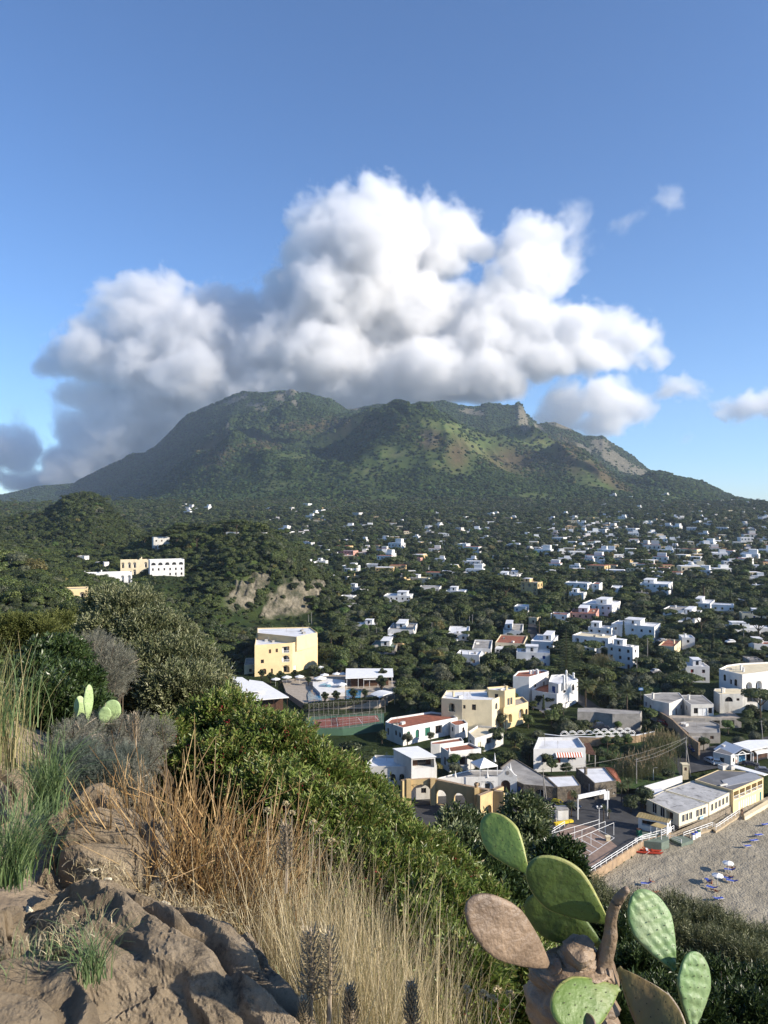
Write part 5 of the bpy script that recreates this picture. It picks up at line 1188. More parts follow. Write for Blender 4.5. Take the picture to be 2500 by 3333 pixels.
building('stone_gable_house','white-roofed house with a dark rubble stone front and satellite dish','house',[K3(p,6.0) for p in [(622,965),(688,1015),(790,1105),(985,1080),(930,1020),(880,957)]],6.0,2.6,STONE,ROOFW,.25,holes={0:[],1:[(.5,1.0,.1,2.0,'door',.2,WPAINT)],2:[(.9,.8,.2,.6,'win',.2,WPAINT)]},chim=1)
def tile_roof(name,label,pts,mat=ROOFR,cat='roof',ridges=True):
    """sloping quad roof with raised tile rows; pts four (x, y, z)"""
    P=[np.array(p,float) for p in pts];r=empty(name,P[0]);tag(r,label,cat);mb=MB();o=P[0];n=14
    mb.quad(*[tuple(p-o) for p in P],mat);up=np.array([0,0,.09])
    for i in range(n):
        a,b=i/n,(i+.55)/n;e=lambda t,s:P[0]*(1-t)*(1-s)+P[1]*t*(1-s)+P[2]*t*s+P[3]*(1-t)*s-o
        mb.quad(tuple(e(a,0)+up),tuple(e(b,0)+up),tuple(e(b,1)+up),tuple(e(a,1)+up),mat);mb.quad(tuple(e(b,0)),tuple(e(b,1)),tuple(e(b,1)+up),tuple(e(b,0)+up),mat)
    Q=[p-np.array([0,0,.18]) for p in P]
    for i in range(4):j=(i+1) % 4;mb.quad(tuple(Q[i]-o),tuple(Q[j]-o),tuple(P[j]-o),tuple(P[i]-o),mat)
    mb.quad(*[tuple(p-o) for p in Q[::-1]],mat);mb.build('roof_tiles',r)
    for q in P:m=MB();gz_=float(g(q[0],q[1]));m.box((q[0]*.998-o[0]*1.0+0,q[1]-o[1]+.1,gz_-o[2]-.3),(.2,.2,q[2]-gz_+.2),WHITE2);m.build('post',r)
    return r
def K3z(p,z):return (*K3(p,z),z)
tile_roof('tiled_lean_to','orange-red tiled lean-to roof beside the rubble stone house',[K3z((985,1075),5.2),K3z((1032,1095),4.2),K3z((965,968),5.0),K3z((890,962),6.0)])
building('awning_house','white house with a parapet roof and a long orange striped awning','house',[K3(p,8.7) for p in [(240,797),(432,792),(708,785),(640,690),(285,690)]],8.7,4.6,WHITE,ROOFW,.7,holes={0:[(.5,1.2,.6,1.9,'win',.2,BROWN)],1:[(.12,1.1,.3,2.2,'door',.2,FM['r']),(.55,2.2,1.0,1.2,'win',.2,WPAINT)],2:[]},clutter=2)
awning('orange_awning','long orange and white striped awning on the white parapet house',K3,(437,828),(676,826),7.7,.8,1.1,(CANVAS,pmat('orange_cloth',(.55,.13,.04),.8,.1,2)))
tile_roof('brown_tiled_roof','weathered brown tiled shed roof right of the striped-awning house',[K3z((712,835),7.0),K3z((800,845),6.6),K3z((745,745),8.0),K3z((695,740),8.4)],pmat('old_tiles',(.16,.085,.06),.95,.3,1.5,.5,6))
# tall white villa with pinnacle chimneys
building('white_villa','tall white villa with stepped cubes and pinnacle chimneys beside two palms','villa',[K3(p,15.0) for p in [(55,140),(200,147),(378,97),(335,82),(230,84),(100,96)]],15.0,6.6,WHITE,ROOFR,.45,holes={0:[],1:[(.30,1.2,3.6,1.8,'win',.2,BLUEP),(.3,1.2,.6,1.6,'win',.2,BROWN),(.75,1.3,3.2,2.2,'shut',.2,GREYW)]},chim=2)
building('villa_terraces','stepped white lower terraces with louvred doors of the pinnacle villa','villa',[K3(p,11.2) for p in [(225,262),(330,285),(450,300),(640,225),(560,165),(330,190)]],11.2,6.2,WHITE,ROOFR,.6,holes={0:[(.5,1.2,.4,2.1,'door',.2,BLUEP)],1:[],2:[(.15,1.3,.5,2.2,'door',.2,WHITE2),(.45,1.2,.4,1.6,'archwin',.25,BLUEP),(.7,1.0,.6,1.6,'win',.2,BROWN)]},clutter=1)
building('villa_upper_wing','upper right cube of the pinnacle villa with yellow awning and terrace','villa',[K3(p,14.2) for p in [(375,190),(465,212),(640,170),(560,118),(400,130)]],14.2,10.6,WHITE,ROOFW,.5,holes={0:[(.5,1.4,.3,2.2,'shut',.2,BLUEP)],1:[(.3,1.2,.3,2.1,'win',.2,BROWN),(.75,1.2,.3,2.0,'archwin',.2,BROWN)]})
for px,z0,h,lab in [((535,215),13.5,4.8,'tallest white pinnacle chimney of the stepped villa'),((512,225),13.5,3.6,'second white pinnacle chimney left of the tallest'),((600,160),14.0,2.2,'short white pinnacle chimney at the right of the stepped villa'),((210,120),14.6,1.6,'left white stub chimney on the highest villa roof'),((236,118),14.6,1.7,'right white stub chimney on the highest villa roof')]:
    x,y=K3(px,z0);e=empty('pinnacle_chimney',(x,y,z0-.4));tag(e,lab,'chimney');m=MB();m.tube([(0,0,-1),(0,0,h*.3),(0,0,h*.75),(0,0,h*.9)],[.55,.4,.32,.36],WHITE,8);m.build('shaft',e);m=MB();m.tube([(0,0,h*.9),(0,0,h*1.02),(0,0,h*1.08)],[.42,.36,.05],WHITE,8);m.build('cap',e)
building('garage_row','row of low concrete garages with a weathered flat roof below the palms','garages',[K3(p,9.2) for p in [(635,462),(790,462),(950,480),(1200,478),(1215,455),(800,425),(640,428)]],9.2,5.6,GREYW,ROOFG,.12,holes={0:[(.5,7.5,.2,2.3,'open',2.2,STONE)],1:[(.45,8.0,.2,2.3,'open',2.2,STONE)],2:[]})
def arc_balustrade():
    for (p0,p1,n,z,lab) in [((480,672),(770,662),4,6.1,'front white hoop balustrade, left stretch above the stone wall'),((800,678),(1158,664),5,6.1,'front white hoop balustrade, right stretch above the stone wall'),((770,655),(1120,640),5,6.6,'rear white hoop balustrade on the garden wall')]:
        a,b=np.array(K3(p0,z)),np.array(K3(p1,z));r=empty('hoop_balustrade',(a[0],a[1],z));tag(r,lab,'balustrade');t=(b-a)/n
        for i in range(n):
            for k in (1.0,.72):
                m=MB();m.tube([(t[0]*(i+.5)-t[0]*.5*k*math.cos(q),t[1]*(i+.5)-t[1]*.5*k*math.cos(q),(1.15*k)*math.sin(q)) for q in np.linspace(0,math.pi,9)],.09,WPAINT,5);m.build('hoop',r)
        m=MB();m.tube([(0,0,-.05),(t[0]*n,t[1]*n,-.05)],.1,WPAINT,5);m.build('base_rail',r)
arc_balustrade()
def wall_line(name,label,pts,z0,z1,th,mat,cat='wall',cap=None):
    o_=pts[0];r=empty(name,(o_[0],o_[1],z0));tag(r,label,cat);mb=MB()
    for i in range(len(pts)-1):
        a,b=np.array(pts[i])-o_,np.array(pts[i+1])-o_;t=(b-a)/np.linalg.norm(b-a);n=np.array([-t[1],t[0]])*th/2;mb.ext([tuple(a-n),tuple(b-n),tuple(b+n),tuple(a+n)],-2,z1-z0,mat)
        FOOT.append(((pts[i][0]+pts[i+1][0])/2,(pts[i][1]+pts[i+1][1])/2,1.5))
    mb.build('wall_body',r)
    if cap:
        mb=MB()
        for i in range(len(pts)-1):
            a,b=np.array(pts[i])-o_,np.array(pts[i+1])-o_;t=(b-a)/np.linalg.norm(b-a);n=np.array([-t[1],t[0]])*(th/2+.06);mb.ext([tuple(a-n),tuple(b-n),tuple(b+n),tuple(a+n)],z1-z0+.003,z1-z0+.1,cap)
        mb.build('coping',r)
    return r
wall_line('garden_wall','low stone garden wall carrying the white hoop balustrades',[K3(p,6.0) for p in [(330,662),(480,680),(800,690),(1160,675),(1330,640)]],4.0,6.0,.4,TUFO,cap=WPAINT)
wall_line('boundary_wall','long white boundary wall between the reeds and the beach restaurant',[K3(p,4.6) for p in [(1172,1150),(1330,1105),(1575,1035)]],2.4,4.6,.3,WHITE)
wall_line('street_wall','long ochre retaining wall beside the sloping shaded street',[K4(p,8.3) for p in [(655,1262),(800,1350),(950,1500),(1040,1560)]],4.2,8.0,.5,TUFO)
# dark gap ruin arch wall in front
def arch_ruin():
    top=8.0;base=PZ;P=[K2(p,top) for p in [(305,1085),(360,1073),(575,1066),(970,1150),(1216,1186)]]
    segs=[(P[0],P[1],[]),(P[1],P[2],[(.52,4.9,.1,4.6,'archvoid',.9,OCHRE)]),(P[2],P[3],[(.2,2.6,.1,3.6,'archvoid',.9,OCHRE),(.62,3.0,.1,3.8,'archvoid',.9,OCHRE)]),(P[3],P[4],[(.35,2.4,.1,3.9,'archvoid',.9,OCHRE)])]
    r=empty('arched_wall',(P[0][0],P[0][1],base));tag(r,'tall ochre rendered wall pierced by round arches, left of the cactus top','arched wall')
    def seg(a,b,hs,nm='arch_bay'):
        mb=MB();a,b=np.array(a),np.array(b);t=(b-a)/np.linalg.norm(b-a);n=np.array([-t[1],t[0]])*.9
        L=np.linalg.norm(b-a);hs=[(h[0]*L,)+h[1:] for h in hs]
        wall_holes(mb,a,b,base,top,hs,OCHRE);wall_holes(mb,b+n,a+n,base,top,[(L-h[0],)+h[1:5]+(.01,)+h[6:] for h in hs],OCHRE)
        mb.quad((*a,top),(*b,top),(*(b+n),top),(*(a+n),top),TUFO)
        for p in (a,b):mb.quad((*p,base),(*(p+n),base),(*(p+n),top),(*p,top),OCHRE)
        o=mb.build(nm,r);o.location=(-P[0][0],-P[0][1],-base)
    for s in segs:seg(*s)
    q=[K2(p,6.6) for p in [(1005,1275),(1216,1190)]];seg(q[0],q[1],[(.35,2.0,.1,3.0,'archvoid',.9,OCHRE),(.75,2.0,.1,3.0,'archvoid',.9,OCHRE)],'arch_bay')
    for i,p in enumerate(P[1:4]):
        m=MB();m.box((p[0]-P[0][0],p[1]-P[0][1]-.35,0),(1.1,.8,top-base+.25),OCHRE,.1);m.build('pier',r)
    m=MB();x,y=P[3][0]-P[0][0],P[3][1]-P[0][1];m.tube([(x,y,top-base+.2),(x,y,top-base+.5),(x,y,top-base+1.0),(x,y,top-base+1.25)],[.25,.45,.55,.4],TUFO,8);m.build('urn',r)
arch_ruin()
# grey houses right of the sloping street
building('grey_street_house','long grey flat-roofed house along the shaded street','house',[K4(p,11.0) for p in [(540,1135),(620,1185),(770,1215),(900,1165),(860,1118),(690,1118)]],11,6.4,WHITE2,ROOFG,.15,storeys=1,chim=1)
building('terrace_house','grey-roofed house with white shutters above a wide terrace','house',[K4(p,10.8) for p in [(900,1178),(965,1225),(1170,1222),(1070,1140),(880,1140)]],10.8,7.2,WHITE2,ROOFG,.12,holes={0:[(.4,.9,.8,1.5,'win',.2,BROWN)],1:[(.22,1.3,.8,1.7,'win',.2,BROWN),(.52,2.8,.1,2.3,'door',.2,WPAINT),(.85,1.2,.8,1.7,'win',.2,BROWN)]},chim=1)
building('house_terrace','broad paved terrace on pillars in front of the shuttered grey-roofed house','terrace',[K4(p,7.3) for p in [(760,1345),(1090,1350),(1420,1345),(1330,1285),(1160,1330),(780,1320)]],7.3,4.6,GREYW,TERR,.1,holes={0:[],1:[(.3,2.5,.1,1.9,'open',2.0,STONE),(.7,2.5,.1,1.9,'open',2.0,STONE)]})
building('lower_sheds','cluttered weathered flat roofs stepping down beside the street wall','sheds',[K4(p,6.6) for p in [(830,1390),(945,1480),(1230,1480),(1220,1400),(1100,1350)]],6.6,4.2,GREYW,ROOFG,.25,storeys=1,clutter=4)
building('lower_garage','low grey garage block at the foot of the street with a blue car before it','garage',[K4(p,5.8) for p in [(905,1515),(1010,1565),(1130,1560),(1060,1500)]],5.8,3.8,GREYW,ROOFG,.15,holes={0:[(.5,2.6,.05,1.8,'open',.8,STONE)]})
building('arcade_bungalow','white single-storey bungalow with broad shallow arches under a pale flat roof','bungalow',[K4(p,11.2) for p in [(1170,1100),(1225,1132),(1430,1130),(1610,1115),(1600,1080),(1180,1082)]],11.2,7.8,WHITE2,CREAM,.12,holes={0:[],1:[(.4,2.6,.9,1.6,'archwin',.3,BROWN),(.8,1.0,1.2,.8,'win',.2,BROWN)],2:[(.5,4.5,.3,2.5,'open',1.4,GREYW)]},chim=2)
building('right_annex','white annex cut by the right picture edge beside the arcade bungalow','house',[K4(p,10.6) for p in [(1608,1118),(1760,1150),(1760,1100),(1610,1100)]],10.6,7.2,WHITE,ROOFW,.3,storeys=1)
building('cream_arch_hotel','large hotel with long white left wall and cream front of dark arches','hotel',[K4(p,16.0) for p in [(1218,905),(1428,955),(1665,925),(1900,900),(1900,830),(1400,855),(1290,870)]],16,9.2,WHITE,CREAM,.5,
         holes={0:[(.25,1.1,3.2,2.2,'archwin',.2,BROWN),(.52,.8,2.6,1.6,'win',.2,BROWN),(.72,1.2,2.4,2.3,'archwin',.2,BROWN)],1:[(.25,3.0,1.2,2.8,'archopen',1.2,WHITE),(.62,3.0,1.2,2.8,'archopen',1.2,WHITE),(.93,2.0,1.2,2.8,'archopen',1.2,WHITE)],2:[(.2,3.0,1.2,2.8,'archopen',1.2,WHITE)]},clutter=5,chim=2)
# ------------------------------------------------------------------ beach restaurant in three stretches
CR2=pmat('pale_cream_plaster',(.74,.66,.48),.85,.05,.4,.1,3,stain=((.45,.4,.3),.5,.4))
RUB=pmat('rubble_stone',(.30,.25,.19),.95,.35,1.6,.9,4,col2=(.14,.12,.09),detail=8);GR_L=pmat('weathered_light_roof',(.50,.49,.47),.95,.16,.5,.15,2,stain=((.10,.095,.09),.7,1.0));GR_D=pmat('weathered_dark_roof',(.17,.17,.175),.95,.15,.25,.15,2,stain=((.08,.08,.08),.2,.7))
def front_windows(n,a=.06,b=.94,w=1.25,z=1.0,h=1.5):return [(a+(b-a)*(i+.5)/n,w,z,h,'win',.15,WPAINT) for i in range(n)]
building('beach_restaurant','cream beach restaurant with pale flat roof and big windows, left stretch','restaurant',[K5(p,5.0) for p in [(858,690),(1122,598),(1010,560),(715,480),(565,555)]],5.0,2.3,CR2,GR_L,.06,skirt=RUB,
         holes={0:[(.14,1.0,.6,1.6,'win',.15,WPAINT),(.26,1.0,.6,1.6,'win',.15,WPAINT),(.39,1.0,.6,1.6,'win',.15,WPAINT),(.62,1.0,.6,1.6,'win',.15,WPAINT),(.74,1.0,.6,1.6,'win',.15,WPAINT),(.86,1.0,.6,1.6,'win',.15,WPAINT)],4:[(.25,1.3,.3,2.2,'win',.15,WPAINT),(.5,1.3,.3,2.2,'win',.15,WPAINT),(.72,2.0,.3,2.0,'open',1.2,BROWN)]})
building('beach_restaurant','cream beach restaurant with black-stained flat roof, middle stretch','restaurant',[K5(p,5.1) for p in [(1130,590),(1345,480),(1330,475),(985,388),(728,474)]],5.1,2.3,CR2,GR_L,.06,skirt=RUB,
         holes={0:front_windows(6,.04,.96,1.1,.6,1.6)})
building('beach_restaurant','two-storey right stretch of the beach restaurant with veranda over cabin doors','restaurant',[K5(p,5.7) for p in [(1345,478),(1617,362),(1500,310),(1210,292),(1000,380),(1150,425)]],5.7,.45,YELLOW,GR_D,.08,
         holes={0:[((i+.5)/5*.98,2.3,2.9,1.9,'openrail',1.4,WPAINT) for i in range(5)]+[(.20+.075*i,.62,.15,1.9,'door',.08,WPAINT) for i in range(8)]+[(.90,.9,.1,2.0,'door',.08,pmat('teal_paint',(.04,.20,.22),.6,.1,2))]})
def rest_extra():
    # light strips and kerbs on the roofs
    for pts,z,m,nm,lab in [([(1280,440),(1610,365),(1560,335),(1500,312),(1240,385)],5.76,pmat('grey_sheet',(.30,.31,.33),.8,.1,.3),'roof_sheet','smooth grey sheet roof over the veranda stretch'),([(1310,262),(1620,340),(1659,330),(1340,240)],5.9,CANVAS,'roof_strip','white corrugated strip roof behind the veranda stretch'),([(490,515),(560,545),(720,480),(700,455),(600,470)],4.0,ROOFW,'low_roof','low white flat roof behind the left stretch of the beach restaurant')]:
        P=[K5(p,z) for p in pts];c=np.mean(P,axis=0);r=empty(nm,(c[0],c[1],z-.2));tag(r,lab,'roof');mb=MB();mb.ext([(p[0]-c[0],p[1]-c[1]) for p in P],0,.2,m,bottom=True);mb.build('sheet',r)
        if z<5:mb=MB();mb.ext([((p[0]-c[0])*.9,(p[1]-c[1])*.9) for p in P],-2.2,-.01,WHITE,top=False);mb.build('wall',r)
    for px,s,lab in [((1262,283),(2.4,1.6,1.0),'white ventilation box on the dark restaurant roof'),((1330,290),(1.1,1.0,.9),'grey fan unit on the dark restaurant roof'),((1260,435),(2.2,.3,.35),'small white kerb on the stained restaurant roof')]:
        x,y=K5(px,5.7);r=empty('roof_unit',(x,y,5.72));tag(r,lab,'roof unit');m=MB();m.box((0,0,0),s,WHITE2,.4);m.build('casing',r);m=MB();m.box((0,0,s[2]+.002),(s[0]*.6,s[1]*.6,.12),GREYW,.4);m.build('cap',r)
    # stone footing along the beach
    P=[K5(p,.5) for p in [(800,905),(860,880),(1120,775),(1345,668)]];mb=MB();pts=[]
    mb.ext([P[0],P[1],P[2],P[3],K5((1345,480),5.1),K5((1125,594),5.05),K5((858,688),5.0),K5((790,735),5.0)],-1,1.92,pmat('rubble_stone',(.30,.25,.19),.95,.35,1.6,.9,4,col2=(.14,.12,.09),detail=8),top=True)
    tag(mb.build('stone_footing'),'rough brown stone footing under the beach restaurant','stone base')
    m=MB();a,b=K5((1038,728),2.6),K5((1070,716),2.6);m.quad((a[0]+.1,a[1]-.3,2.4),(b[0]+.1,b[1]-.3,2.4),(b[0]+.1,b[1]-.3,3.0),(a[0]+.1,a[1]-.3,3.0),pmat('sign_blue',(.10,.35,.60),.5,.1,2));m.quad((a[0]+.1,a[1]-.31,2.6),(b[0]+.1,b[1]-.31,2.6),(b[0]+.1,b[1]-.31,2.75),(a[0]+.1,a[1]-.31,2.75),WPAINT)
    tag(m.build('wall_sign'),'small light blue sign on the cream beach restaurant wall','sign')
    rp=[K5(p,1.0) for p in [(900,900),(1160,805),(1190,830),(1400,688)]];railing('railing',[(p[0],p[1],.95) for p in rp],'white wooden railing along the stone footing of the beach restaurant')
    W=[K5(p,1.0) for p in [(880,915),(1160,822),(1190,845),(1400,705),(1395,680),(1150,790),(870,890)]];mb=MB();mb.ext(W,-.5,.96,pmat('pale_boards',(.45,.36,.24),.9,.12,2));o=mb.build('path');o['kind']='structure'
    # ramp wall at the right
    mb=MB();P=[K5(p,1.2) for p in [(1450,720),(1659,600),(1659,560),(1440,690)]];mb.ext(P,-.5,1.2,CREAM);tag(mb.build('ramp_wall'),'low cream ramp wall at the right end of the beach restaurant','wall')
rest_extra()
# kiosk with yellow corrugated roof and stair deck
def kiosk():
    KY=pmat('yellow_roof_sheet',(.45,.34,.15),.8,.12,.6,.2,3)
    z=PZ+2.6;P=[np.array(K5(p,z)) for p in [(470,718),(768,772),(803,745),(527,676)]];o_=P[0];r=empty('beach_kiosk',(o_[0],o_[1],PZ));tag(r,'white beach kiosk with a yellow corrugated roof beside the sand','kiosk')
    mid0,mid1=(P[0]+P[3])/2,(P[1]+P[2])/2;mb=MB();e=lambda p,h:(p[0]-o_[0],p[1]-o_[1],h)
    n=22
    for i in range(n):
        t0,t1=i/n,(i+1)/n;hh=.0 if i % 2 else .05;L=lambda a,b,t:a*(1-t)+b*t
        mb.quad(e(L(P[0],P[1],t0),2.6+hh),e(L(P[0],P[1],t1),2.6+hh),e(L(mid0,mid1,t1),3.1+hh),e(L(mid0,mid1,t0),3.1+hh),KY);mb.quad(e(L(mid0,mid1,t0),3.1+hh),e(L(mid0,mid1,t1),3.1+hh),e(L(P[3],P[2],t1),2.6+hh),e(L(P[3],P[2],t0),2.6+hh),KY)
    mb.build('roof',r);c=sum(P)/4;Q=[c+(p-c)*.88 for p in P];mb=MB();outs=[]
    for i in range(4):outs+=wall_holes(mb,Q[i],Q[(i+1) % 4],0,2.55,[(2.2,3.0,1.1,1.1,'open',1.0,BROWN)] if i==0 else ([(1.2,.8,1.2,.8,'win',.1,WPAINT)] if i==1 else []),WHITE)
    w=mb.build('wall',r);w.location=(-o_[0],-o_[1],0)
    for o3 in outs:opening_part(r,o3,(o_[0],o_[1],0))
    a,b=Q[1],Q[2];mb=MB();m2=(a+b)/2;mb.poly([e(a,2.55),e(b,2.55),e(m2,3.0)],WHITE);mb.build('gable_end',r);FOOT.append((c[0],c[1],5))
    canopy('entrance_canopy','small yellow roof on white posts over the beach steps',[K5(p,PZ+2.3) for p in [(600,795),(700,822),(752,798),(655,768)]],PZ+2.3,PZ-.2,KY,.08)
    DECK=pmat('green_deck',(.16,.20,.16),.9,.12,1)
    P2=[K5(p,PZ) for p in [(470,930),(700,950),(770,925),(740,850),(500,850)]];mb=MB();mb.ext(P2,-.5,PZ+.06,DECK);o=mb.build('deck');o['kind']='structure'
    P3=[K5(p,1.2) for p in [(765,905),(880,960),(985,925),(880,880)]];mb=MB();mb.ext(P3,-.5,1.2,DECK);o=mb.build('step_platform');o['kind']='structure'
    railing('railing',[(*K5((462,955),PZ),PZ),(*K5((650,915),PZ),PZ)],'short white railing before the kiosk deck');railing('railing',[(*K5((765,918),1.3),1.3),(*K5((880,962),1.0),1.0)],'white stair railing going down from the kiosk to the sand')
    railing('railing',[(*K5((700,905),PZ),PZ),(*K5((812,838),PZ),PZ)],'white railing beside the kiosk end wall',post=1.2)
kiosk()
# marina-like white gabled house and white canopies right
building('gabled_bar','white hut with dark flat roof behind the parking bend','bar',[K5(p,6.6) for p in [(1165,130),(1325,165),(1425,98),(1265,70)]],6.6,3.6,WHITE2,GR_D,.05,storeys=1,frame=BROWN,clutter=1)
def gabled_front():
    z=3.6;a,b=np.array(K5((1322,250),z)),np.array(K5((1545,225),z));t=(b-a)/np.linalg.norm(b-a);L=7.2;n=np.array([-t[1],t[0]]);r=empty('gabled_veranda',(a[0],a[1],z));tag(r,'white pointed-roof veranda with glazed triangle gable','veranda')
    e=lambda u,v,h:(t[0]*u+n[0]*v,t[1]*u+n[1]*v,h);mb=MB()
    mb.quad(e(-.4,-.5,2.4),e(L/2,-.5,4.2),e(L/2,6,4.2),e(-.4,6,2.4),WPAINT);mb.quad(e(L/2,-.5,4.2),e(L+.4,-.5,2.4),e(L+.4,6,2.4),e(L/2,6,4.2),WPAINT);mb.build('roof',r)
    mb=MB();mb.poly([e(.2,0,2.5),e(L-.2,0,2.5),e(L/2,0,4.0)],GLASS)
    mb.build('gable_glass',r);mb=MB()
    for p,q in ((e(0,-.05,2.5),e(L/2,-.05,4.1)),(e(L/2,-.05,4.1),e(L,-.05,2.5)),(e(0,-.05,2.5),e(L,-.05,2.5)),(e(L*.3,-.05,2.5),e(L/2,-.05,3.3)),(e(L*.7,-.05,2.5),e(L/2,-.05,3.3))):mb.tube([p,q],.12,WPAINT,4)
    mb.build('gable_frame',r)
    for u in (0,L/3,L*.66,L):m=MB();m.box(e(u,0,0),(.2,.2,2.5),WPAINT);m.build('post',r)
    m=MB();m.box(e(L*.5,1.5,0),(L*.7,.1,1.6),pmat('blue_board',(.12,.35,.55),.6,.2,1),math.atan2(t[1],t[0]));m.build('back_panel',r)
gabled_front()
canopy('white_canopy','large white tent roof right of the pointed veranda',[K5(p,7.0) for p in [(1500,120),(1659,85),(1850,70),(1800,20),(1475,30),(1345,60)]],6.9,3.8,CANVAS,wall=BROWN)
canopy('white_canopy','lower white awning roof hanging over parked carts at the right edge',[K5(p,6.0) for p in [(1560,155),(1700,130),(1700,90),(1525,118)]],6.0,3.7,CANVAS)
# entrance beam with faint lettering, ticket booth, shed, street sign, wall pillars
def entrance():
    a,b=np.array(K3((640,1430),PZ)),np.array(K3((905,1370),PZ));r=empty('entrance_gantry',(a[0],a[1],PZ));tag(r,'white lettered entrance beam on two posts over the car park road','entrance sign');d=b-a;L=np.linalg.norm(d);h=4.6
    for i,p in enumerate((np.zeros(2),d)):m=MB();m.box((p[0],p[1],0),(.25,.25,h),WPAINT);m.build('post',r)
    t=d/L;n=np.array([t[1],-t[0]])*.16;m=MB();m.quad((*(n),h-.1),(*(d*.92+n),h-.1),(*(d*.92+n),h+.75),(*(n),h+.75),WPAINT);m.quad((*(-n),h-.1),(*(d*.92-n),h-.1),(*(d*.92-n),h+.75),(*(-n),h+.75),WPAINT);m.quad((*n,h+.75),(*(d*.92+n),h+.75),(*(d*.92-n),h+.75),(*(-n),h+.75),WPAINT);m.build('beam',r)
    m=MB();m.box((d[0]*.97,d[1]*.97,h-1.6),(1.3,.2,1.9),WPAINT,.2);m.build('board',r)
    m=MB();rs=np.random.RandomState(4)
    for i in range(9):                                   # worn, unreadable letters: short dark strokes
        u=.12+.078*i
        if i in (3,6):continue
        p=d*u+n*1.05;m.quad((*(p),h+.15),(*(p+t*.28),h+.3),(*(p+t*.28),h+.38),(*(p),h+.23),GREYW)
    m.build('lettering',r)
    x,y=K3((352,1425),PZ);r=empty('ticket_booth',(x,y,PZ));tag(r,'white ticket booth with yellow flat roof and poster beside the car park','booth');m=MB()
    for (cx,cy,sx,sy) in ((-1.05,0,.12,2.0),(1.05,0,.12,2.0),(0,1.0,2.2,.12)):m.box((cx,cy,0),(sx,sy,2.6),WPAINT)
    m.box((0,-.95,0),(2.1,.1,.5),YPAINT);m.build('wall',r);m=MB();m.box((0,0,2.6),(2.7,2.6,.15),CREAM);m.build('roof',r);m=MB();m.box((1.115,-.2,.9),(.02,.9,1.3),pmat('poster',(.35,.50,.60),.6,.4,4));m.build('poster',r)
    x,y=K3((492,1420),PZ);r=empty('white_shed',(x,y,PZ));tag(r,'small plain white shed next to the ticket booth','shed');m=MB();m.box((0,0,0),(2.4,2.2,2.3),WHITE,.1);m.build('wall',r);m=MB();m.box((0,0,2.303),(2.7,2.5,.12),ROOFG,.1);m.build('roof',r)
    m=MB();a,b=K3((430,1480),PZ),K3((590,1450),PZ);t=np.array(b)-np.array(a);m.box(((a[0]+b[0])/2,(a[1]+b[1])/2,PZ),(np.linalg.norm(t),.8,.45),YPAINT,math.atan2(t[1],t[0]));tag(m.build('kerb_block'),'yellow painted kerb block beside the ticket booth','kerb block')
    for px,lab in (((143,1290),'cream rounded gate pillar left of the parked silver car'),((908,1620),'small cream bollard pillar at the end of the parking bays'),):
        x,y=K3(px,PZ);m=MB();m.box((0,0,0),(.8,.8,2.0 if px[0]<500 else .8),CREAM);r=empty('gate_pillar',(x,y,PZ));tag(r,lab,'pillar');m.build('shaft',r);m=MB();m.box((0,0,2.003 if px[0]<500 else .803),(1.0,1.0,.14),CREAM);m.build('cap',r)
    x,y=K3((1600,1040),3.2);r=empty('shrine_pillar',(x,y,3.0));tag(r,'cream wayside shrine pillar with a brown niche at the white boundary wall','pillar');m=MB();m.box((0,0,-1),(1.5,1.2,4.2),CREAM);m.build('shaft',r);m=MB();m.box((0,0,3.203),(1.8,1.5,.2),CREAM);m.build('cap',r);m=MB();m.box((0,-.605,1.8),(.6,.02,.8),BROWN);m.build('niche',r)
entrance()
# lamps and poles
def lamp_post(x,y,z,h,label,kind_='globe'):
    r=empty('street_lamp',(x,y,z));tag(r,label,'street lamp');m=MB();m.tube([(0,0,-.3),(0,0,h*.5),(0,0,h)],[.09,.07,.05],WPAINT,6);m.build('pole',r)
    if kind_=='globe':
        for s in (-1,1):
            m=MB();m.tube([(0,0,h-.1),(s*.45,0,h-.1),(s*.45,0,h+.1)],.04,WPAINT,5);m.build('arm',r);m=MB();m.tube([(s*.45,0,h+.08),(s*.45,0,h+.2),(s*.45,0,h+.35),(s*.45,0,h+.45)],[.1,.24,.24,.05],WPAINT,8);m.build('lamp_shade',r)
    else:m=MB();m.tube([(0,0,h),(.5,0,h+.15),(1.0,0,h+.15)],[.05,.05,.12],GREYW,5);m.build('lamp_head',r)
def K3g(p):q=ray(1650+.36167*p[0],2150+.36167*p[1],0,150);return q
for p,z,h,lab,k_ in [((655,525),5.7,2.6,'left twin-globe garden lamp before the concrete garages','globe'),((1008,560),5.7,2.9,'right twin-globe garden lamp before the concrete garages','globe'),((1412,490),6.2,4.4,'slim white street lamp on the terrace of the red-canopied grey house','arm'),((1318,1100),2.8,3.6,'white street lamp between reeds and boundary wall','arm'),((830,1500),PZ,4.2,'white cross-topped lamp at the head of the pole frames','globe'),((905,1400),PZ,6.0,'tall pole carrying the entrance board','arm')]:
    x,y=K3(p,z);lamp_post(x,y,z,h,lab,k_)
for p,z,h,lab in [((145,545),7.4,3.2,'white globe lamp left of the yellow hotel'),((1098,530),7.6,2.4,'white globe lamp by the pool bar canopy')]:x,y=K1(p,z);lamp_post(x,y,z,h,lab)
POLES=[]
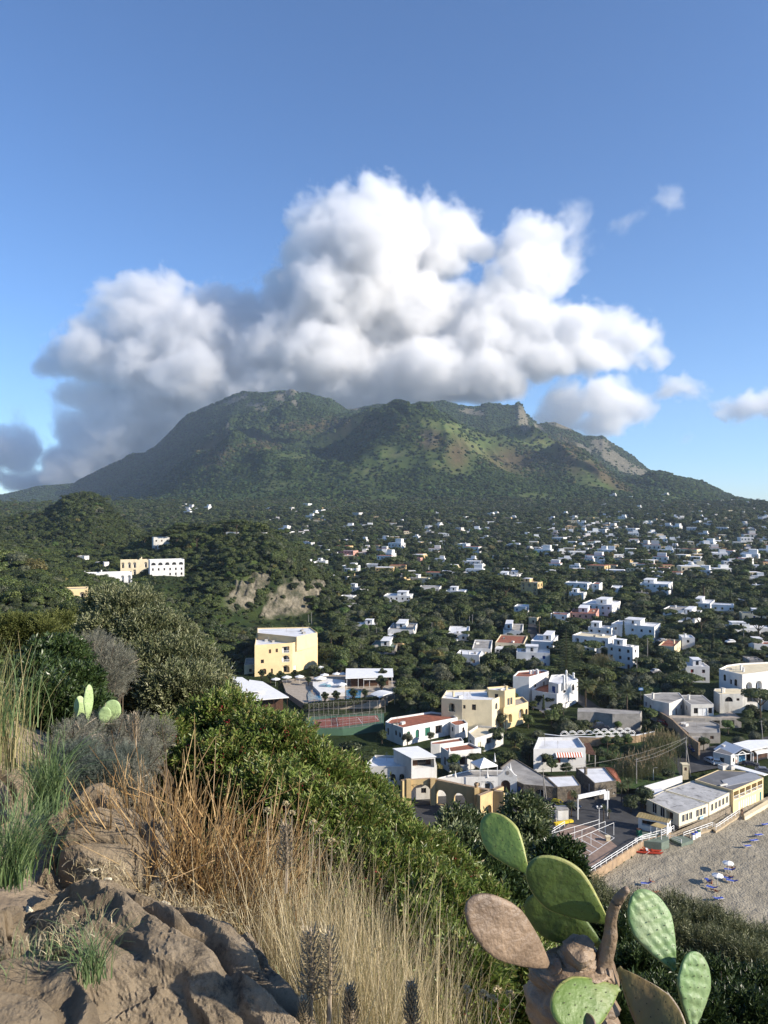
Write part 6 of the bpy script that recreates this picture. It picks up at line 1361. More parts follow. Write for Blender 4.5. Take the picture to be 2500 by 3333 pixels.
def pole(x,y,z,h,label,lean=0.0,arms=1,grp=None):
    r=empty('utility_pole',(x,y,z));tag(r,label,'pole',grp);m=MB();m.tube([(0,0,-1),(lean*.5,0,h*.5),(lean,0,h)],[.14,.12,.09],GREYW,6);m.build('pole',r)
    if arms:m=MB();m.tube([(lean-.5,0,h-.4),(lean+.5,0,h-.4)],.05,GREYW,4);m.build('crossarm',r)
    POLES.append(Vector((x+lean,y,z+h-.3)));return POLES[-1]
x,y=K3((337,1300),PZ);pole(x,y,PZ,8.6,'tall pale concrete pole behind the silver car',-.3);x,y=K3((365,1300),PZ);pole(x,y,PZ,7.2,'thinner leaning pole beside the tall pale concrete pole',-1.0)
x,y=K5((922,215),3.4);pa=pole(x,y,3.4,6.6,'white utility pole at the bend of the road');x,y=K5((965,340),3.0);pb=pole(x,y,3.0,8.8,'brown wooden pole leaning beside the white utility pole',-1.4)
x,y=K5((475,450),2.6);pc=pole(x,y,2.6,7.2,'thin pole standing in the reeds',0);x,y=K4((1612,1535),5.2);pole(x,y,5.2,5.4,'single pole on the garden slope at the right edge',-.5);x,y=K4((1440,650),12.5);pole(x,y,12.5,7,'white flagpole before the long arched building',0,0)
x,y=K4((478,960),10.5);pole(x,y,10.5,6.0,'lamp pole at the white wall of the narrow lane',0,0);x,y=K4((575,770),13.);pole(x,y,13.,6.5,'wooden pole in the lane behind the curved-balcony house',0,1)
def wire(a,b,sag,label):
    m=MB();P=[a.lerp(b,t)-Vector((0,0,sag*4*t*(1-t))) for t in np.linspace(0,1,9)];m.tube([p-a for p in P],.03,GREYW,3);o=m.build('power_line');o.location=a;tag(o,label,'cable')
wire(pc,pa,.6,'power line from the reeds to the white utility pole');wire(pc+Vector((0,0,-.6)),pb,.7,'power line from the reeds to the brown wooden pole')
wire(pa,POLES[0],1.5,'long power line from the white utility pole towards the stone houses')
for i,(sx,sy,h) in enumerate([(1107,2090,7),(1125,2085,8),(1200,2075,6.5),(1406,2080,8),(1528,2055,7.5),(1538,2055,8.5),(1014,2035,7),(1004,2040,6.5),(718,2090,8),(1072,1985,6.5),(1290,1800,10),(1316,1840,10),(1225,2083,6)]):
    q=ray(sx,sy,0,150);pole(q.x,q.y,q.z,h,'thin utility pole rising from the valley trees',0,1,'utility poles among the valley trees')
# road sign blue
x,y=K4((515,1150),9.4);r=empty('road_sign',(x,y,9.0));tag(r,'blue rectangular road sign on a pole at the end of the lane','sign');m=MB();m.tube([(0,0,-1),(0,0,3)],.06,GREYW,5);m.build('pole',r);m=MB();m.box((0,-.06,2.3),(1.5,.06,.9),pmat('road_sign_blue',(.03,.16,.40),.4,.05,2));m.build('panel',r);m=MB();m.box((0,-.095,2.6),(1.2,.01,.12),WPAINT);m.box((0,-.095,2.85),(1.0,.01,.1),WPAINT);m.build('sign_text',r)
# ---- cars
def car(x,y,z,rz,col,label,L=4.1,H=1.45,Wd=1.7):
    r=empty('parked_car',(x,y,z),rz);tag(r,label,'car');mp=pmat('car_'+col[0],col[1],.25,.02,1,spec=.6)
    prof=[(0,.35),(.02,.75),(.10,.88),(.26,.95),(.36,H*.97),(.50,H),(.78,H*.96),(.92,.95),(.995,.90),(1,.35)]
    mb=MB();A=[((u-.5)*L,-Wd/2*(1 if h<1 else .84),h) for u,h in prof];B=[(p[0],-p[1],p[2]) for p in A]
    for i in range(len(prof)-1):mb.quad(A[i],B[i],B[i+1],A[i+1],mp)
    mb.poly(A,mp);mb.poly(B[::-1],mp);mb.quad(A[-1],B[-1],B[0],A[0],mp);mb.build('body',r)
    mb=MB();s=.012
    for sg in (-1,1):
        yy=lambda h:sg*(Wd/2*(1 if h<1 else .84)+s)
        mb.quad(((.30-.5)*L,yy(.9),.98),((.50-.5)*L,yy(.9),.98),((.50-.5)*L,yy(1.2),H*.93),((.385-.5)*L,yy(1.2),H*.93),GLASS);mb.quad(((.52-.5)*L,yy(.9),.98),((.84-.5)*L,yy(.9),.98),((.77-.5)*L,yy(1.2),H*.92),((.52-.5)*L,yy(1.2),H*.93),GLASS)
    mb.build('side_windows',r);mb=MB();w=Wd*.40;mb.quad(((.265-.5)*L,-w,.985),((.265-.5)*L,w,.985),((.355-.5)*L,w,H*.96),((.355-.5)*L,-w,H*.96),GLASS);mb.build('windscreen',r);mb=MB();mb.quad(((.93-.5)*L,-w,.97),((.93-.5)*L,w,.97),((.80-.5)*L,w,H*.955),((.80-.5)*L,-w,H*.955),GLASS);mb.build('rear_window',r)
    for u in (.19,.80):
        for sg in (-1,1):
            m=MB();m.tube([((u-.5)*L,sg*(Wd/2-.2),.31),((u-.5)*L,sg*(Wd/2+.02),.31)],.31,pmat('tyre',(.02,.02,.02),.9,.1,2),10);o=m.build('wheel',r);m=MB();m.poly([((u-.5)*L+.19*math.cos(q),sg*(Wd/2+.03),.31+.19*math.sin(q)) for q in np.linspace(0,6.28,9)[:-1]],GREYW);m.build('rim',o)
    for sg in (-1,1):m=MB();m.box((-L/2-.005,sg*Wd*.36,.62),(.04,.3,.16),WPAINT);m.build('headlight',r);m=MB();m.box((L/2-.01,sg*Wd*.38,.70),(.04,.22,.18),FM['r']);m.build('tail_light',r)
SIL=('silver',(.42,.43,.44));WH=('white',(.75,.75,.74));RD=('red',(.28,.02,.015));BL=('blue',(.02,.05,.22));DK=('dark',(.03,.035,.05));GY=('grey',(.15,.15,.16))
for p,K,z,rz,c,lab,kw in [((232,1288),K3,PZ,2.75,SIL,'silver estate car parked before the dark stone arched house',{}),((62,1165),K3,2.6,1.9,WH,'white car parked beside the arched gatehouse door',{}),((95,1245),K3,PZ,2.6,GY,'grey car half hidden behind the cream gate pillar',{}),((370,1300),K3,PZ,2.6,DK,'dark car behind the ticket booth',{}),((455,1312),K3,PZ,2.6,('yellow',(.55,.42,.03)),'yellow car behind the plain white shed',{}),((580,1330),K3,PZ,2.5,DK,'dark car behind the bushy palm near the entrance beam',{}),
    ((1205,245),K5,3.5,2.9,WH,'small white car parked beside the white gabled hut',dict(L=3.2,H=1.6,Wd=1.5)),((1150,232),K5,3.5,1.8,SIL,'silver car behind the small white car',{}),((985,120),K5,4.6,1.6,BL,'blue car parked in the shaded garage yard',{}),((1415,580),K3,5.0,2.1,RD,'red car driving up the shaded sloping street',{}),((845,615),K3,5.8,3.1,DK,'dark van behind the white hoop balustrade',dict(L=4.5,H=1.9)),((357,470),K3,6.5,.3,GY,'grey car half hidden beside the round garden wall',{}),((1620,320),K5,3.6,2.8,GY,'grey car at the right edge by the restaurant roof',{}),((1500,260),K5,3.6,2.7,DK,'dark car parked on the asphalt below the white canopies',dict(H=1.2)),
    ((490,1180),K2,3,1.2,WH,'white van seen through the ochre arch',{}),((1320,670),K4,13.5,.2,WH,'white car parked by the road behind the wavy-parapet villa',{}),((700,660),K4,13.2,.3,GY,'grey car at the road bend below the scalloped house',{}),((640,940),K4,11,.4,GY,'silver-grey car behind the white lane wall',{})]:
    x,y=K(p,z);zz=max(z,float(g(x,y))+.25 if z>PZ+.3 else z);car(x,y,zz+.02,rz,c,lab,**kw)
def scooters():
    for p,K,z,lab in [((1555,175),K5,3.7,'red and white cart under the right white canopy, left one'),((1600,170),K5,3.7,'red and white cart under the right white canopy, middle one'),((1640,165),K5,3.7,'red and white cart under the right white canopy, right one')]:
        x,y=K(p,z);r=empty('beach_cart',(x,y,z));tag(r,lab,'cart');m=MB();m.box((0,0,.3),(1.6,.8,.5),FM['r'],.4);m.build('body',r);m=MB();m.box((0,0,.803),(1.4,.9,.1),WPAINT,.4);m.build('seat',r)
        for s in (-.5,.5):m=MB();m.tube([(s,-.45,.25),(s,-.3,.25)],.25,MATS['tyre'],8);m.build('wheel',r)
    x,y=K5((1355,232),3.6);r=empty('red_barrel_stand',(x,y,3.6));tag(r,'red container beside the pointed veranda','container');m=MB();m.tube([(0,0,0),(0,0,.6),(0,0,1.2)],[.5,.58,.5],FM['r'],10);m.build('barrel',r);m=MB();m.tube([(0,0,1.2),(0,0,1.28)],[.52,.3],WPAINT,10);m.build('lid',r)
scooters()
# ---- beach furniture and people
def lounger(px,rz,label,up=.5,col=None):
    x,y=K5(px,.5);m0=col or pmat('lounger_blue',(.05,.09,.42),.7,.1,2);r=empty('sun_lounger',(x,y,.62),rz);tag(r,label,'sun lounger','blue sun loungers on the sand')
    m=MB();m.box((.25,0,.32),(1.3,.62,.05),m0);m.build('seat',r);m=MB();c,s=math.cos(up),math.sin(up);m.quad((-.4,-.31,.36),(-.4-.75*c,-.31,.36+.75*s),(-.4-.75*c,.31,.36+.75*s),(-.4,.31,.36),m0);m.quad((-.4,.31,.33),(-.4-.75*c,.31,.33+.75*s),(-.4-.75*c,-.31,.33+.75*s),(-.4,-.31,.33),m0);m.build('backrest',r)
    for a,b in ((-.35,-.28),(-.35,.28),(.8,-.28),(.8,.28)):m=MB();m.tube([(a,b,-.1),(a,b,.33)],.03,WPAINT,4);m.build('leg',r)
    m=MB();m.tube([(-.4,-.34,.35),(.9,-.34,.35)],.03,WPAINT,4);m.tube([(-.4,.34,.35),(.9,.34,.35)],.03,WPAINT,4);m.build('frame',r)
    return r
for px,rz,up,lab in [((560,1335),3.0,.6,'blue lounger by the two sunbathers nearest the sea wall'),((1120,1310),1.6,.9,'blue and white lounger standing up beside the left open parasol'),((1150,1370),2.5,.5,'blue lounger under the reddish sunbather'),((1215,1470),.2,.4,'blue lounger alone in front of the sunbather group'),((1290,1285),2.6,.5,'blue lounger right of the left open parasol'),((1330,1310),2.6,.4,'blue lounger with a pale towel at the right of the group'),((1310,1210),2.8,.5,'blue lounger beneath the farther open parasol'),((1470,995),.2,.5,'blue lounger in the row near the right edge, nearest one'),((1535,945),.3,.2,'flat pale blue lounger behind the nearest one in the row'),((1580,895),.3,.2,'blue lounger in the row below the restaurant ramp, third one'),((1640,800),.3,.2,'blue lounger at the far right below the restaurant ramp')]:lounger(px,rz,lab,up)
for px,lab in [((1300,1215),'open white parasol with blue crown, farther one of the pair'),((1205,1330),'open white parasol with blue crown, nearer one of the pair'),((975,1650),'open white parasol standing alone near the hill foot')]:
    x,y=K5(px,.5);parasol_obj(x,y,.55,1.05,2.15,lab,'white parasols on the sand')
SKIN=pmat('skin',(.42,.22,.13),.6,.05,2);SKIN2=pmat('tanned_skin',(.28,.13,.07),.6,.05,2)
def person(x,y,z,rz,pose,label,skin=SKIN,cloth=None,hair=BROWN,s=1.0):
    """one continuous skinned body; pose = joint positions"""
    r=empty('person',(x,y,z),rz);tag(r,label,'person')
    if pose=='lie':J=dict(pel=(0,0,.16),chest=(-.30,0,.22),neck=(-.52,0,.30),head=(-.66,0,.36),kn=(.42,.11,.32),ft=(.82,.10,.12),el=(-.28,.27,.16),ha=(-.02,.25,.15),hip=.09,sh=.17)
    elif pose=='sit':J=dict(pel=(0,0,.18),chest=(-.10,0,.48),neck=(-.10,0,.70),head=(-.08,0,.84),kn=(.42,.12,.26),ft=(.80,.12,.10),el=(-.06,.26,.42),ha=(.20,.20,.34),hip=.09,sh=.18)
    else:J=dict(pel=(0,0,.92),chest=(0,0,1.28),neck=(0,0,1.48),head=(.02,0,1.62),kn=(.05,.10,.48),ft=(-.02,.10,.05),el=(.0,.26,1.12),ha=(.10,.25,.88),hip=.09,sh=.18)
    V=[];E=[];Rr=[]
    def add(p,rr,par=None):
        V.append(tuple(c*s for c in p));Rr.append(rr*s)
        if par is not None:E.append((par,len(V)-1))
        return len(V)-1
    pe=add(J['pel'],.13);ch=add(J['chest'],.14,pe);ne=add(J['neck'],.055,ch);he=add(J['head'],.095,ne);top=add(tuple(a+b*.6 for a,b in zip(J['head'],(J['head'][0]-J['neck'][0],0,J['head'][2]-J['neck'][2]))),.08,he)
    for sg in (-1,1):
        m_=lambda p:(p[0],p[1]*sg,p[2]);hp=add((J['pel'][0]+.02,J['hip']*sg,J['pel'][2]-.02),.10,pe);k=add(m_(J['kn']),.065,hp);f=add(m_(J['ft']),.045,k);add((m_(J['ft'])[0]+.14,m_(J['ft'])[1],m_(J['ft'])[2]+(.0 if pose=='stand' else .06)),.035,f)
        sh=add((J['chest'][0]*.8+J['neck'][0]*.2,J['sh']*sg,J['chest'][2]*.75+J['neck'][2]*.25),.06,ch);el=add(m_(J['el']),.042,sh);ha=add(m_(J['ha']),.032,el);add((J['ha'][0]+.09,J['ha'][1]*sg,J['ha'][2]-.02),.022,ha)
    me=bpy.data.meshes.new('body');me.from_pydata(V,E,[]);o=bpy.data.objects.new('body',me);C.objects.link(o);o.parent=r;md=o.modifiers.new('skin','SKIN'); 
    for i,rr in enumerate(Rr):me.skin_vertices[0].data[i].radius=(rr,rr);me.skin_vertices[0].data[i].use_root=(i==0)
    o.modifiers.new('sub','SUBSURF').levels=1;o.modifiers[-1].render_levels=1;me.materials.append(skin)
    def shell(name,joints,k,m):
        mb=MB();mb.tube([tuple(c*s for c in V_) for V_ in joints],[q*s for q in k],m,8);mb.build(name,r,smooth=True)
    c=cloth or BLUEP;P=J['pel'];Cq=J['chest']
    shell('shorts',[tuple(P[i]+(Cq[i]-P[i])*-.35 for i in range(3)),P,tuple(P[i]+(Cq[i]-P[i])*.3 for i in range(3))],[.15,.175,.155],c)
    if pose=='stand':shell('shirt',[tuple(P[i]+(Cq[i]-P[i])*.2 for i in range(3)),Cq,tuple(Cq[i]+(J['neck'][i]-Cq[i])*.6 for i in range(3))],[.165,.185,.12],m_shirt)
    hd=J['head'];shell('hair',[(hd[0]-.06,0,hd[2]-.02),(hd[0]-.05,0,hd[2]+.07),(hd[0]-.01,0,hd[2]+.13)],[.075,.105,.05],hair)
    return r
m_shirt=pmat('dark_shirt',(.06,.05,.06),.9,.1,2)
P_=lambda px,z=.62:(*K5(px,.5),z)
for px,dz,rz,pose,lab,sk,cl in [((600,1332),.34,.2,'sit','person in dark swimwear sitting on the lounger nearest the sea wall',SKIN2,BROWN),((650,1405),.0,.1,'lie','person lying on the sand nearest the sea wall',SKIN,FM['r']),((1150,1345),.34,2.4,'sit','tanned person sitting on the lounger between the parasols',SKIN2,FM['r']),((1190,1395),.0,2.5,'lie','tanned person lying in red swimwear beside the loungers',SKIN2,FM['r']),((1310,1280),.34,2.6,'lie','person reclining on the lounger right of the near parasol',SKIN,BLUEP),((1330,1200),.34,2.8,'lie','person reclining beneath the farther parasol',SKIN,BROWN)]:
    person(*P_(px,.62+dz),rz,pose,lab,sk,cl)
x,y=K5((1425,700),1.0);person(x,y,.98,-2.0,'stand','person in dark clothes standing at the ramp by the cabin doors',SKIN,BROWN)
x,y=K4((500,835),12.);zz=float(g(x,y))+.2;person(x,y,zz,1.0,'stand','person walking up the narrow lane beside the curved-balcony house',SKIN,BLUEP)
# red rescue pedal boat
def boat():
    a,b=np.array(K5((455,1030),.6)),np.array(K5((710,1045),.6));t=b-a;L=np.linalg.norm(t);r=empty('rescue_boat',(*((a+b)/2),.62),math.atan2(t[1],t[0]));tag(r,'red twin-hulled rescue rowing boat with orange ring on the sand','boat');rm=pmat('boat_red',(.42,.05,.02),.4,.08,1)
    for s in (-.55,.55):m=MB();m.tube([(-L/2,s,.42),(-L*.42,s,.22),(0,s,.2),(L*.42,s,.24),(L/2,s,.5)],[.04,.2,.24,.2,.04],rm,8);m.build('hull',r,smooth=True)
    for u in (-.8,0,.8):m=MB();m.box((u,0,.42),(.3,1.4,.08),rm);m.build('crossbeam',r)
    m=MB();m.box((-.3,0,.52),(.4,1.0,.2),WPAINT);m.build('seat',r)
    m=MB();m.tube([(-1.0+.3*math.cos(q),-.2,.85+.3*math.sin(q)) for q in np.linspace(0,6.283,13)],.07,pmat('orange_ring',(.6,.12,.03),.5,.05,1),6);m.build('lifebuoy',r)
    for s in (-1,1):m=MB();m.tube([(.2,s*.6,.55),(-.8,s*1.3,.2)],.025,WPAINT,4);m.build('oar',r)
boat()
for i,(px,lab) in enumerate([((985,920),'leftmost of three white and blue bins on the sand'),((1012,905),'middle one of three bins on the sand'),((1035,892),'rightmost of three bins, with dark green lid, on the sand')]):
    x,y=K5(px,.5);r=empty('waste_bin',(x,y,.55),.3);tag(r,lab,'bin');m=MB();m.box((0,0,0),(.6,.6,1.05),WPAINT);m.build('body',r);m=MB();m.tube([(0,0,1.05),(0,0,1.25),(0,0,1.35)],[.38,.34,.1],GREENP if i==2 else MATS['lounger_blue'],8);m.build('lid',r)
x,y=K5((500,880),PZ);r=empty('waste_bin',(x,y,PZ),.3);tag(r,'dark recycling bin with white label beside the kiosk','bin');m=MB();m.box((0,0,0),(.9,.8,1.2),GREENP);m.build('body',r);m=MB();m.box((0,0,1.2),(.95,.85,.1),BROWN);m.build('lid',r)
x,y=K3((440,1465),PZ);r=empty('waste_bin',(x,y,PZ));tag(r,'grey litter bin with round top at the car park entrance','bin');m=MB();m.tube([(0,0,0),(0,0,1)],[.3,.34],GREYW,8);m.build('body',r);m=MB();m.tube([(0,0,1),(0,0,1.3)],[.36,.1],GREYW,8);m.build('lid',r)
x,y=Pz(1842,2762,PZ);r=empty('plant_pot',(x,y,PZ));tag(r,'terracotta plant pot on the brick car park','plant pot');m=MB();m.tube([(0,0,0),(0,0,.7),(0,0,.72),(0,0,.8)],[.35,.5,.58,.58],pmat('terracotta',(.36,.14,.08),.9,.1,2),10);m.build('pot',r);me=crown_mesh('plant',[(0,0,.9,.3,.3,.25)],80,.18,G['green'],2);o=bpy.data.objects.new('plant',me);C.objects.link(o);o.parent=r
# ---- special trees, palms, reeds, garden bushes
def Tk(K,p,z):x,y=K(p,z);return (x,y,z)
tree('palm',Tk(K3,(708,412),6.6),3.6,'big date palm with arching fronds right beside the tall white villa',lift=1);tree('palm',Tk(K3,(1080,470),6.8),3.5,'big date palm between the white villa and the blue road sign',lift=1)
tree('palm',Tk(K1,(175,545),7.0),2.0,'palm beside the globe lamp left of the yellow hotel');tree('palm',Tk(K1,(1045,330),9.5),3.6,'wide date palm just right of the yellow hotel roof');tree('fanpalm',Tk(K1,(1230,270),10),1.7,'slim tall palm right of the yellow hotel above the orchard');tree('fanpalm',Tk(K2,(490,330),6.8),1.6,'leaning shaggy palm at the grey forecourt beside the yellow villa')
tree('palm',Tk(K1,(320,330),8),2.4,'small palm against the left side of the yellow hotel');tree('fanpalm',Tk(K1,(905,450),7.8),1.0,'small fan palm at the foot of the blank yellow wall')
def araucaria(x,y,z,h,label):
    r=empty('norfolk_pine',(x,y,z));tag(r,label,'tree');m=MB();m.tube([(0,0,-1),(0,0,h*.5),(0,0,h)],[.35,.22,.04],bark,7);m.build('trunk',r);rs=np.random.RandomState(9);V=[];Q=[];o=0
    for k in range(17):
        zz=h*(.14+.84*k/17);L=(h*.36)*(1-k/17.5)**.8+.25
        for j in range(7):
            a=6.283*j/7+k*.9;d=np.array([math.cos(a),math.sin(a),0]);sd=np.array([-d[1],d[0],0]);n=max(6,int(L/.28))
            for i in range(n):
                t=(i+.5)/n;p=d*L*t+np.array([0,0,zz+L*.10*t*t-.12*L*t]);w=(.55*math.sin(math.pi*min(1,.25+t*.7))+.1)*min(1,L/2.5)
                for s in (-1,1):V+=[p-d*.16,p+d*.12,p+sd*s*w+d*.25+[0,0,.1],p+sd*s*w*.8-d*.02-[0,0,.05]];Q.append([o,o+1,o+2,o+3]);o+=4
                V+=[p-d*.2-[0,0,.08],p+d*.2-[0,0,.08],p+d*.2+[0,0,.12],p-d*.2+[0,0,.12]];Q.append([o,o+1,o+2,o+3]);o+=4
    me=np_mesh('crown',np.array(V),quads=np.array(Q),mats=[G['dark']]);c=bpy.data.objects.new('crown',me);C.objects.link(c);c.parent=r;FOOT.append((x,y,h*.22))
x,y=Pz(1843,2236,9.0);araucaria(x,y,8.6,20.5,'tall dark araucaria with level tiers of branches beside the white villa')
tree('pine',(*Pz(1755,2062,12),12),6.0,'broad umbrella pine in front of the long pale house with the red roof',sz=.8);tree('pine',(*Pz(2290,1960,14),14),9.5,'very wide dark umbrella pine at the right above the town',sz=.7);tree('dark0',(*Pz(2195,2200,9.0),9.0),5.2,'large dark round tree between the lane and the blue-white chimney house',sz=1.15);tree('yellow',(*Pz(1415,2170,8.6),8.6),4.2,'big round autumn-brown tree in the orange orchard',sz=1.1);tree('green0',(*Pz(1110,2180,8.2),8.2),5.0,'big green round tree right of the blank yellow hotel wall');tree('olive0',(*Pz(1740,2200,8.5),8.5),4.5,'wide grey-green olive tree behind the yellow villa',sz=.8)
tree('green1',(*Pz(1480,2190,8.6),8.6),4.6,'large green tree left of the wide grey-green olive',sz=1.1);tree('green2',(*Pz(1590,2190,8.6),8.6),4.4,'large green tree between olive and autumn-brown tree',sz=1.1)
for p,K,z,s,k_,lab in [((900,560),K2,5.2,3.0,'dark1','dense dark bush tree before the cream wall of the yellow villa'),((1190,590),K2,5.0,2.4,'dark2','dark round tree under the arcaded villa terrace'),((1480,440),K2,6.2,1.8,'green0','round green shrub beside the villa terrace'),((300,400),K3,6.6,2.2,'dark0','dark bush at the foot of the tall white villa, left one'),((400,420),K3,6.4,2.3,'dark1','dark bush at the foot of the tall white villa, right one'),((405,580),K3,5.4,3.0,'green1','large-leaved round tree inside the curved garden wall'),((190,600),K3,5.4,2.4,'green2','slender green tree before the red-floored villa court'),((770,960),K2,4.2,2.2,'bright','bright green bushy tree beside the white stair wall'),((1000,870),K2,4.5,1.8,'green0','leafy tree left of the white tent roof'),((1150,750),K2,4.3,3.0,'dark0','wide dark tree below the low white court house'),((1320,800),K2,4.2,3.2,'dark1','wide dark tree right of the white tent'),((1450,880),K2,4.0,3.0,'dark2','dark tree before the striped-awning house'),((1600,960),K2,3.6,2.6,'dark0','dark tree above the stone houses, left one'),((400,1000),K3,3.6,2.0,'green0','dark green tree above the stone houses, middle one'),((530,1020),K3,3.5,1.8,'dark2','dark green tree above the stone houses, right one'),((1240,1330),K3,PZ,3.1,'dark1','big dark round bush at the corner of the beach restaurant'),((1120,1360),K3,PZ,2.4,'dark0','dark bush left of the beach restaurant corner'),((500,270),K2,7,2.2,'green1','green tree behind the leaning shaggy palm'),((120,740),K2,4.6,2.0,'green2','green tree before the arched white house'),((350,760),K2,4.2,2.2,'olive1','feathery shrub along the arched white house terrace'),((560,720),K2,4.8,1.6,'olive2','feathery shrub right of the green louvred door'),((1210,1330),K3,PZ,2.2,'green0','leafy bush at the kiosk side of the dark round bush'),((1620,1440),K4,5.2,2.0,'olive0','grey-green bush on the slope at the right edge'),((1300,1480),K4,5.0,2.4,'bright','bright green bush below the terrace pillars'),((1480,1370),K4,6.0,2.2,'green1','green bush right of the broad terrace'),((1080,110),K5,4.0,2.2,'dark0','dark tree between garage yard and white gabled hut'),((1400,1620),K4,4.6,2.2,'olive1','grey-green tree above the white gabled hut, left one'),((1540,1590),K4,4.8,2.4,'olive2','grey-green tree above the white gabled hut, right one')]:
    tree(k_,Tk(K,p,z),s,lab)
def small_palm(K,p,z,h,s,label):
    x,y=K(p,z);r=empty('young_palm',(x,y,z));tag(r,label,'palm');m=MB();m.tube([(0,0,-.2),(.05,0,h*.5),(0,0,h)],[.14,.10,.09],bark,6);m.build('trunk',r);c=bpy.data.objects.new('crown',KINDS['palm'][1]);C.objects.link(c);c.parent=r;c.location=(0,0,h);c.scale=(s,s,s)
for p,h,s,lab in [((580,1400),2.6,1.5,'bushy palm beside the plain white shed'),((600,1330),3.2,1.3,'taller palm behind the bushy palm'),((870,1440),3.0,.8,'small palm on the traffic island, taller one'),((918,1420),1.6,.7,'small palm on the traffic island, lower one'),((1030,1270),3.6,1.9,'ragged banana-like palm right of the rubble stone house'),((1090,1210),3.0,1.4,'second ragged palm at the end of the boundary wall'),((225,1260),2.4,.8,'tiny palm in front of the silver estate car')]:small_palm(K3,p,PZ+.1,h,s,lab)
def reeds(K,pts,z,h,label,n=900,wid=4.5):
    P=[np.array(K(p,z)) for p in pts];o_=P[0];rs=np.random.RandomState(int(h*10));V=[];Q=[];o=0;V2=[];Q2=[];o2=0
    for i in range(n):
        k=rs.randint(len(P)-1);t=rs.rand();p=P[k]*(1-t)+P[k+1]*t-o_+rs.randn(2)*wid*.35;H=h*rs.uniform(.7,1.15);ln=rs.randn(2)*H*.10
        b=np.array([p[0],p[1],0]);top=np.array([p[0]+ln[0],p[1]+ln[1],H]);w=.035
        V+=[b+[-w,0,0],b+[w,0,0],top+[w*.5,0,0],top+[-w*.5,0,0]];Q.append([o,o+1,o+2,o+3]);o+=4
        for j in range(9):
            f=rs.uniform(.2,.97);c=b*(1-f)+top*f;a=rs.uniform(0,6.28);d=np.array([math.cos(a),math.sin(a),.35])*rs.uniform(.35,.7);s=np.array([-math.sin(a),math.cos(a),0])*.05
            V+=[c-s,c+s,c+d+s*.3-[0,0,.2],c+d-s*.3-[0,0,.2]];Q.append([o,o+1,o+2,o+3]);o+=4
        if rs.rand()<.35:
            for a in (0,1.6):s=np.array([math.cos(a),math.sin(a),0])*.11;V2+=[top-s,top+s,top+s*.3+[ln[0]*.1,0,.75],top-s*.3+[ln[0]*.1,0,.75]];Q2.append([o2,o2+1,o2+2,o2+3]);o2+=4
    r=empty('reed_bed',(o_[0],o_[1],z));tag(r,label,'reeds');a=bpy.data.objects.new('leaves',np_mesh('leaves',np.array(V),quads=np.array(Q),mats=[leaf_mat('reed_leaf',[(.06,.075,.025),(.12,.13,.05),(.20,.19,.09)])]));C.objects.link(a);a.parent=r;a['kind']='stuff'
    b=bpy.data.objects.new('plumes',np_mesh('plumes',np.array(V2),quads=np.array(Q2),mats=[leaf_mat('reed_plume',[(.26,.20,.10),(.40,.33,.20)])]));C.objects.link(b);b.parent=r;b['kind']='stuff'
    for q in P:FOOT.append((q[0],q[1],wid*.8))
reeds(K3,[(1060,1060),(1180,1040),(1350,1010),(1380,960)],3.0,4.6,'tall reed bed with pale plumes in front of the green field',900,6)
reeds(K3,[(1290,850),(1400,830),(1520,850)],3.6,4.9,'higher reed bed with tan plumes beside the shaded street',800,5)
reeds(K4,[(90,900),(180,880),(240,900)],9.5,4.0,'feathery bamboo clump beside the ochre arched house',350,3.5)
# green field
fl=[K3(p,4.2) for p in [(830,960),(1000,1120),(1160,1130),(1560,1010),(1500,880),(1300,720),(830,720)]]
FIELD=pmat('field_grass',(.045,.085,.018),.95,.25,.25,.9,1.2,detail=8);mb=MB();mb.poly([(p[0],p[1],max(float(g(*p)),3.2)+.35) for p in fl],FIELD);o=mb.build('field');o['kind']='structure'
CLEAR.append(lambda x,y:(x>38)&(x<78)&(y>184)&(y<228)&(fbm(x/9,y/9,2,5)<.22))
for i,(p,s,k_,lab) in enumerate([((900,760),2.2,'bright','low green thicket at the top of the field, left one'),((1000,770),2.4,'green1','low green thicket at the top of the field, middle one'),((1080,740),2.2,'bright','low green thicket at the top of the field, right one'),((960,830),1.8,'green0','green bush in the middle of the field'),((1450,1060),2.0,'dark0','dark bush between reeds and shrine pillar'),((830,700),1.8,'green2','ivy-green bush hanging at the stone garden wall')]):tree(k_,Tk(K3,p,4.2),s,lab,lift=.0)
for p,z,s,k_,lab in [((540,580),5.2,1.3,'green0','round garden bush below the garages, first from the left'),((600,600),5.2,1.2,'bright','round garden bush below the garages, second from the left'),((665,600),5.2,1.3,'green1','round garden bush below the garages, third from the left'),((745,600),5.2,1.3,'olive0','round garden bush below the garages, fourth from the left'),((820,590),5.2,1.3,'green2','round garden bush below the garages, fifth from the left'),((1000,600),5.2,1.6,'bright','bright garden bush beside the right garden lamp'),((1250,600),5.2,1.9,'dark0','dark bush between garden lamp and shaded street'),((1230,500),6.2,2.0,'bright','leafy climber mound at the right end of the garages'),((830,380),6.8,2.2,'dark1','dark hedge tree between the two date palms, left one'),((950,400),6.8,2.2,'dark2','dark hedge tree between the two date palms, middle one'),((1150,400),6.8,2.4,'dark0','dark hedge tree at the blue road sign'),((900,300),7.4,2.2,'bright','bright green garden tree behind the two date palms'),((760,240),8.2,2.6,'green0','green tree above the left date palm'),((1230,240),8.5,2.6,'dark1','dark tree right of the white lane wall')]:tree(k_,Tk(K3,p,z),s,lab,lift=.1)
hedge('garden_hedge','long trimmed hedge on the terrace below the garages',[(520,545),(900,575),(1000,580)],5.4,1.0,1.0,K=K3)
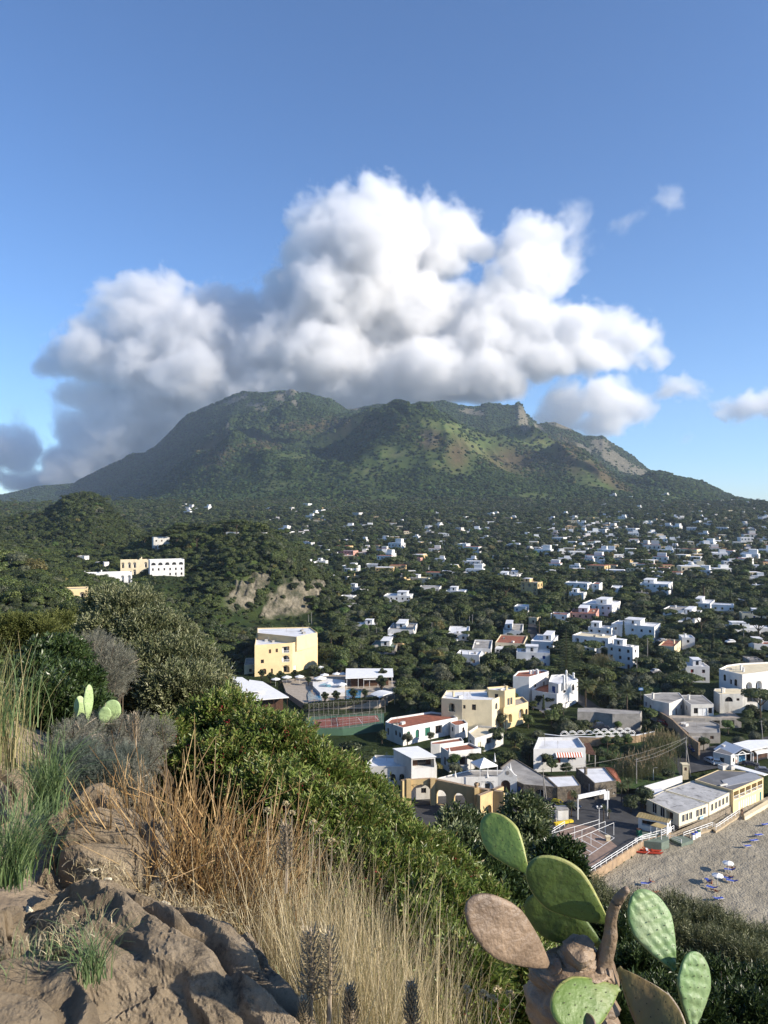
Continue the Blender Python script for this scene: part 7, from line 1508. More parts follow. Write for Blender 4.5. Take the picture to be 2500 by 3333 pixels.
# ---- headland villas on the left
def head_house(name,label,sxL,sxC,sxE,sy,h,rz,wall,roof,**kw):
    pl_,zt,zb=corner_house(sxL,sxC,sxE,sy,h,rz);building(name,label,'house',pl_,zt,zb,wall,roof,.35,**kw)
head_house('cliff_hotel','white three-storey hotel on the headland with a row of arched top windows',488,600,604,1820,10.5,24,WHITE,ROOFW,holes={0:[((i+.5)/5,2.6,7.4,1.7,'archwin',.25,BROWN) for i in range(5)]+[((i+.5)/6,1.0,4.2,1.5,'win',.2,BROWN) for i in range(6)]+[((i+.5)/6,1.0,1.2,1.5,'win',.2,BROWN) for i in range(3,6)],1:[(.5,1.0,7.4,1.4,'win',.2,BROWN),(.5,1.0,4.2,1.4,'win',.2,BROWN),(.5,1.0,1.2,1.4,'win',.2,BROWN)]})
head_house('cream_villa','cream stepped villa left of the white three-storey hotel on the headland',392,484,486,1822,7.0,20,CREAM,CREAM,style='arch',storeys=2,chim=2)
head_house('long_white_villa','long low white villa with gabled ends and a red-canopied porch on the headland',222,430,432,1862,6.5,22,WHITE,ROOFW,storeys=1,chim=2,style='arch')
head_house('terraced_house','ochre terraced house with brown pergola below the long white villa',205,285,287,1915,7.5,20,YELLOW,ROOFG,storeys=2,style='arch')
head_house('hilltop_villa','white villa half hidden under pines behind the headland hotel',500,552,556,1748,6,25,WHITE2,ROOFW,storeys=2)
head_house('small_head_house','small white house in the trees left above the long white villa',250,275,281,1810,5,-15,WHITE,ROOFW,storeys=1)
head_house('small_head_house','tiny white house with aerials behind the cream stepped villa',310,340,347,1830,5,-15,WHITE,ROOFW,storeys=1)
head_house('roof_in_trees','flat white roof strip low in the trees behind the olive bush',205,250,262,2003,3.0,-10,WHITE2,ROOFW,storeys=1)
head_house('ridge_house','low white house on the ridge top behind the umbrella pines',735,775,782,1732,3.5,-10,WHITE2,ROOFW,storeys=1)
head_house('far_left_house','small cream house among pines at the left edge',60,95,102,1792,4,-15,CREAM,ROOFW,storeys=1)
for sx,sy,s,k_,lab in [(640,1795,7,'pine','broad umbrella pine at the ridge above the headland hotel, left one'),(770,1750,7,'pine','umbrella pine crowning the headland ridge, middle one'),(730,1745,6,'pine','umbrella pine crowning the headland ridge, left one'),(850,1750,7,'green0','big tree on the right shoulder of the headland ridge'),(575,1790,6,'pine','umbrella pine right behind the hilltop villa'),(470,1790,6,'pine','umbrella pine left of the hilltop villa'),(250,1835,5,'pine','wide umbrella pine above the long white villa'),(60,1870,7,'olive0','large feathery tree at the left edge of the headland'),(120,1880,6,'yellow','sunlit yellowish pine at the left edge of the headland'),(10,1860,7,'green1','broad tree cut by the left picture edge'),(476,1960,5,'green2','tree with bare pale trunk below the cliff hotel'),(82,1700,7,'pine','lone umbrella pine silhouetted on the left ridge'),(130,1690,5,'pine','second lone pine silhouetted right of the first on the left ridge')]:
    q=ray(sx,sy,0,180);tree(k_,(q.x,q.y,q.z-.3),s,lab)
for sx,sy in [(195,1900),(372,1830)]:
    q=ray(sx,sy,0,180);tree('fanpalm',(q.x,q.y,q.z),1.8,'slim palm on the headland '+('left of the long white villa' if sx<300 else 'above the cream stepped villa'))
# ------------------------------------------------------------------ trees of the valley and headland
def scatter_trees():
    rs=np.random.RandomState(31);n1,n2,n3=34000,52000,40000
    Y=np.concatenate([np.sqrt(rs.uniform(185**2,600**2,n1)),np.sqrt(rs.uniform(600**2,2050**2,n2)),np.sqrt(rs.uniform(190**2,960**2,n3))]);u=np.concatenate([rs.uniform(-.56,.56,n1+n2),rs.uniform(-.56,-.06,n3)]);n=len(Y)
    x=u*Y;z=g(x,Y);sx=u*F+CX;low=np.arange(n)>=n1+n2
    iu=np.clip(np.searchsorted(ug,u),0,NU-1);iy=np.clip(np.searchsorted(Yg,Y),0,NY-1)
    gr=grs[iy,iu];rk=rock[iy,iu];head=(sx<1100)&(z>valley(Y)+4)
    dens=np.where(head,1.0,.55+.35*(fbm(x/50,Y/50,3,88)>-.05))*(1-.88*gr)*(1-rk*.97)
    s=rs.gamma(9,1/9.,n)*(2.5+1.2*smooth01(300,1200,Y));s=np.clip(s,1.3,6.5);s=np.where(head,np.clip(s*.9,1.2,4.0),s);s=np.where(low,rs.uniform(.8,2.2,n),s)
    keep=(rs.rand(n)<dens)&(head|~low)
    fx=np.array([f[0] for f in FOOT]);fy=np.array([f[1] for f in FOOT]);fr=np.array([f[2] for f in FOOT])
    for i0 in range(0,n,3000):
        sl=slice(i0,i0+3000);d=np.hypot(x[sl,None]-fx,Y[sl,None]-fy)-fr*.82-s[sl,None]*.75
        # houses must stay in sight: keep the strip just in front of each free of tall trees
        df=np.hypot(x[sl,None]-fx*(1-7/np.maximum(fy,20)),Y[sl,None]-(fy-fr-3))-fr*.55-s[sl,None]*.5
        keep[sl] &= (d.min(1)>0)&((df.min(1)>0)|(rs.rand(len(d))<.12))
    keep &= ~((Y>392)&(Y<458)&(sx>190)&(sx<625)&(s>1.3))
    keep &= ~((Y>372)&(Y<440)&(sx>725)&(sx<1085)&(z<17)&(s>1.7))
    for fn in CLEAR:keep &= ~fn(x,Y)
    # nothing under the camera's own hill
    keep &= ~((sx<600)&(Y<130))
    gx,gy=[],[]
    # thin out trees that overlap too much (keep the first on each spot)
    cell={};kp=np.nonzero(keep)[0];sel=[]
    for i in kp:
        c=(int(x[i]/(s[i]*1.15+.9)),int(Y[i]/(s[i]*1.15+.9)),int(s[i]*2))
        if c in cell:continue
        cell[c]=1;sel.append(i)
    sel=np.array(sel);x,Y,z,s,head,low=x[sel],Y[sel],z[sel],s[sel],head[sel],low[sel];m=len(x)
    q=rs.rand(m);keys=np.array(['green0','green1','green2','dark0','dark1','dark2','olive0','olive1','olive2','yellow','bright','pine','cypress','fanpalm'])
    pr=np.array([.13,.13,.13,.12,.11,.11,.06,.05,.05,.015,.03,.04,.02,.012]);pr /= pr.sum();ki=rs.choice(len(keys),m,p=pr)
    ki=np.where(head&(rs.rand(m)<.75),rs.choice([0,1,2,3,4,5],m),ki)
    keys_l=[keys[i] for i in ki]
    sxx=x/Y*F+CX
    size=s/Y*((sxx>-60)&(sxx<2560)&~low&((sxx>800)|(Y>380)))
    order=np.argsort(-size);near=order[:270];rest=order[270:]
    for i in near:
        k=keys_l[i];ss=s[i]*(1.5 if k=='pine' else .9);grp=KINDS[k][3]
        tree(k,(x[i],Y[i],z[i]-.1),ss if k not in ('fanpalm',) else 1.7,group='trees: '+grp[:50])
    temps=[]
    for k in keys:
        nm,cr,tr,lab=KINDS[k]
        temps.append(bpy.data.objects.new('crown',cr))
    sc_=s[rest].copy();kk=ki[rest];sc_=np.where(kk==11,sc_*1.5,sc_);lift=np.where(kk==11,.7,.25)*sc_;lift=np.where(kk==13,5.,lift);sc_=np.where(kk==13,1.7,sc_)
    lift=np.where((kk==12)|low[rest],0,lift)
    scatter('woodland',np.stack([x[rest],Y[rest],z[rest]-.1+lift],-1),np.stack([sc_,sc_,sc_*rs.uniform(.8,1.2,len(rest))],-1),np.stack([0*sc_,0*sc_,rs.uniform(0,6.28,len(rest))],-1),kk,temps,
            'dense gardens, orchards and macchia filling the valley and headland','trees')
CLEAR=globals().get('CLEAR',[])
scatter_trees()
# ------------------------------------------------------------------ the camera's own hill
NEAR={-900:[(1,68.7),(4,68.6),(8,68.4),(12,67.6),(20,66),(35,62),(62,56.5)],0:[(1,68.5),(2.2,68.4),(3,68.35),(4.2,68.35),(5.5,68.4),(8,68.3),(12,67.4),(20,65),(35,61),(62,54.8)],
 400:[(1,68.4),(2.4,68.25),(3.2,68.15),(4.2,68.0),(6,67.8),(8,67.4),(12,65.6),(20,61),(35,52),(62,35)],800:[(1,68.2),(2.6,67.75),(3.5,67.5),(5,67.0),(8,65.4),(12,62.6),(20,56),(35,40),(62,4.7),(90,0)],
 1300:[(1,68.1),(2.6,67.5),(3.5,66.9),(5,65.7),(8,63.4),(12,60),(20,53.5),(35,39),(62,13),(78,-1),(90,-2)],1900:[(1,68.1),(2.6,67.2),(3.5,66.5),(5,65.1),(8,62.6),(12,59.4),(20,52.6),(35,38.6),(62,13),(74,-1),(90,-2)],
 3400:[(1,68.1),(2.6,67.2),(3.5,66.5),(5,65.1),(8,62.6),(12,59.4),(20,52.6),(35,38.6),(62,13),(74,-1),(90,-2)]}
nYs=np.geomspace(.8,90,190);nU=np.linspace(-1.3,1.3,240);nx_=np.array(sorted(NEAR));ntab=np.array([np.interp(nYs,[k[0] for k in NEAR[x]],[k[1] for k in NEAR[x]]) for x in nx_])
NZ=np.array([np.interp(nU*F+CX,nx_,ntab[:,j]) for j in range(len(nYs))]);NZ=blur1(blur1(NZ,2,0),4,1)
def gn(x,y):
    x=np.asarray(x,float);y=np.asarray(y,float);u=np.clip(x/np.maximum(y,.3),-1.3,1.3);fu=(u+1.3)/2.6*239;fy=np.interp(y,nYs,np.arange(190.));iu=np.clip(fu.astype(int),0,238);iy=np.clip(fy.astype(int),0,188);a=fu-iu;b=fy-iy
    return (NZ[iy,iu]*(1-a)+NZ[iy,iu+1]*a)*(1-b)+(NZ[iy+1,iu]*(1-a)+NZ[iy+1,iu+1]*a)*b
SOIL=pmat('dry_soil',(.33,.26,.18),.95,.3,3,.9,14,col2=(.14,.11,.08),detail=9)
def hill():
    X=nYs[:,None]*nU[None];Y=np.broadcast_to(nYs[:,None],X.shape);n=240
    Z=NZ+fbm(X/.5,Y/.5,4,2)*.06*np.clip(Y/3,.3,6)
    i=np.arange(189)[:,None]*n+np.arange(n-1)[None];q=np.stack([i,i+1,i+n+1,i+n],-1).reshape(-1,4)
    o=link(bpy.data.objects.new('slope',np_mesh('slope',np.stack([X,Y,Z],-1).reshape(-1,3),quads=q,mats=[SOIL],smooth=True)));o['kind']='structure'
hill()
def P3(sx,sy,Y):return np.array([(sx-CX)/F*Y,Y,CAMZ-(sy-CYC)/F*Y])
# ---- rocks
def rock_mat():
    m,t,b=new_mat('tuff_rock');N=t.nodes;L=t.links;tc=N.new('ShaderNodeTexCoord')
    def nz(s,d=8,r=.65,v=None):
        n=N.new('ShaderNodeTexNoise');n.inputs['Scale'].default_value=s;n.inputs['Detail'].default_value=d;n.inputs['Roughness'].default_value=r;L.new(v or tc.outputs['Object'],n.inputs['Vector']);return n.outputs[0]
    cr=N.new('ShaderNodeValToRGB');e=cr.color_ramp.elements;e[0].position=.32;e[0].color=(.21,.165,.115,1);e[1].position=.70;e[1].color=(.62,.50,.35,1);x=e.new(.5);x.color=(.46,.36,.24,1);L.new(nz(2.2),cr.inputs[0])
    c2=N.new('ShaderNodeValToRGB');e=c2.color_ramp.elements;e[0].position=.52;e[0].color=(0,0,0,1);e[1].position=.63;e[1].color=(.85,.85,.85,1);L.new(nz(3.2,12,.85),c2.inputs[0])
    mx=N.new('ShaderNodeMix');mx.data_type='RGBA';mx.inputs[7].default_value=(.075,.068,.06,1);L.new(c2.outputs[0],mx.inputs[0]);L.new(cr.outputs[0],mx.inputs[6])
    vo=N.new('ShaderNodeTexVoronoi');vo.inputs['Scale'].default_value=55;L.new(tc.outputs['Object'],vo.inputs['Vector']);vr=N.new('ShaderNodeMapRange');vr.inputs['From Min'].default_value=.0;vr.inputs['From Max'].default_value=.25;vr.inputs['To Min'].default_value=.55;vr.inputs['To Max'].default_value=0;L.new(vo.outputs['Distance'],vr.inputs['Value'])
    m2=N.new('ShaderNodeMix');m2.data_type='RGBA';m2.inputs[7].default_value=(.36,.33,.28,1);L.new(vr.outputs[0],m2.inputs[0]);L.new(mx.outputs[2],m2.inputs[6]);L.new(m2.outputs[2],b.inputs['Base Color']);b.inputs['Roughness'].default_value=.95;b.inputs['Specular IOR Level'].default_value=.15
    bp=N.new('ShaderNodeBump');bp.inputs['Distance'].default_value=.05;bp.inputs['Strength'].default_value=1;L.new(nz(11,14,.88),bp.inputs['Height']);L.new(bp.outputs[0],b.inputs['Normal']);return m
ROCK=rock_mat()
def rock_obj(label,A,B,w,h,seed,flat=.0,n=150,amp=.16,name='rock'):
    A,B=np.array(A),np.array(B);c=(A+B)/2;ax=(B-A);L=np.linalg.norm(ax)/2;ax /= 2*L;sd=np.cross(ax,[0,0,1]);sd /= np.linalg.norm(sd);up=np.cross(sd,ax)
    th=np.linspace(0,math.pi,n);ph=np.linspace(0,2*math.pi,int(n*1.3),endpoint=False);T,Pp=np.meshgrid(th,ph,indexing='ij')
    ux=np.sign(np.cos(T))*np.abs(np.cos(T))**.75;uy=np.sin(T)*np.cos(Pp);uz=np.sin(T)*np.sin(Pp);k=(np.abs(uy)**2.6+np.abs(uz)**2.6+1e-9)**(-1/2.6)*np.sqrt(uy**2+uz**2);uy=uy*k;uz=uz*k
    a,b_,c_=ux*L,uy*w,uz*h
    s=seed*13.7;d=fbm(a*1.7+s,b_*1.7+c_*1.3,5,seed,.55)*amp*1.3+(ridged(a*.9+s,(b_+c_)*4,3,seed+3)-.6)*amp*.9+fbm(a*9+s,b_*9+c_*7,4,seed+5,.6)*.035
    d *= .13
    st=((c_*7+b_*3+fbm(a*1.2+s,b_*2,4,seed+7)*1.9) % 1.0);d+=(smooth01(.1,.5,st)-smooth01(.82,1,st)-.5)*.05*(h/.25)      # bedding ledges that run along the rock
    d+=(ridged(a*.6+s,(b_*6+c_*6),5,seed+13)-.6)*.014+fbm(a*14+s,(b_-c_)*26,6,seed+15,.75)*.013
    for q,(fa,fb,am) in enumerate(((.9,4,.016),(4,12,.005),(13,30,.0035))):      # broken blocks with sharp steps
        wa=fbm(a*fa*.7+s,(b_+c_)*fb*.5,3,seed+40+q)*.9;d+=(hsh(np.floor(a*fa+wa+s),np.floor((b_*.9+c_*1.1)*fb+wa*1.7+s),seed+q)-.5)*am*min(1,h/.18)
    nr=np.stack([ux*.3,uy,uz],-1);nr /= np.maximum(np.linalg.norm(nr,axis=-1,keepdims=True),1e-6)
    for q,b0 in enumerate((.38,-.12)):                       # long dark clefts that run with the rock
        dd_=np.abs(b_/w-b0-fbm(a*1.3+q*9.1+s,a*0+q,3,seed+50)*.28);d-=(1-smooth01(.0,.09,dd_))*.055*(h/.2)*smooth01(.30,.5,vnoise(a*1.7+q*5.3+s,a*0,seed+60+q))*smooth01(-.1,.4,uz)
    rs=np.random.RandomState(seed)
    for q in range(16):                                            # flat fracture faces
        nn=rs.randn(3)*[.45,1,1];nn /= np.linalg.norm(nn);off=np.sqrt((nn[0]*L)**2+(nn[1]*w)**2+(nn[2]*h)**2)*rs.uniform(.58,.88)+fbm(a*3+s,b_*5+c_*5,3,seed+30+q)*.012;ex=np.maximum(0,a*nn[0]+b_*nn[1]+c_*nn[2]-off);a=a-ex*nn[0];b_=b_-ex*nn[1];c_=c_-ex*nn[2]
    P=np.stack([a,b_,c_],-1)+nr*d[...,None]*np.clip(np.sin(T)*3,0,1)[...,None];W=P[...,:1]*ax+P[...,1:2]*sd+P[...,2:]*up;m=len(ph)
    i=np.arange(n-1)[:,None]*m;j=np.arange(m)[None];j2=(j+1) % m;q=np.stack([i+j,i+m+j,i+m+j2,i+j2],-1).reshape(-1,4)
    o=link(bpy.data.objects.new(name,np_mesh(name,W.reshape(-1,3),quads=q,mats=[ROCK],smooth=False)));o.location=c;tag(o,label,'rock');return o
rock_obj('long sunlit tuff ledge running diagonally down the lower left',P3(20,2860,3.25)-[0,0,.08],P3(1060,3480,2.3)-[0,0,.04],.50,.21,3,n=280,amp=.10)
rock_obj('pale brown rock face above the long tuff ledge, with a dark vertical cleft',P3(120,2760,3.75)-[0,0,.15],P3(560,2850,3.75)-[0,0,.16],.42,.34,8,n=170,amp=.13)
rock_obj('dark weathered top rock under the grass tuft at the left',P3(200,2590,4.3)-[0,0,.12],P3(420,2740,4.1)-[0,0,.14],.32,.26,12,n=120,amp=.10)
rock_obj('rock block at the left edge with a black hollow under it',P3(-160,2480,3.9)-[0,0,.05],P3(95,2540,3.9)-[0,0,.1],.24,.17,15,n=110,amp=.08)
rock_obj('rough grey boulder in the bottom left corner',P3(-240,3250,2.15)-[0,0,.13],P3(300,3370,2.0)-[0,0,.15],.30,.25,21,n=170,amp=.08)
rock_obj('overhanging brown lower rock at the bottom edge',P3(560,3360,2.5)-[0,0,.30],P3(860,3560,2.3)-[0,0,.3],.28,.22,24,n=130,amp=.10)
rock_obj('dark rock lip behind the long ledge with straw lying on top',P3(410,2890,3.55)-[0,0,.12],P3(800,3130,3.0)-[0,0,.16],.20,.15,31,n=120,amp=.07)
rock_obj('whitish crumbly rock at the left edge above the grey boulder',P3(-80,2960,2.6)-[0,0,.08],P3(80,2990,2.6)-[0,0,.09],.14,.12,35,n=90,amp=.05)
for i,(sx,sy,Y,s) in enumerate([(300,2830,3.35,.022),(345,2870,3.3,.018),(385,2925,3.2,.020),(350,2890,3.25,.012),(540,2940,3.3,.018),(590,2975,3.2,.020),(550,2960,3.25,.012),(95,2960,2.7,.014),(310,2860,3.3,.012)]):
    a=P3(sx,sy,Y);o=rock_obj('small pale pebble lying in the dry litter by the rocks',a-[s*1.3,0,0],a+[s*1.3,0,0],s,s*.8,40+i,n=16,amp=.004,name='pebble');o['group']='pale pebbles in the rock hollow';o.data.materials.clear();o.data.materials.append(pmat('pale_pebble',(.62,.56,.42),.9,.1,20))
# ---- leafy bushes: sprays of small leaves on twigs
def spray(nl=11,L=.11,ll=.034,lw=.013,seed=0,droop=.0):
    rs=np.random.RandomState(seed);out=[]
    for i in range(nl):
        t=(i+.6)/nl;side=1 if i % 2 else -1;roll=rs.uniform(-.6,.6);a=rs.uniform(.5,.95);c=np.array([0,0,L*t])
        d=np.array([side*math.sin(a)*math.cos(roll),math.sin(a)*math.sin(roll),math.cos(a)-droop]);d /= np.linalg.norm(d);w=np.cross(d,[math.sin(roll),math.cos(roll),.3]);w /= np.linalg.norm(w);n=np.cross(w,d);k=ll*rs.uniform(.75,1.2)
        out.append([c,c+d*k*.5+w*lw*.5+n*lw*.25,c+d*k,c+d*k*.5-w*lw*.5+n*lw*.25])
    return np.array(out)
def frames(d,rs):
    t=np.cross(d,rs.randn(len(d),3));t /= np.linalg.norm(t,axis=1)[:,None];return t,np.cross(d,t)
def instance_np(tmpls,pts,dirs,scl,rs):
    V=[];T,B=frames(dirs,rs);k=rs.randint(len(tmpls),size=len(pts))
    for j,tm in enumerate(tmpls):
        s=k==j;f=tm.reshape(-1,3);v=(T[s][:,None]*f[None,:,:1]+B[s][:,None]*f[None,:,1:2]+dirs[s][:,None]*f[None,:,2:])*scl[s][:,None,None]+pts[s][:,None];V.append(v.reshape(-1,3))
    V=np.vstack(V);return V,np.arange(len(V)).reshape(-1,tmpls[0].shape[1])
def shell_pts(clumps,n,rs,depth=.35,bias=(.25,-.5,.45)):
    c=np.array(clumps,float);w=c[:,3]**2;k=rs.choice(len(c),n,p=w/w.sum());d=rs.randn(n,3)+np.array(bias)*.9;d /= np.linalg.norm(d,axis=1)[:,None]
    r=c[k,3]*(1-depth*rs.rand(n)**1.6+np.where(rs.rand(n)<.10,rs.uniform(0,.16,n),0));r *= 1+.16*(vnoise(d[:,0]*3+k*7.1,d[:,2]*3+d[:,1]*2)-.5)*2
    return c[k,:3]+d*r[:,None]*[1,1,.92],d
def bush(label,clumps,n,mat,tm,s=1.0,seed=1,berries=0,corem='bush_core',up=.5,depth=.4,name='bush',stems=5,cat='bush',twigs=0,gz_=gn):
    """clumps: (source x, source y, radius px, depth m)"""
    rs=np.random.RandomState(seed);cl=[(*P3(a,b,Y),r/F*Y) for a,b,r,Y in clumps];base=np.mean([c[:2] for c in cl],axis=0);root=empty(name,(base[0],base[1],float(gz_(*base))));tag(root,label,cat);ro=np.array(root.location)
    p,d=shell_pts(cl,n,rs,depth);dd=d+np.array([0,0,up])+rs.randn(n,3)*.35;dd /= np.linalg.norm(dd,axis=1)[:,None];V,Q=instance_np(tm,p-ro,dd,s*rs.uniform(.7,1.25,n),rs)
    o=bpy.data.objects.new('foliage',np_mesh('foliage',V,quads=Q,mats=[mat]));C.objects.link(o);o.parent=root;o['kind']='stuff'
    m=MB();V=[];Q=[]
    for (x,y,z,r) in cl:
        rr=np.array([x,y,z]);tgt=np.array([x,y,float(gz_(x,y))-.1]); 
        for k in range(stems):
            e=rr+rs.randn(3)*r*.5;b0=tgt+rs.randn(3)*[.15,.15,0];m.tube([b0-ro,(b0+rr)/2+rs.randn(3)*r*.2-ro,e-ro],[.014+.012*r,.009+.006*r,.003],bark,4)
    for k in range(twigs):
        i=rs.randint(len(cl));x,y,z,r=cl[i];d0=rs.randn(3)+[0,-.5,.8];d0 /= np.linalg.norm(d0);a=np.array([x,y,z])+d0*r*.55;m.tube([a-ro,a+d0*r*.3+rs.randn(3)*.03-ro,a+d0*r*.6+rs.randn(3)*.05-ro],[.007,.005,.002],TWIG,4)
    m.build('branches',root)
    # shaded leaf mass inside, dark by real occlusion
    nn=int(n*.5);p,d=shell_pts([(a,b,c,r*.72) for a,b,c,r in cl],nn,rs,.5);V,Q=instance_np(tm,p-ro,d,s*1.3*np.ones(nn),rs);o=bpy.data.objects.new('inner_foliage',np_mesh('inner_foliage',V,quads=Q,mats=[mat]));C.objects.link(o);o.parent=root;o['kind']='stuff'
    if berries:
        c=np.array(cl);B0=[];k=rs.randint(len(cl),size=berries);d0=rs.randn(berries,3)*[.8,.3,.8]+[.2,-1,.35];d0 /= np.linalg.norm(d0,axis=1)[:,None];cen=c[k,:3]+d0*c[k,3:]*1.04
        oc=np.array([(1,0,0),(-1,0,0),(0,1,0),(0,-1,0),(0,0,1),(0,0,-1)])*.0085;tri=np.array([(0,2,4),(2,1,4),(1,3,4),(3,0,4),(2,0,5),(1,2,5),(3,1,5),(0,3,5)])
        off=rs.randn(berries,38,3)*[.022,.022,.034];pts=(cen[:,None]+off).reshape(-1,3)-ro;V=(pts[:,None]+oc[None]*rs.uniform(.6,1.2,(len(pts),1,1))).reshape(-1,3);T_=(np.arange(len(pts))[:,None,None]*6+tri[None]).reshape(-1,3)
        o=bpy.data.objects.new('berries',np_mesh('berries',V,tris=T_,mats=[pmat('red_berry',(.26,.022,.025),.45,.3,30)],smooth=True));C.objects.link(o);o.parent=root;o['kind']='stuff'
    return root
TWIG=pmat('pale_twig',(.38,.31,.23),.9,.2,5)
MASTIC=leaf_mat('mastic_leaf',[(.045,.075,.014),(.095,.145,.025),(.165,.225,.045),(.25,.29,.08),(.18,.12,.045)],rough=.42,trans=.3,obj_var=.03)
OLV=leaf_mat('silver_leaf',[(.045,.058,.024),(.085,.100,.040),(.16,.17,.08),(.27,.27,.15)],rough=.5,trans=.2,obj_var=.03)
DKL=leaf_mat('laurel_leaf',[(.018,.034,.010),(.036,.062,.018),(.075,.105,.035)],rough=.35,trans=.15,obj_var=.03)
GRYL=leaf_mat('grey_scrub_leaf',[(.10,.105,.08),(.17,.17,.13),(.26,.25,.20)],rough=.8,trans=.15,obj_var=.03)
OLV2=leaf_mat('pale_broad_leaf',[(.035,.060,.018),(.075,.105,.035),(.15,.18,.08),(.24,.26,.15)],rough=.4,trans=.2,obj_var=.03)
YLL=leaf_mat('yellow_green_leaf',[(.05,.065,.012),(.085,.10,.022),(.14,.15,.04)],rough=.7,trans=.25,obj_var=.03)
mt=[spray(11,.10,.036,.013,i) for i in range(5)];ov=[spray(9,.12,.034,.012,10+i) for i in range(4)];lr=[spray(8,.13,.055,.024,20+i) for i in range(4)];fn=[spray(14,.10,.022,.004,30+i) for i in range(4)]
bush('big glossy mastic bush with red berry clusters, upper part beside the restaurant roof',[(640,2400,80,7.6),(720,2370,105,7.6),(820,2440,120,7.2),(910,2480,125,7.0),(760,2530,130,6.8),(1000,2560,125,6.8),(1090,2590,110,7),(880,2640,140,6.2),(1180,2650,105,7),(640,2520,100,6.9),(540,2440,80,7.2),(980,2720,150,5.9)],9500,MASTIC,mt,1.2,1,berries=60,twigs=26)
bush('big glossy mastic bush with red berries, middle part below the ochre arches',[(1110,2760,150,5.8),(1230,2740,120,6.3),(1290,2840,140,5.7),(1390,2870,120,6.0),(1180,2900,150,5.2),(1340,2960,150,5.2),(1480,2940,110,6.0),(1050,2860,140,5.4)],8500,MASTIC,mt,1.1,2,berries=46,twigs=14)
bush('dark glossy mastic bush behind the dry grass, lower part left of the cactus',[(1420,3040,150,4.8),(1540,3020,120,5.4),(1560,3150,150,4.6),(1350,3110,140,4.5),(1480,3230,150,4.2),(1650,3120,120,5.0),(1690,3260,150,4.4),(1330,3240,110,4.2)],8500,MASTIC,mt,1.0,3,berries=26,twigs=8)
bush('silvery evergreen bush with fine leaves rising against the headland',[(420,2030,95,11),(350,1990,60,11.5),(480,2110,110,10.5),(560,2120,75,10.5),(520,2210,130,10),(620,2200,80,10),(660,2260,80,9.6),(590,2300,120,9.2),(430,2230,110,9.8),(690,2310,60,9.2),(330,2090,70,10.5)],11000,OLV,ov,1.5,4,twigs=10)
bush('deep green laurel-like bush behind the little prickly pears',[(180,2180,95,7.6),(110,2240,90,7.2),(230,2260,90,7),(150,2330,110,6.6),(270,2330,70,6.6),(60,2330,80,6.5)],5500,DKL,lr,.75,5,twigs=8)
rq=np.random.RandomState(17)
bush('loose yellow-green shrubs on the left slope beneath the villas',[(rq.uniform(0,330),rq.uniform(2045,2140),rq.uniform(26,62),rq.uniform(18,28)) for _ in range(22)],9000,YLL,ov,2.2,6,stems=2,depth=.5)
bush('bare grey twiggy shrub left of the silvery bush',[(300,2140,75,8.2),(360,2180,75,8.0),(250,2190,60,8.0),(330,2230,70,7.8)],2600,GRYL,fn,.9,7,stems=26,twigs=30)
bush('grey-leaved low scrub around the little prickly pears',[(330,2400,80,6.0),(420,2420,80,6),(240,2430,80,5.6),(450,2480,70,5.6),(330,2490,90,5.2),(220,2520,70,5),(400,2560,70,4.8),(300,2580,60,4.7),(500,2400,60,6.2)],4200,GRYL,fn,.75,8,stems=26,twigs=90,depth=.8)
bush('bluish dark low scrub in the hollow behind the grass tuft',[(260,2480,60,4.9),(330,2530,70,4.7),(250,2560,50,4.6),(400,2500,60,5)],2600,leaf_mat('blue_scrub_leaf',[(.05,.065,.055),(.09,.11,.09),(.14,.16,.13)],rough=.8,trans=.1),fn,.6,9,stems=8)
bush('tall spray of pale broad leaves in front of the ochre arches',[(1490,2700,50,12),(1550,2720,50,12),(1460,2760,60,11.5),(1500,2790,80,11),(1560,2780,50,11)],1500,OLV2,lr,1.25,10,twigs=30,stems=10,depth=.6)
bush('leafy shoot left of the white railing, behind the cactus tip',[(1690,2650,45,12.5),(1720,2720,50,12),(1660,2740,50,12),(1740,2650,30,12.5),(1700,2800,50,11.5),(1650,2830,50,11)],1100,OLV2,lr,1.25,11,twigs=24,stems=8,depth=.6)
bush('dark laurel thicket between the mastic bush and the cactus',[(1540,2860,80,9.5),(1600,2900,80,9),(1640,2980,80,8.5),(1700,2980,60,8.6),(1620,3060,90,7.8),(1750,3060,80,7.8),(1420,2800,70,10)],5200,DKL,lr,1.0,12,twigs=10)
bush('two small leafy shoots above the big cactus pad',[(1800,2800,30,7.5),(1840,2790,26,7.5),(1790,2830,30,7.4),(1850,2840,28,7.4)],420,DKL,lr,.9,13,twigs=8,stems=3)
bush('grey-green round scrub at the foot of the hill by the beach',[(1900,2920,50,15),(1960,3000,70,14),(2060,3010,70,14),(2180,3020,80,14),(2280,3060,90,13.5),(2380,3100,80,13),(2480,3130,80,13),(2150,3100,100,12),(2310,3160,100,11.5),(2430,3200,100,11)],9000,OLV,fn,2.6,14,stems=3)
bush('dark green lower shrubs at the bottom right behind the cactus',[(1850,3100,90,8),(1980,3100,100,8),(1900,3200,110,7),(2060,3220,110,7),(2200,3240,110,7.5),(2330,3270,110,7.5),(2460,3290,110,7.5),(1750,3180,90,6.5),(2120,3330,110,6.2),(2400,3350,110,6.5),(2250,3350,100,6.4),(1800,3300,110,5.6),(1950,3320,110,5.6)],11000,DKL,mt,1.2,15,twigs=8)
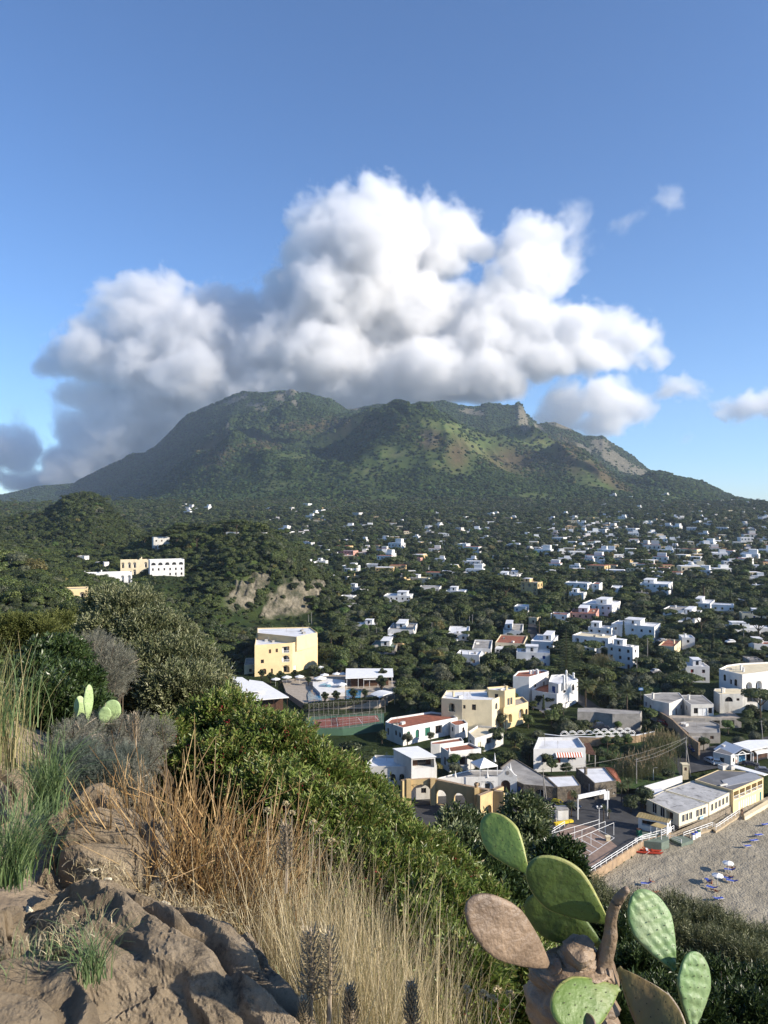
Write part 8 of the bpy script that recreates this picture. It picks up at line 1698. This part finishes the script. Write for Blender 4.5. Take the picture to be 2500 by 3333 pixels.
# ---- blades, stalks and stems
def blades(name,label,bases,n,h,spread,mat,width=.004,bend=.5,seed=1,cat='grass',lean=(0,0),seg=5,kindv=None,hv=.35,parent=None,up=1.0):
    rs=np.random.RandomState(seed);b=np.array(bases,float);k=rs.randint(len(b),size=n);p=b[k,:3]+rs.randn(n,3)*spread*[1,1,.15];a=rs.uniform(0,6.283,n);out=np.stack([np.cos(a),np.sin(a),0*a],1)*rs.uniform(.05,1,n)[:,None]*bend+np.array([lean[0],lean[1],0]);H=h*rs.uniform(1-hv,1+hv,n)
    pts=[];c=p.copy();d=out*.35+np.array([0,0,up]);d /= np.linalg.norm(d,axis=1)[:,None]
    for s in range(seg+1):
        pts.append(c.copy());c=c+d*(H/seg)[:,None];d=d+out*.42-np.array([0,0,.10])*bend*s;d /= np.linalg.norm(d,axis=1)[:,None]
    sd=np.cross(out+[0,0,1e-3],[0,0,1])+rs.randn(n,3)*.2;sd /= np.linalg.norm(sd,axis=1)[:,None];w=width*rs.uniform(.6,1.3,n);V=[]
    for s in range(seg+1):ww=(w*(1-.85*s/seg))[:,None];V+=[pts[s]-sd*ww,pts[s]+sd*ww]
    V=np.stack(V,1);m=2*(seg+1);base=(np.arange(n)*m)[:,None];Q=np.concatenate([np.stack([base[:,0]+2*s,base[:,0]+2*s+1,base[:,0]+2*s+3,base[:,0]+2*s+2],1) for s in range(seg)])
    ro=b[0,:3];me=np_mesh('blades',(V.reshape(-1,3)-ro),quads=Q,mats=[mat])
    if parent:o=bpy.data.objects.new(name,me);C.objects.link(o);o.parent=parent;o.location=Vector(ro)-parent.location;o['kind']='stuff';return o
    if kindv:o=bpy.data.objects.new(name,me);C.objects.link(o);o.location=ro;tag(o,label,cat,kind='stuff');return o
    r=empty(name,ro);tag(r,label,cat);o=bpy.data.objects.new('blades',me);C.objects.link(o);o.parent=r;o['kind']='stuff';return r
STRAW=leaf_mat('straw',[(.34,.27,.14),(.53,.44,.26),(.70,.61,.41)],rough=.7,trans=.3,obj_var=.03);STRAWG=leaf_mat('greenish_straw',[(.12,.14,.05),(.26,.24,.10),(.45,.37,.20)],rough=.7,trans=.3,obj_var=.03)
BROOM=leaf_mat('broom_stem',[(.17,.09,.035),(.35,.21,.08),(.54,.38,.18),(.25,.16,.08)],rough=.6,trans=.1,obj_var=.03);GRN=leaf_mat('grass_blade',[(.07,.12,.04),(.14,.21,.08),(.25,.32,.15)],rough=.5,trans=.3,obj_var=.04);GRYS=leaf_mat('grey_straw',[(.24,.20,.15),(.38,.33,.26),(.5,.45,.36)],rough=.8,trans=.2,obj_var=.03)
def on(sx,sy,Y):p=P3(sx,sy,Y);return p
def gnd(sx,Y):x=(sx-CX)/F*Y;return np.array([x,Y,float(gn(x,Y))])
blades('grass_tuft','green grass tuft growing on the rock at the left, upper one',[on(150,2640,3.6)],300,.38,.035,GRN,.0032,1.0,1,cat='grass tuft');blades('grass_tuft','green grass tuft at the left edge beside the rock face',[on(40,2870,3.0)],340,.34,.04,GRN,.0032,.85,2,cat='grass tuft',lean=(.25,0));blades('grass_tuft','small green grass tuft in the dark gap below the long ledge',[on(300,3190,2.25)],110,.19,.02,GRN,.0022,.95,3,cat='grass tuft');blades('grass_tuft','sparse short green blades on the grey boulder',[on(90,3150,2.3),on(30,3160,2.3),on(150,3150,2.4)],80,.10,.05,GRN,.0015,.6,4,cat='grass tuft')
blades('grass_tuft','tall yellow-green reed grass cut by the left picture edge',[on(-90,2500,3.3),on(-30,2470,3.5),on(-120,2450,3.3),on(10,2500,3.5)],420,.44,.07,STRAWG,.0030,.42,5,cat='grass tuft',hv=.4);blades('grass_tuft','green upper blades of the reed grass at the left edge',[on(-80,2400,3.3),on(-20,2380,3.4)],120,.34,.09,GRN,.0032,.6,6,cat='grass tuft')
DG=[gnd(x,Y) for x,Y in [(900,3.4),(980,3.2),(1060,3.3),(1130,3.1),(1200,3.3),(1280,3.2),(1340,3.4),(1240,3.6),(1120,3.7),(1020,3.7),(1180,2.9),(1090,2.9),(1300,3.0),(940,3.8)]]
blades('dry_grass','tall golden dry grass standing between rocks and mastic bush',DG,3900,.84,.15,STRAW,.0027,.30,7,hv=.42,kindv=1);blades('dry_grass','greenish thin stalks mixed into the golden dry grass',[p for p in DG]+[gnd(860,3.9),gnd(800,4.1),gnd(840,4.4)],2800,.74,.16,STRAWG,.0020,.28,8,kindv=1)
blades('dry_grass','short dry straw carpet under the golden grass and beside the ledge',[gnd(x,Y) for x,Y in [(700,3.4),(780,3.2),(850,3.0),(950,2.8),(1050,2.6),(1150,2.5),(1250,2.6),(1350,2.8),(1450,3.0),(640,3.7),(560,3.9),(1400,2.6),(820,3.6),(900,3.3),(500,3.5)]],9000,.20,.17,STRAW,.0018,1.0,9,kindv=1,hv=.6);blades('dry_grass','pale grey tangled dry stems at the foot of the cactus',[gnd(x,Y) for x,Y in [(1350,2.7),(1420,2.8),(1480,2.9),(1540,2.7),(1300,2.9),(1600,2.8),(1450,2.5)]],3600,.26,.13,GRYS,.0018,.9,10,kindv=1,hv=.6)
blades('dry_grass','light tall seed stalks rising over the golden grass',DG,240,1.02,.15,STRAW,.0018,.24,11,kindv=1,hv=.25);blades('dry_grass','dry brown litter lying in the rock hollow',[on(330,2830,3.4),on(380,2900,3.3),on(600,2960,3.3),on(520,2920,3.4),on(690,3030,3.0),on(200,3060,2.5),on(640,3000,3.1)],1500,.055,.08,STRAW,.0015,1.6,12,kindv=1,up=.3)
blades('dry_grass','thin fresh green sprigs beside the rock lip',[on(720,3140,3.0),on(750,3190,2.9),on(830,3240,2.8),on(700,3110,3.1)],700,.08,.035,GRN,.0015,.7,13,kindv=1)
def broom():
    rs=np.random.RandomState(3);r0=gnd(585,3.9);root=empty('broom_bush',r0);tag(root,'leafless orange-brown broom bush with upright stems in the left middle','bush');m=MB()
    for i in range(360):
        b=np.array([rs.uniform(-.40,.40),rs.uniform(-.25,.22),-.05]);ang=np.array([b[0]*1.1+rs.randn()*.42,b[1]*.5+rs.randn()*.25,1.15]);ang /= np.linalg.norm(ang);H=rs.uniform(.5,1.0)*(1.05-abs(b[0])*.5)
        P=[b];d=ang.copy()
        for k in range(5):d=d+rs.randn(3)*.10+[0,0,.03];d /= np.linalg.norm(d);P.append(P[-1]+d*H/5)
        m.tube(P,[.0055,.005,.004,.0032,.0025,.0012],BROOM,3)
        for j in range(5):
            k=rs.randint(1,5);d2=d+rs.randn(3)*.30;d2 /= np.linalg.norm(d2);L=H*rs.uniform(.15,.4);m.tube([P[k],P[k]+d2*L*.5,P[k]+d2*L+[0,0,L*.1]],[.003,.0022,.001],BROOM,3)
    o=m.build('stems',root);o['kind']='stuff'
    rs2=blades('dead_twigs','',[r0+[x,y,-.02] for x in np.linspace(-.5,.6,8) for y in (-.15,.1)],1500,.42,.1,leaf_mat('dark_dead_twig',[(.10,.06,.03),(.20,.12,.06),(.32,.20,.10)],trans=.1),.0020,.8,15,parent=root,hv=.5)
    m=MB()
    for k,(a,b,c) in enumerate([((500,2820,3.6),(430,2835,3.5),(240,2738,3.3)),((600,2750,3.7),(560,2930,3.4),(500,2955,3.3)),((700,2800,3.5),(540,2870,3.3),(560,2960,3.2)),((560,2620,3.8),(420,2560,3.7),(365,2430,3.7)),((640,2500,3.8),(700,2400,3.9),(742,2390,3.9))]):m.tube([P3(*a)-r0,P3(*b)-r0,P3(*c)-r0],[.0021,.0017,.0007],BROOM,4)
    m.build('arching_stems',root)
broom()
def scales_plant(sx,sy,Y,h,label):
    rs=np.random.RandomState(int(sx));p=P3(sx,sy,Y);r=empty('dried_succulent',p);tag(r,label,'dried plant');m=MB();m.tube([(0,0,-.05),(.006,0,h*.5),(0,0,h)],[.008,.007,.004],TWIG,5);m.build('stem',r);V=[];Q=[];o=0;n=150
    for i in range(n):
        t=.18+.82*i/n;a=i*2.4;d=np.array([math.cos(a),math.sin(a),.0]);L=h*.30*(1-.45*t)*rs.uniform(.7,1.1);c=np.array([0,0,h*t*.95]);s=np.array([-d[1],d[0],0])*.0028;e1=c+d*L*.55+[0,0,L*.22];e2=c+d*L*.8+[0,0,L*.75]
        V+=[c-s,c+s,e1+s,e1-s,e2+s*.5,e2-s*.5];Q+=[[o,o+1,o+2,o+3],[o+3,o+2,o+4,o+5]];o+=6
    l=bpy.data.objects.new('leaves',np_mesh('leaves',np.array(V),quads=np.array(Q),mats=[leaf_mat('withered_leaf',[(.16,.13,.08),(.30,.24,.15),(.46,.38,.25)],trans=.1)]));C.objects.link(l);l.parent=r;l['kind']='stuff'
for sx,sy,Y,h,lab in [(1010,3310,2.5,.30,'tall dried bottlebrush-like plant, left one before the golden grass'),(1070,3290,2.5,.27,'dried bottlebrush-like plant with bare pale stem, second from the left'),(1140,3380,2.4,.17,'short dried rosette plant at the bottom edge, middle one'),(930,2870,3.3,.26,'dried bottlebrush-like plant at the right side of the broom bush'),(1340,3370,2.5,.18,'dark dried rosette plant at the bottom, right one'),(990,3400,2.4,.15,'small dried rosette at the bottom edge left of the middle one'),(440,2440,5.2,.26,'dried bottlebrush-like plant beside the little prickly pears')]:scales_plant(sx,sy,Y,h,lab)
def flower_heads():
    rs=np.random.RandomState(8)
    for i,(sx,sy,Y) in enumerate([(1520,3225,2.5),(1575,3240,2.5),(1660,3240,2.5),(1620,3228,2.55),(1750,3230,2.5),(1600,3255,2.45),(1020,2680,3.3),(950,2650,3.3),(1080,2740,3.3),(1230,3090,3.0),(870,2640,3.4),(930,2560+60,3.4),(1040,2710,3.3)]):
        p=P3(sx,sy,Y);r=empty('dried_flower',p-np.array([0,0,.16]));tag(r,'dried straw-coloured flower head on a thin bare stem','dried flower','dried flower heads on thin stems');m=MB();m.tube([(rs.randn()*.02,rs.randn()*.02,-.05),(0,0,.08),(0,0,.155)],[.002,.0015,.0015],TWIG,4);m.build('stem',r)
        V=[];n=40;d=rs.randn(n,3);d[:,2]=abs(d[:,2]);d /= np.linalg.norm(d,axis=1)[:,None];t=np.cross(d,rs.randn(n,3));t /= np.linalg.norm(t,axis=1)[:,None];c=d*.012+[0,0,.16];V=np.stack([c-t*.005,c+d*.008,c+t*.005,c-d*.004],1).reshape(-1,3)
        h=bpy.data.objects.new('flower_head',np_mesh('flower_head',V,quads=np.arange(4*n).reshape(-1,4),mats=[STRAW]));C.objects.link(h);h.parent=r
flower_heads()
# ---- prickly pear
def pad_mat(name,c1,c2,blot=None,bump=.4):
    m=pmat(name,c1,.5,.1,5,bump,30,spec=.4,col2=c2,detail=6,stain=blot);return m
PG=pad_mat('cactus_green',(.13,.20,.045),(.085,.14,.032),((.26,.24,.12),7.,.6));PB=pad_mat('cactus_bluish',(.15,.25,.095),(.10,.175,.065),((.30,.33,.20),8.,.55));PD=pad_mat('cactus_shaded',(.085,.125,.028),(.06,.09,.02),((.17,.15,.08),7.,.6));PBR=pad_mat('cactus_withered',(.27,.19,.125),(.12,.085,.06),((.42,.35,.26),6.,.8),.8);PO=pad_mat('cactus_olive',(.20,.17,.055),(.13,.10,.035),((.26,.15,.07),4.,.8));PRIM=pad_mat('cactus_lit_rim',(.30,.33,.10),(.24,.22,.08));PWD=pad_mat('cactus_wood',(.25,.175,.11),(.085,.06,.04),((.42,.31,.21),6.,.7),1.0)  # darker green carries shade in its colour; pale rim is a painted highlight
AREO=pmat('areole',(.06,.05,.03),.8,.1,10)
def pad(root,base,tip,face,wid,mat,rim=None,th=.012,lumpy=.0,areoles=True,curl=.0,label=None,seed=0):
    """base, tip: points; face: direction the broad side looks at"""
    base,tip=np.array(base),np.array(tip);ax=tip-base;L=np.linalg.norm(ax);ax /= L;f=np.array(face,float);f-=ax*np.dot(f,ax);f /= np.linalg.norm(f);s=np.cross(ax,f);nu,nv=46,40;rs=np.random.RandomState(seed)
    u=(1-np.cos(np.linspace(0,math.pi,nu)))/2;V=[]
    w=wid/2*np.sqrt(np.clip(1-((u-.56)/np.where(u>.56,.44,.56))**2,0,1))*np.where(u<.56,(.30+.70*np.clip(u/.56,0,1)**.75),1);w=np.maximum(w,.010*(1-u));w[-1]=0.0005
    a=np.linspace(0,2*math.pi,nv,endpoint=False);U,A=np.meshgrid(u,a,indexing='ij');Wd=w[:,None]
    ca=np.cos(A);sa=np.sin(A);t=th*(.55+.45*np.sin(math.pi*np.clip(U,.05,.95)))*np.minimum(1,Wd/.03)
    xs=ca*Wd*(1+.03*fbm(U*5+seed,A*0,3,seed));bump=lumpy*(np.abs(np.sin(U*L/.034*math.pi+.5*np.round(xs/.03)))*np.abs(np.sin(xs/.030*math.pi+U*9))-.4)*np.abs(sa);zz=np.sign(sa)*(np.abs(sa)**.6)*(t+bump*.006)+curl*np.sin(U*math.pi)*.05+fbm(U*3+seed,xs*8,3,seed+2)*.006
    P=base+ax*(U*L)[...,None]+s*xs[...,None]+f*zz[...,None];i=np.arange(nu-1)[:,None]*nv;j=np.arange(nv)[None];j2=(j+1) % nv;q=np.stack([i+j,i+j2,i+nv+j2,i+nv+j],-1).reshape(-1,4)
    edge=(np.abs(sa)<.34).astype(int);mi=edge[:-1].reshape(-1) if rim else np.zeros(len(q),int)
    me=np_mesh('pad',P.reshape(-1,3)-np.array(root.location),quads=q,mats=[mat]+([rim] if rim else []),smooth=True,matidx=mi);o=bpy.data.objects.new('pad',me);C.objects.link(o);o.parent=root
    if label:o['label']=label
    if areoles:
        m=MB();sp=.030
        for iu in range(1,int(L/sp)):
            uu=(iu*sp)/L;ww=np.interp(uu,u,w)
            for k in range(-8,9):
                x=(k+.5*(iu % 2))*sp
                if abs(x)>ww*.93:continue
                for sg in (1,-1):
                    tt=th*(.55+.45*math.sin(math.pi*min(max(uu,.05),.95)))*math.sqrt(max(0.02,1-(x/ww)**2))**.6+.0012;c=base+ax*uu*L+s*x+f*(sg*tt+curl*math.sin(uu*math.pi)*.05)-np.array(root.location);r_=.0017;m.poly([tuple(c+s*r_*math.cos(q_)+ax*r_*1.3*math.sin(q_)+f*sg*.0015) for q_ in (0,1.05,2.1,3.14,4.2,5.25)],AREO)
        b=m.build('areoles',o);b['kind']='stuff'
    return o
def K6(x,y,Y):return P3(1450+.5726*x,2600+.5726*y,Y)
def cactus():
    r0=K6(740,1150,2.3);r0[2]-=.05;root=empty('prickly_pear',r0);tag(root,'old prickly pear cactus with green and withered pads in the lower right foreground','cactus')
    m=MB();r_=lambda p:tuple(np.array(p)-r0)
    def gnarl(name,pts,rad,seg=22,amp=1.0):
        V=[];n=40;P=np.array([np.array(p) for p in pts]);t=np.linspace(0,1,len(pts));T_=np.linspace(0,1,n);path=np.stack([np.interp(T_,t,P[:,i]) for i in range(3)],1);path=np.stack([blur1(path[:,i][None],2.0,1)[0] for i in range(3)],1);rr=np.interp(T_,t,rad);v,q=tube(path,rr,seg)
        v=v.reshape(n,seg,3);c=path[:,None];d=v-c;k=1+.42*amp*fbm(T_[:,None]*9+np.zeros((1,seg)),np.cos(np.arange(seg)*2*math.pi/seg)[None]*1.6+np.sin(np.arange(seg)*2*math.pi/seg)[None]*1.1+T_[:,None]*3,4,5)+.16*amp*ridged(T_[:,None]*22+np.zeros((1,seg)),np.arange(seg)[None]*.9+0*T_[:,None],2,7);v=(c+d*k[...,None]).reshape(-1,3);ca=[v[-seg:].mean(0)+(path[-1]-path[-2])*.3,v[:seg].mean(0)];v=np.vstack([v,ca]); 
        tr=[[(n-1)*seg+j,(n-1)*seg+(j+1) % seg,n*seg] for j in range(seg)]+[[(j+1) % seg,j,n*seg+1] for j in range(seg)]
        o=bpy.data.objects.new(name,np_mesh(name,v-r0,quads=q,tris=np.array(tr),mats=[PWD],smooth=True));C.objects.link(o);o.parent=root
    gnarl('trunk',[K6(700,1560,2.3),K6(690,1300,2.3),K6(700,1130,2.3),K6(735,1000,2.3),K6(745,900,2.3)],[.085,.092,.118,.118,.078])
    gnarl('branch_stub',[K6(745,960,2.3),K6(752,890,2.27),K6(762,850,2.25)],[.055,.046,.036])
    gnarl('side_branch',[K6(760,1060,2.3),K6(860,1010,2.28),K6(960,985,2.26)],[.075,.055,.035])
    gnarl('side_branch',[K6(720,1040,2.3),K6(630,990,2.28),K6(585,955,2.26)],[.07,.05,.03])
    gnarl('curved_stem',[K6(880,1010,2.28),K6(893,930,2.27),K6(925,850,2.26),K6(940,770,2.25),K6(938,700,2.25),K6(950,630,2.24),K6(985,565,2.23),K6(1040,505,2.21)],[.034,.027,.022,.019,.017,.016,.015,.010],20,.30)
    pad(root,K6(468,425,2.35),K6(225,95,2.45),(-.25,-1,.35),.125,PG,PRIM,seed=1,label='upper green pad with dark spots, topmost on the left')
    pad(root,K6(925,710,2.28),K6(478,360,2.30),(-.45,-.75,.25),.165,PD,PRIM,seed=2,th=.014,label='largest green pad, joined to the upper one')
    pad(root,K6(890,830,2.36),K6(455,580,2.42),(-.4,-.8,.1),.150,PD,None,seed=3,label='shaded dark green pad behind the largest one')
    pad(root,K6(592,955,2.26),K6(125,585,2.15),(.15,-1,.35),.152,PBR,PBR,seed=4,th=.016,areoles=False,label='withered brown-grey pad pointing left',curl=.3)
    pad(root,K6(1302,975,2.30),K6(1085,520,2.38),(.30,-1,.30),.150,PB,PB,seed=5,th=.013,lumpy=1.6,label='bumpy blue-green pad right of the curved stem')
    pad(root,K6(1405,1320,2.22),K6(1420,868,2.28),(.5,-1,.2),.140,PB,PB,seed=6,th=.013,lumpy=1.4,label='blue-green pad at the far right of the cactus')
    pad(root,K6(985,965,2.26),K6(1350,1420,2.05),(-.3,-1,.5),.135,PO,PBR,seed=7,th=.014,label='olive pad with a brown corky rim, hanging to the lower right',curl=-.2)
    pad(root,K6(985,1075,2.22),K6(610,1230,2.10),(.1,-.8,.8),.140,PG,PRIM,seed=8,th=.015,label='yellow-green pad half in shade at the bottom')
    pad(root,K6(700,1330,2.15),K6(860,1290,2.08),(.1,-.8,.8),.08,PWD,None,seed=9,areoles=False,label='small brown pad cut by the bottom edge')
cactus()
def small_pears():
    for (b,t,w,f,lab) in [((285,2340,6.0),(290,2228,6.0),.085,(.75,-.6,.1),'slim upright pale green cactus pad among grey scrub'),((265,2350,6.1),(258,2265,6.1),.10,(.6,-.8,.1),'second pale pad half hidden left of the slim one'),((350,2350,6.0),(372,2278,6.0),.15,(.25,-1,.2),'round pale green pad right of the slim one'),((335,2350,5.9),(345,2300,5.9),.10,(.2,-1,.2),'low pale pad in front of the round one')]:
        B=P3(*b);r=empty('cactus_shoot',B);tag(r,lab,'cactus');pad(r,B-np.array([0,0,.04]),P3(*t),f,w,pad_mat('cactus_pale',(.34,.44,.20),(.27,.37,.16)),None,seed=int(b[0]),th=.012)
small_pears()
m=MB();p=P3(778,3067,2.9);m.quad((-.012,0,.0),(.014,-.004,.002),(.012,0,.018),(-.010,0,.014),pmat('litter_blue',(.05,.30,.60),.4,.05,4));m.quad((-.012,.001,-.003),(-.004,-.001,-.003),(-.004,0,.012),(-.014,0,.010),WPAINT);o=m.build('litter_scrap');o.location=p;tag(o,'scrap of blue and white plastic lying in the green sprigs by the rock','litter')
# ---- undergrowth on the hill flanks and below
def undergrowth():
    rs=np.random.RandomState(61);n=12000;Y=np.exp(rs.uniform(math.log(9),math.log(190),n));u=rs.uniform(-.75,.75,n);x=u*Y;sx=u*F+CX;near=Y<62
    z=np.where(near,gn(x,Y),g(x,Y));s=rs.uniform(.35,.8,n)*np.clip(Y/22,.45,1.9);top=z+s*1.1;sy=CYC-F*(top-CAMZ)/Y
    lim=np.interp(sx,[-600,0,150,350,450,700,780,1000,1200,1400,1650,1900,2000,2300,2500,3200],[2030,2020,2010,2000,2070,2230,2330,2480,2640,2800,2880,3010,3060,3110,3140,3300])
    keep=((sy>lim+8)|((Y>55)&(sx<480)&(sy>1935)))&(z>.5)&~((x>-45)&(Y>90))
    x,Y,z,s=x[keep],Y[keep],z[keep],s[keep];keys=['green0','dark0','dark1','olive0','green2'];k=rs.randint(0,5,len(x))
    scatter('undergrowth',np.stack([x,Y,z-.1*s],-1),np.stack([s,s,s*.9],-1),np.stack([0*s,0*s,rs.uniform(0,6.28,len(s))],-1),k,[bpy.data.objects.new('crown',KINDS[q][1]) for q in keys],'low macchia bushes covering the steep flank of the hill','bushes')
undergrowth()
# ------------------------------------------------------------------ labels of the scattered trees and far houses: where each stands
MARKS=[(1720,1925,'ochre four-storey hotel'),(953,2130,'big yellow hotel'),(1843,2100,'tall dark araucaria'),(2262,1855,'church dome'),(2150,1920,'long white two-row hotel'),(1132,1800,'salmon-pink house'),(1005,1770,'farmhouse with the orange-red roof'),(1510,1785,'white stepped slope hotel'),(850,1940,'pale headland cliff'),(2500,2060,'long arch-windowed building'),(1750,2150,'blue-shuttered white house'),
 (1110,2350,'red tennis court'),(1200,2190,'ribbed pool bar'),(1540,2300,'yellow villa'),(1760,2230,'tall pinnacle-chimney villa'),(2270,2095,'wavy-parapet villa'),(2440,2200,'cream-arched large hotel'),(540,1850,'three-storey cliff hotel'),(430,1850,'cream stepped headland villa'),(310,1880,'long low white headland villa'),(525,1760,'hilltop villa under the pines'),(2060,2070,'house with the diamond ornament'),(2360,1990,'yellow-striped terrace'),(1290,1955,'white hotel with the window row'),
 (1480,1945,'pale blue-white two-storey house'),(1400,1900,'shaded-porch row house'),(1360,1830,'small brick-pink stepped house'),(1240,2050,'ornate scalloped pavilion'),(1310,2065,'grey flat-roofed bungalow'),(1520,2150,'house with the dark red shutter'),(1900,2010,'long dark red tiled roof'),(2170,2130,'brown-red awning bungalow'),(2030,2140,'curved-balcony house'),(1940,1985,'long house with the red awning'),(2290,2230,'blue-shaded house with tall chimneys'),(1750,2080,'broad umbrella pine by the red roof'),
 (2290,1960,'very wide right-hand umbrella pine'),(1160,1930,'white cube house by the headland'),(1360,1755,'lone arcade villa'),(1420,1765,'wall-like white house with cypresses'),(290,1620,'domed hilltop'),(1650,1885,'long white house left of the ochre hotel'),(2330,1700,'upper right slope'),(700,1660,'hamlet row under the mountain flank'),(1960,2480,'orange striped awning'),(2100,2460,'tall reed beds'),(2000,1640,'grassy right spur of the mountain'),(1300,2460,'red roof terrace with finial'),(760,2180,'white restaurant roof left of the pool'),(2480,1880,'golden trees at the right')]
DIRS=['right of','above right of','above','above left of','left of','below left of','below','below right of']
def place_labels():
    used={o['label'] for o in C.objects if o.parent is None and 'label' in o}
    for o in C.objects:
        if o.parent or not str(o.get('group','')).startswith(('trees: ','houses: ')):continue
        x,y,z=o.location;sx,sy=CX+F*x/y,CYC-F*(z+(2 if o['category']=='tree' else 1)-CAMZ)/y;ish=o['group'].startswith('houses')
        if ish:nm={'white_plaster':'white','cream_plaster':'cream','old_white_plaster':'off-white','ochre_plaster':'ochre'}[o.data.materials[0].name]+' far house';big=o.scale[0]>14
        else:nm={'broadleaf_tree':'green round tree','evergreen_tree':'dark evergreen tree','olive_tree':'grey-green olive tree','autumn_tree':'yellow-brown tree','garden_tree':'bright green tree','umbrella_pine':'flat-crowned pine','cypress_tree':'narrow cypress','fan_palm':'slim palm'}[o.name.split('.')[0]];big=o.children[0].scale[0]>2.6
        o['group']='far houses on the slopes' if ish else 'garden trees of the valley'
        M=sorted(MARKS,key=lambda m:(m[0]-sx)**2+(m[1]-sy)**2*1.5)
        for m in M[:4]:
            dx,dy=sx-m[0],m[1]-sy;d=math.hypot(dx,dy);w=DIRS[int(round(math.atan2(dy,dx)/(math.pi/4))) % 8];far='just ' if d<45 else ('' if d<100 else 'well ')
            for pre in (('large ' if big else 'small '),('bigger ' if big else 'lesser ')):
                lab=f'{pre}{nm} {far}{w} the {m[2]}'
                if lab not in used and len(lab.split())<=16:break
            else:continue
            break
        used.add(lab);o['label']=lab
place_labels()
print('script',time.time()-T0)
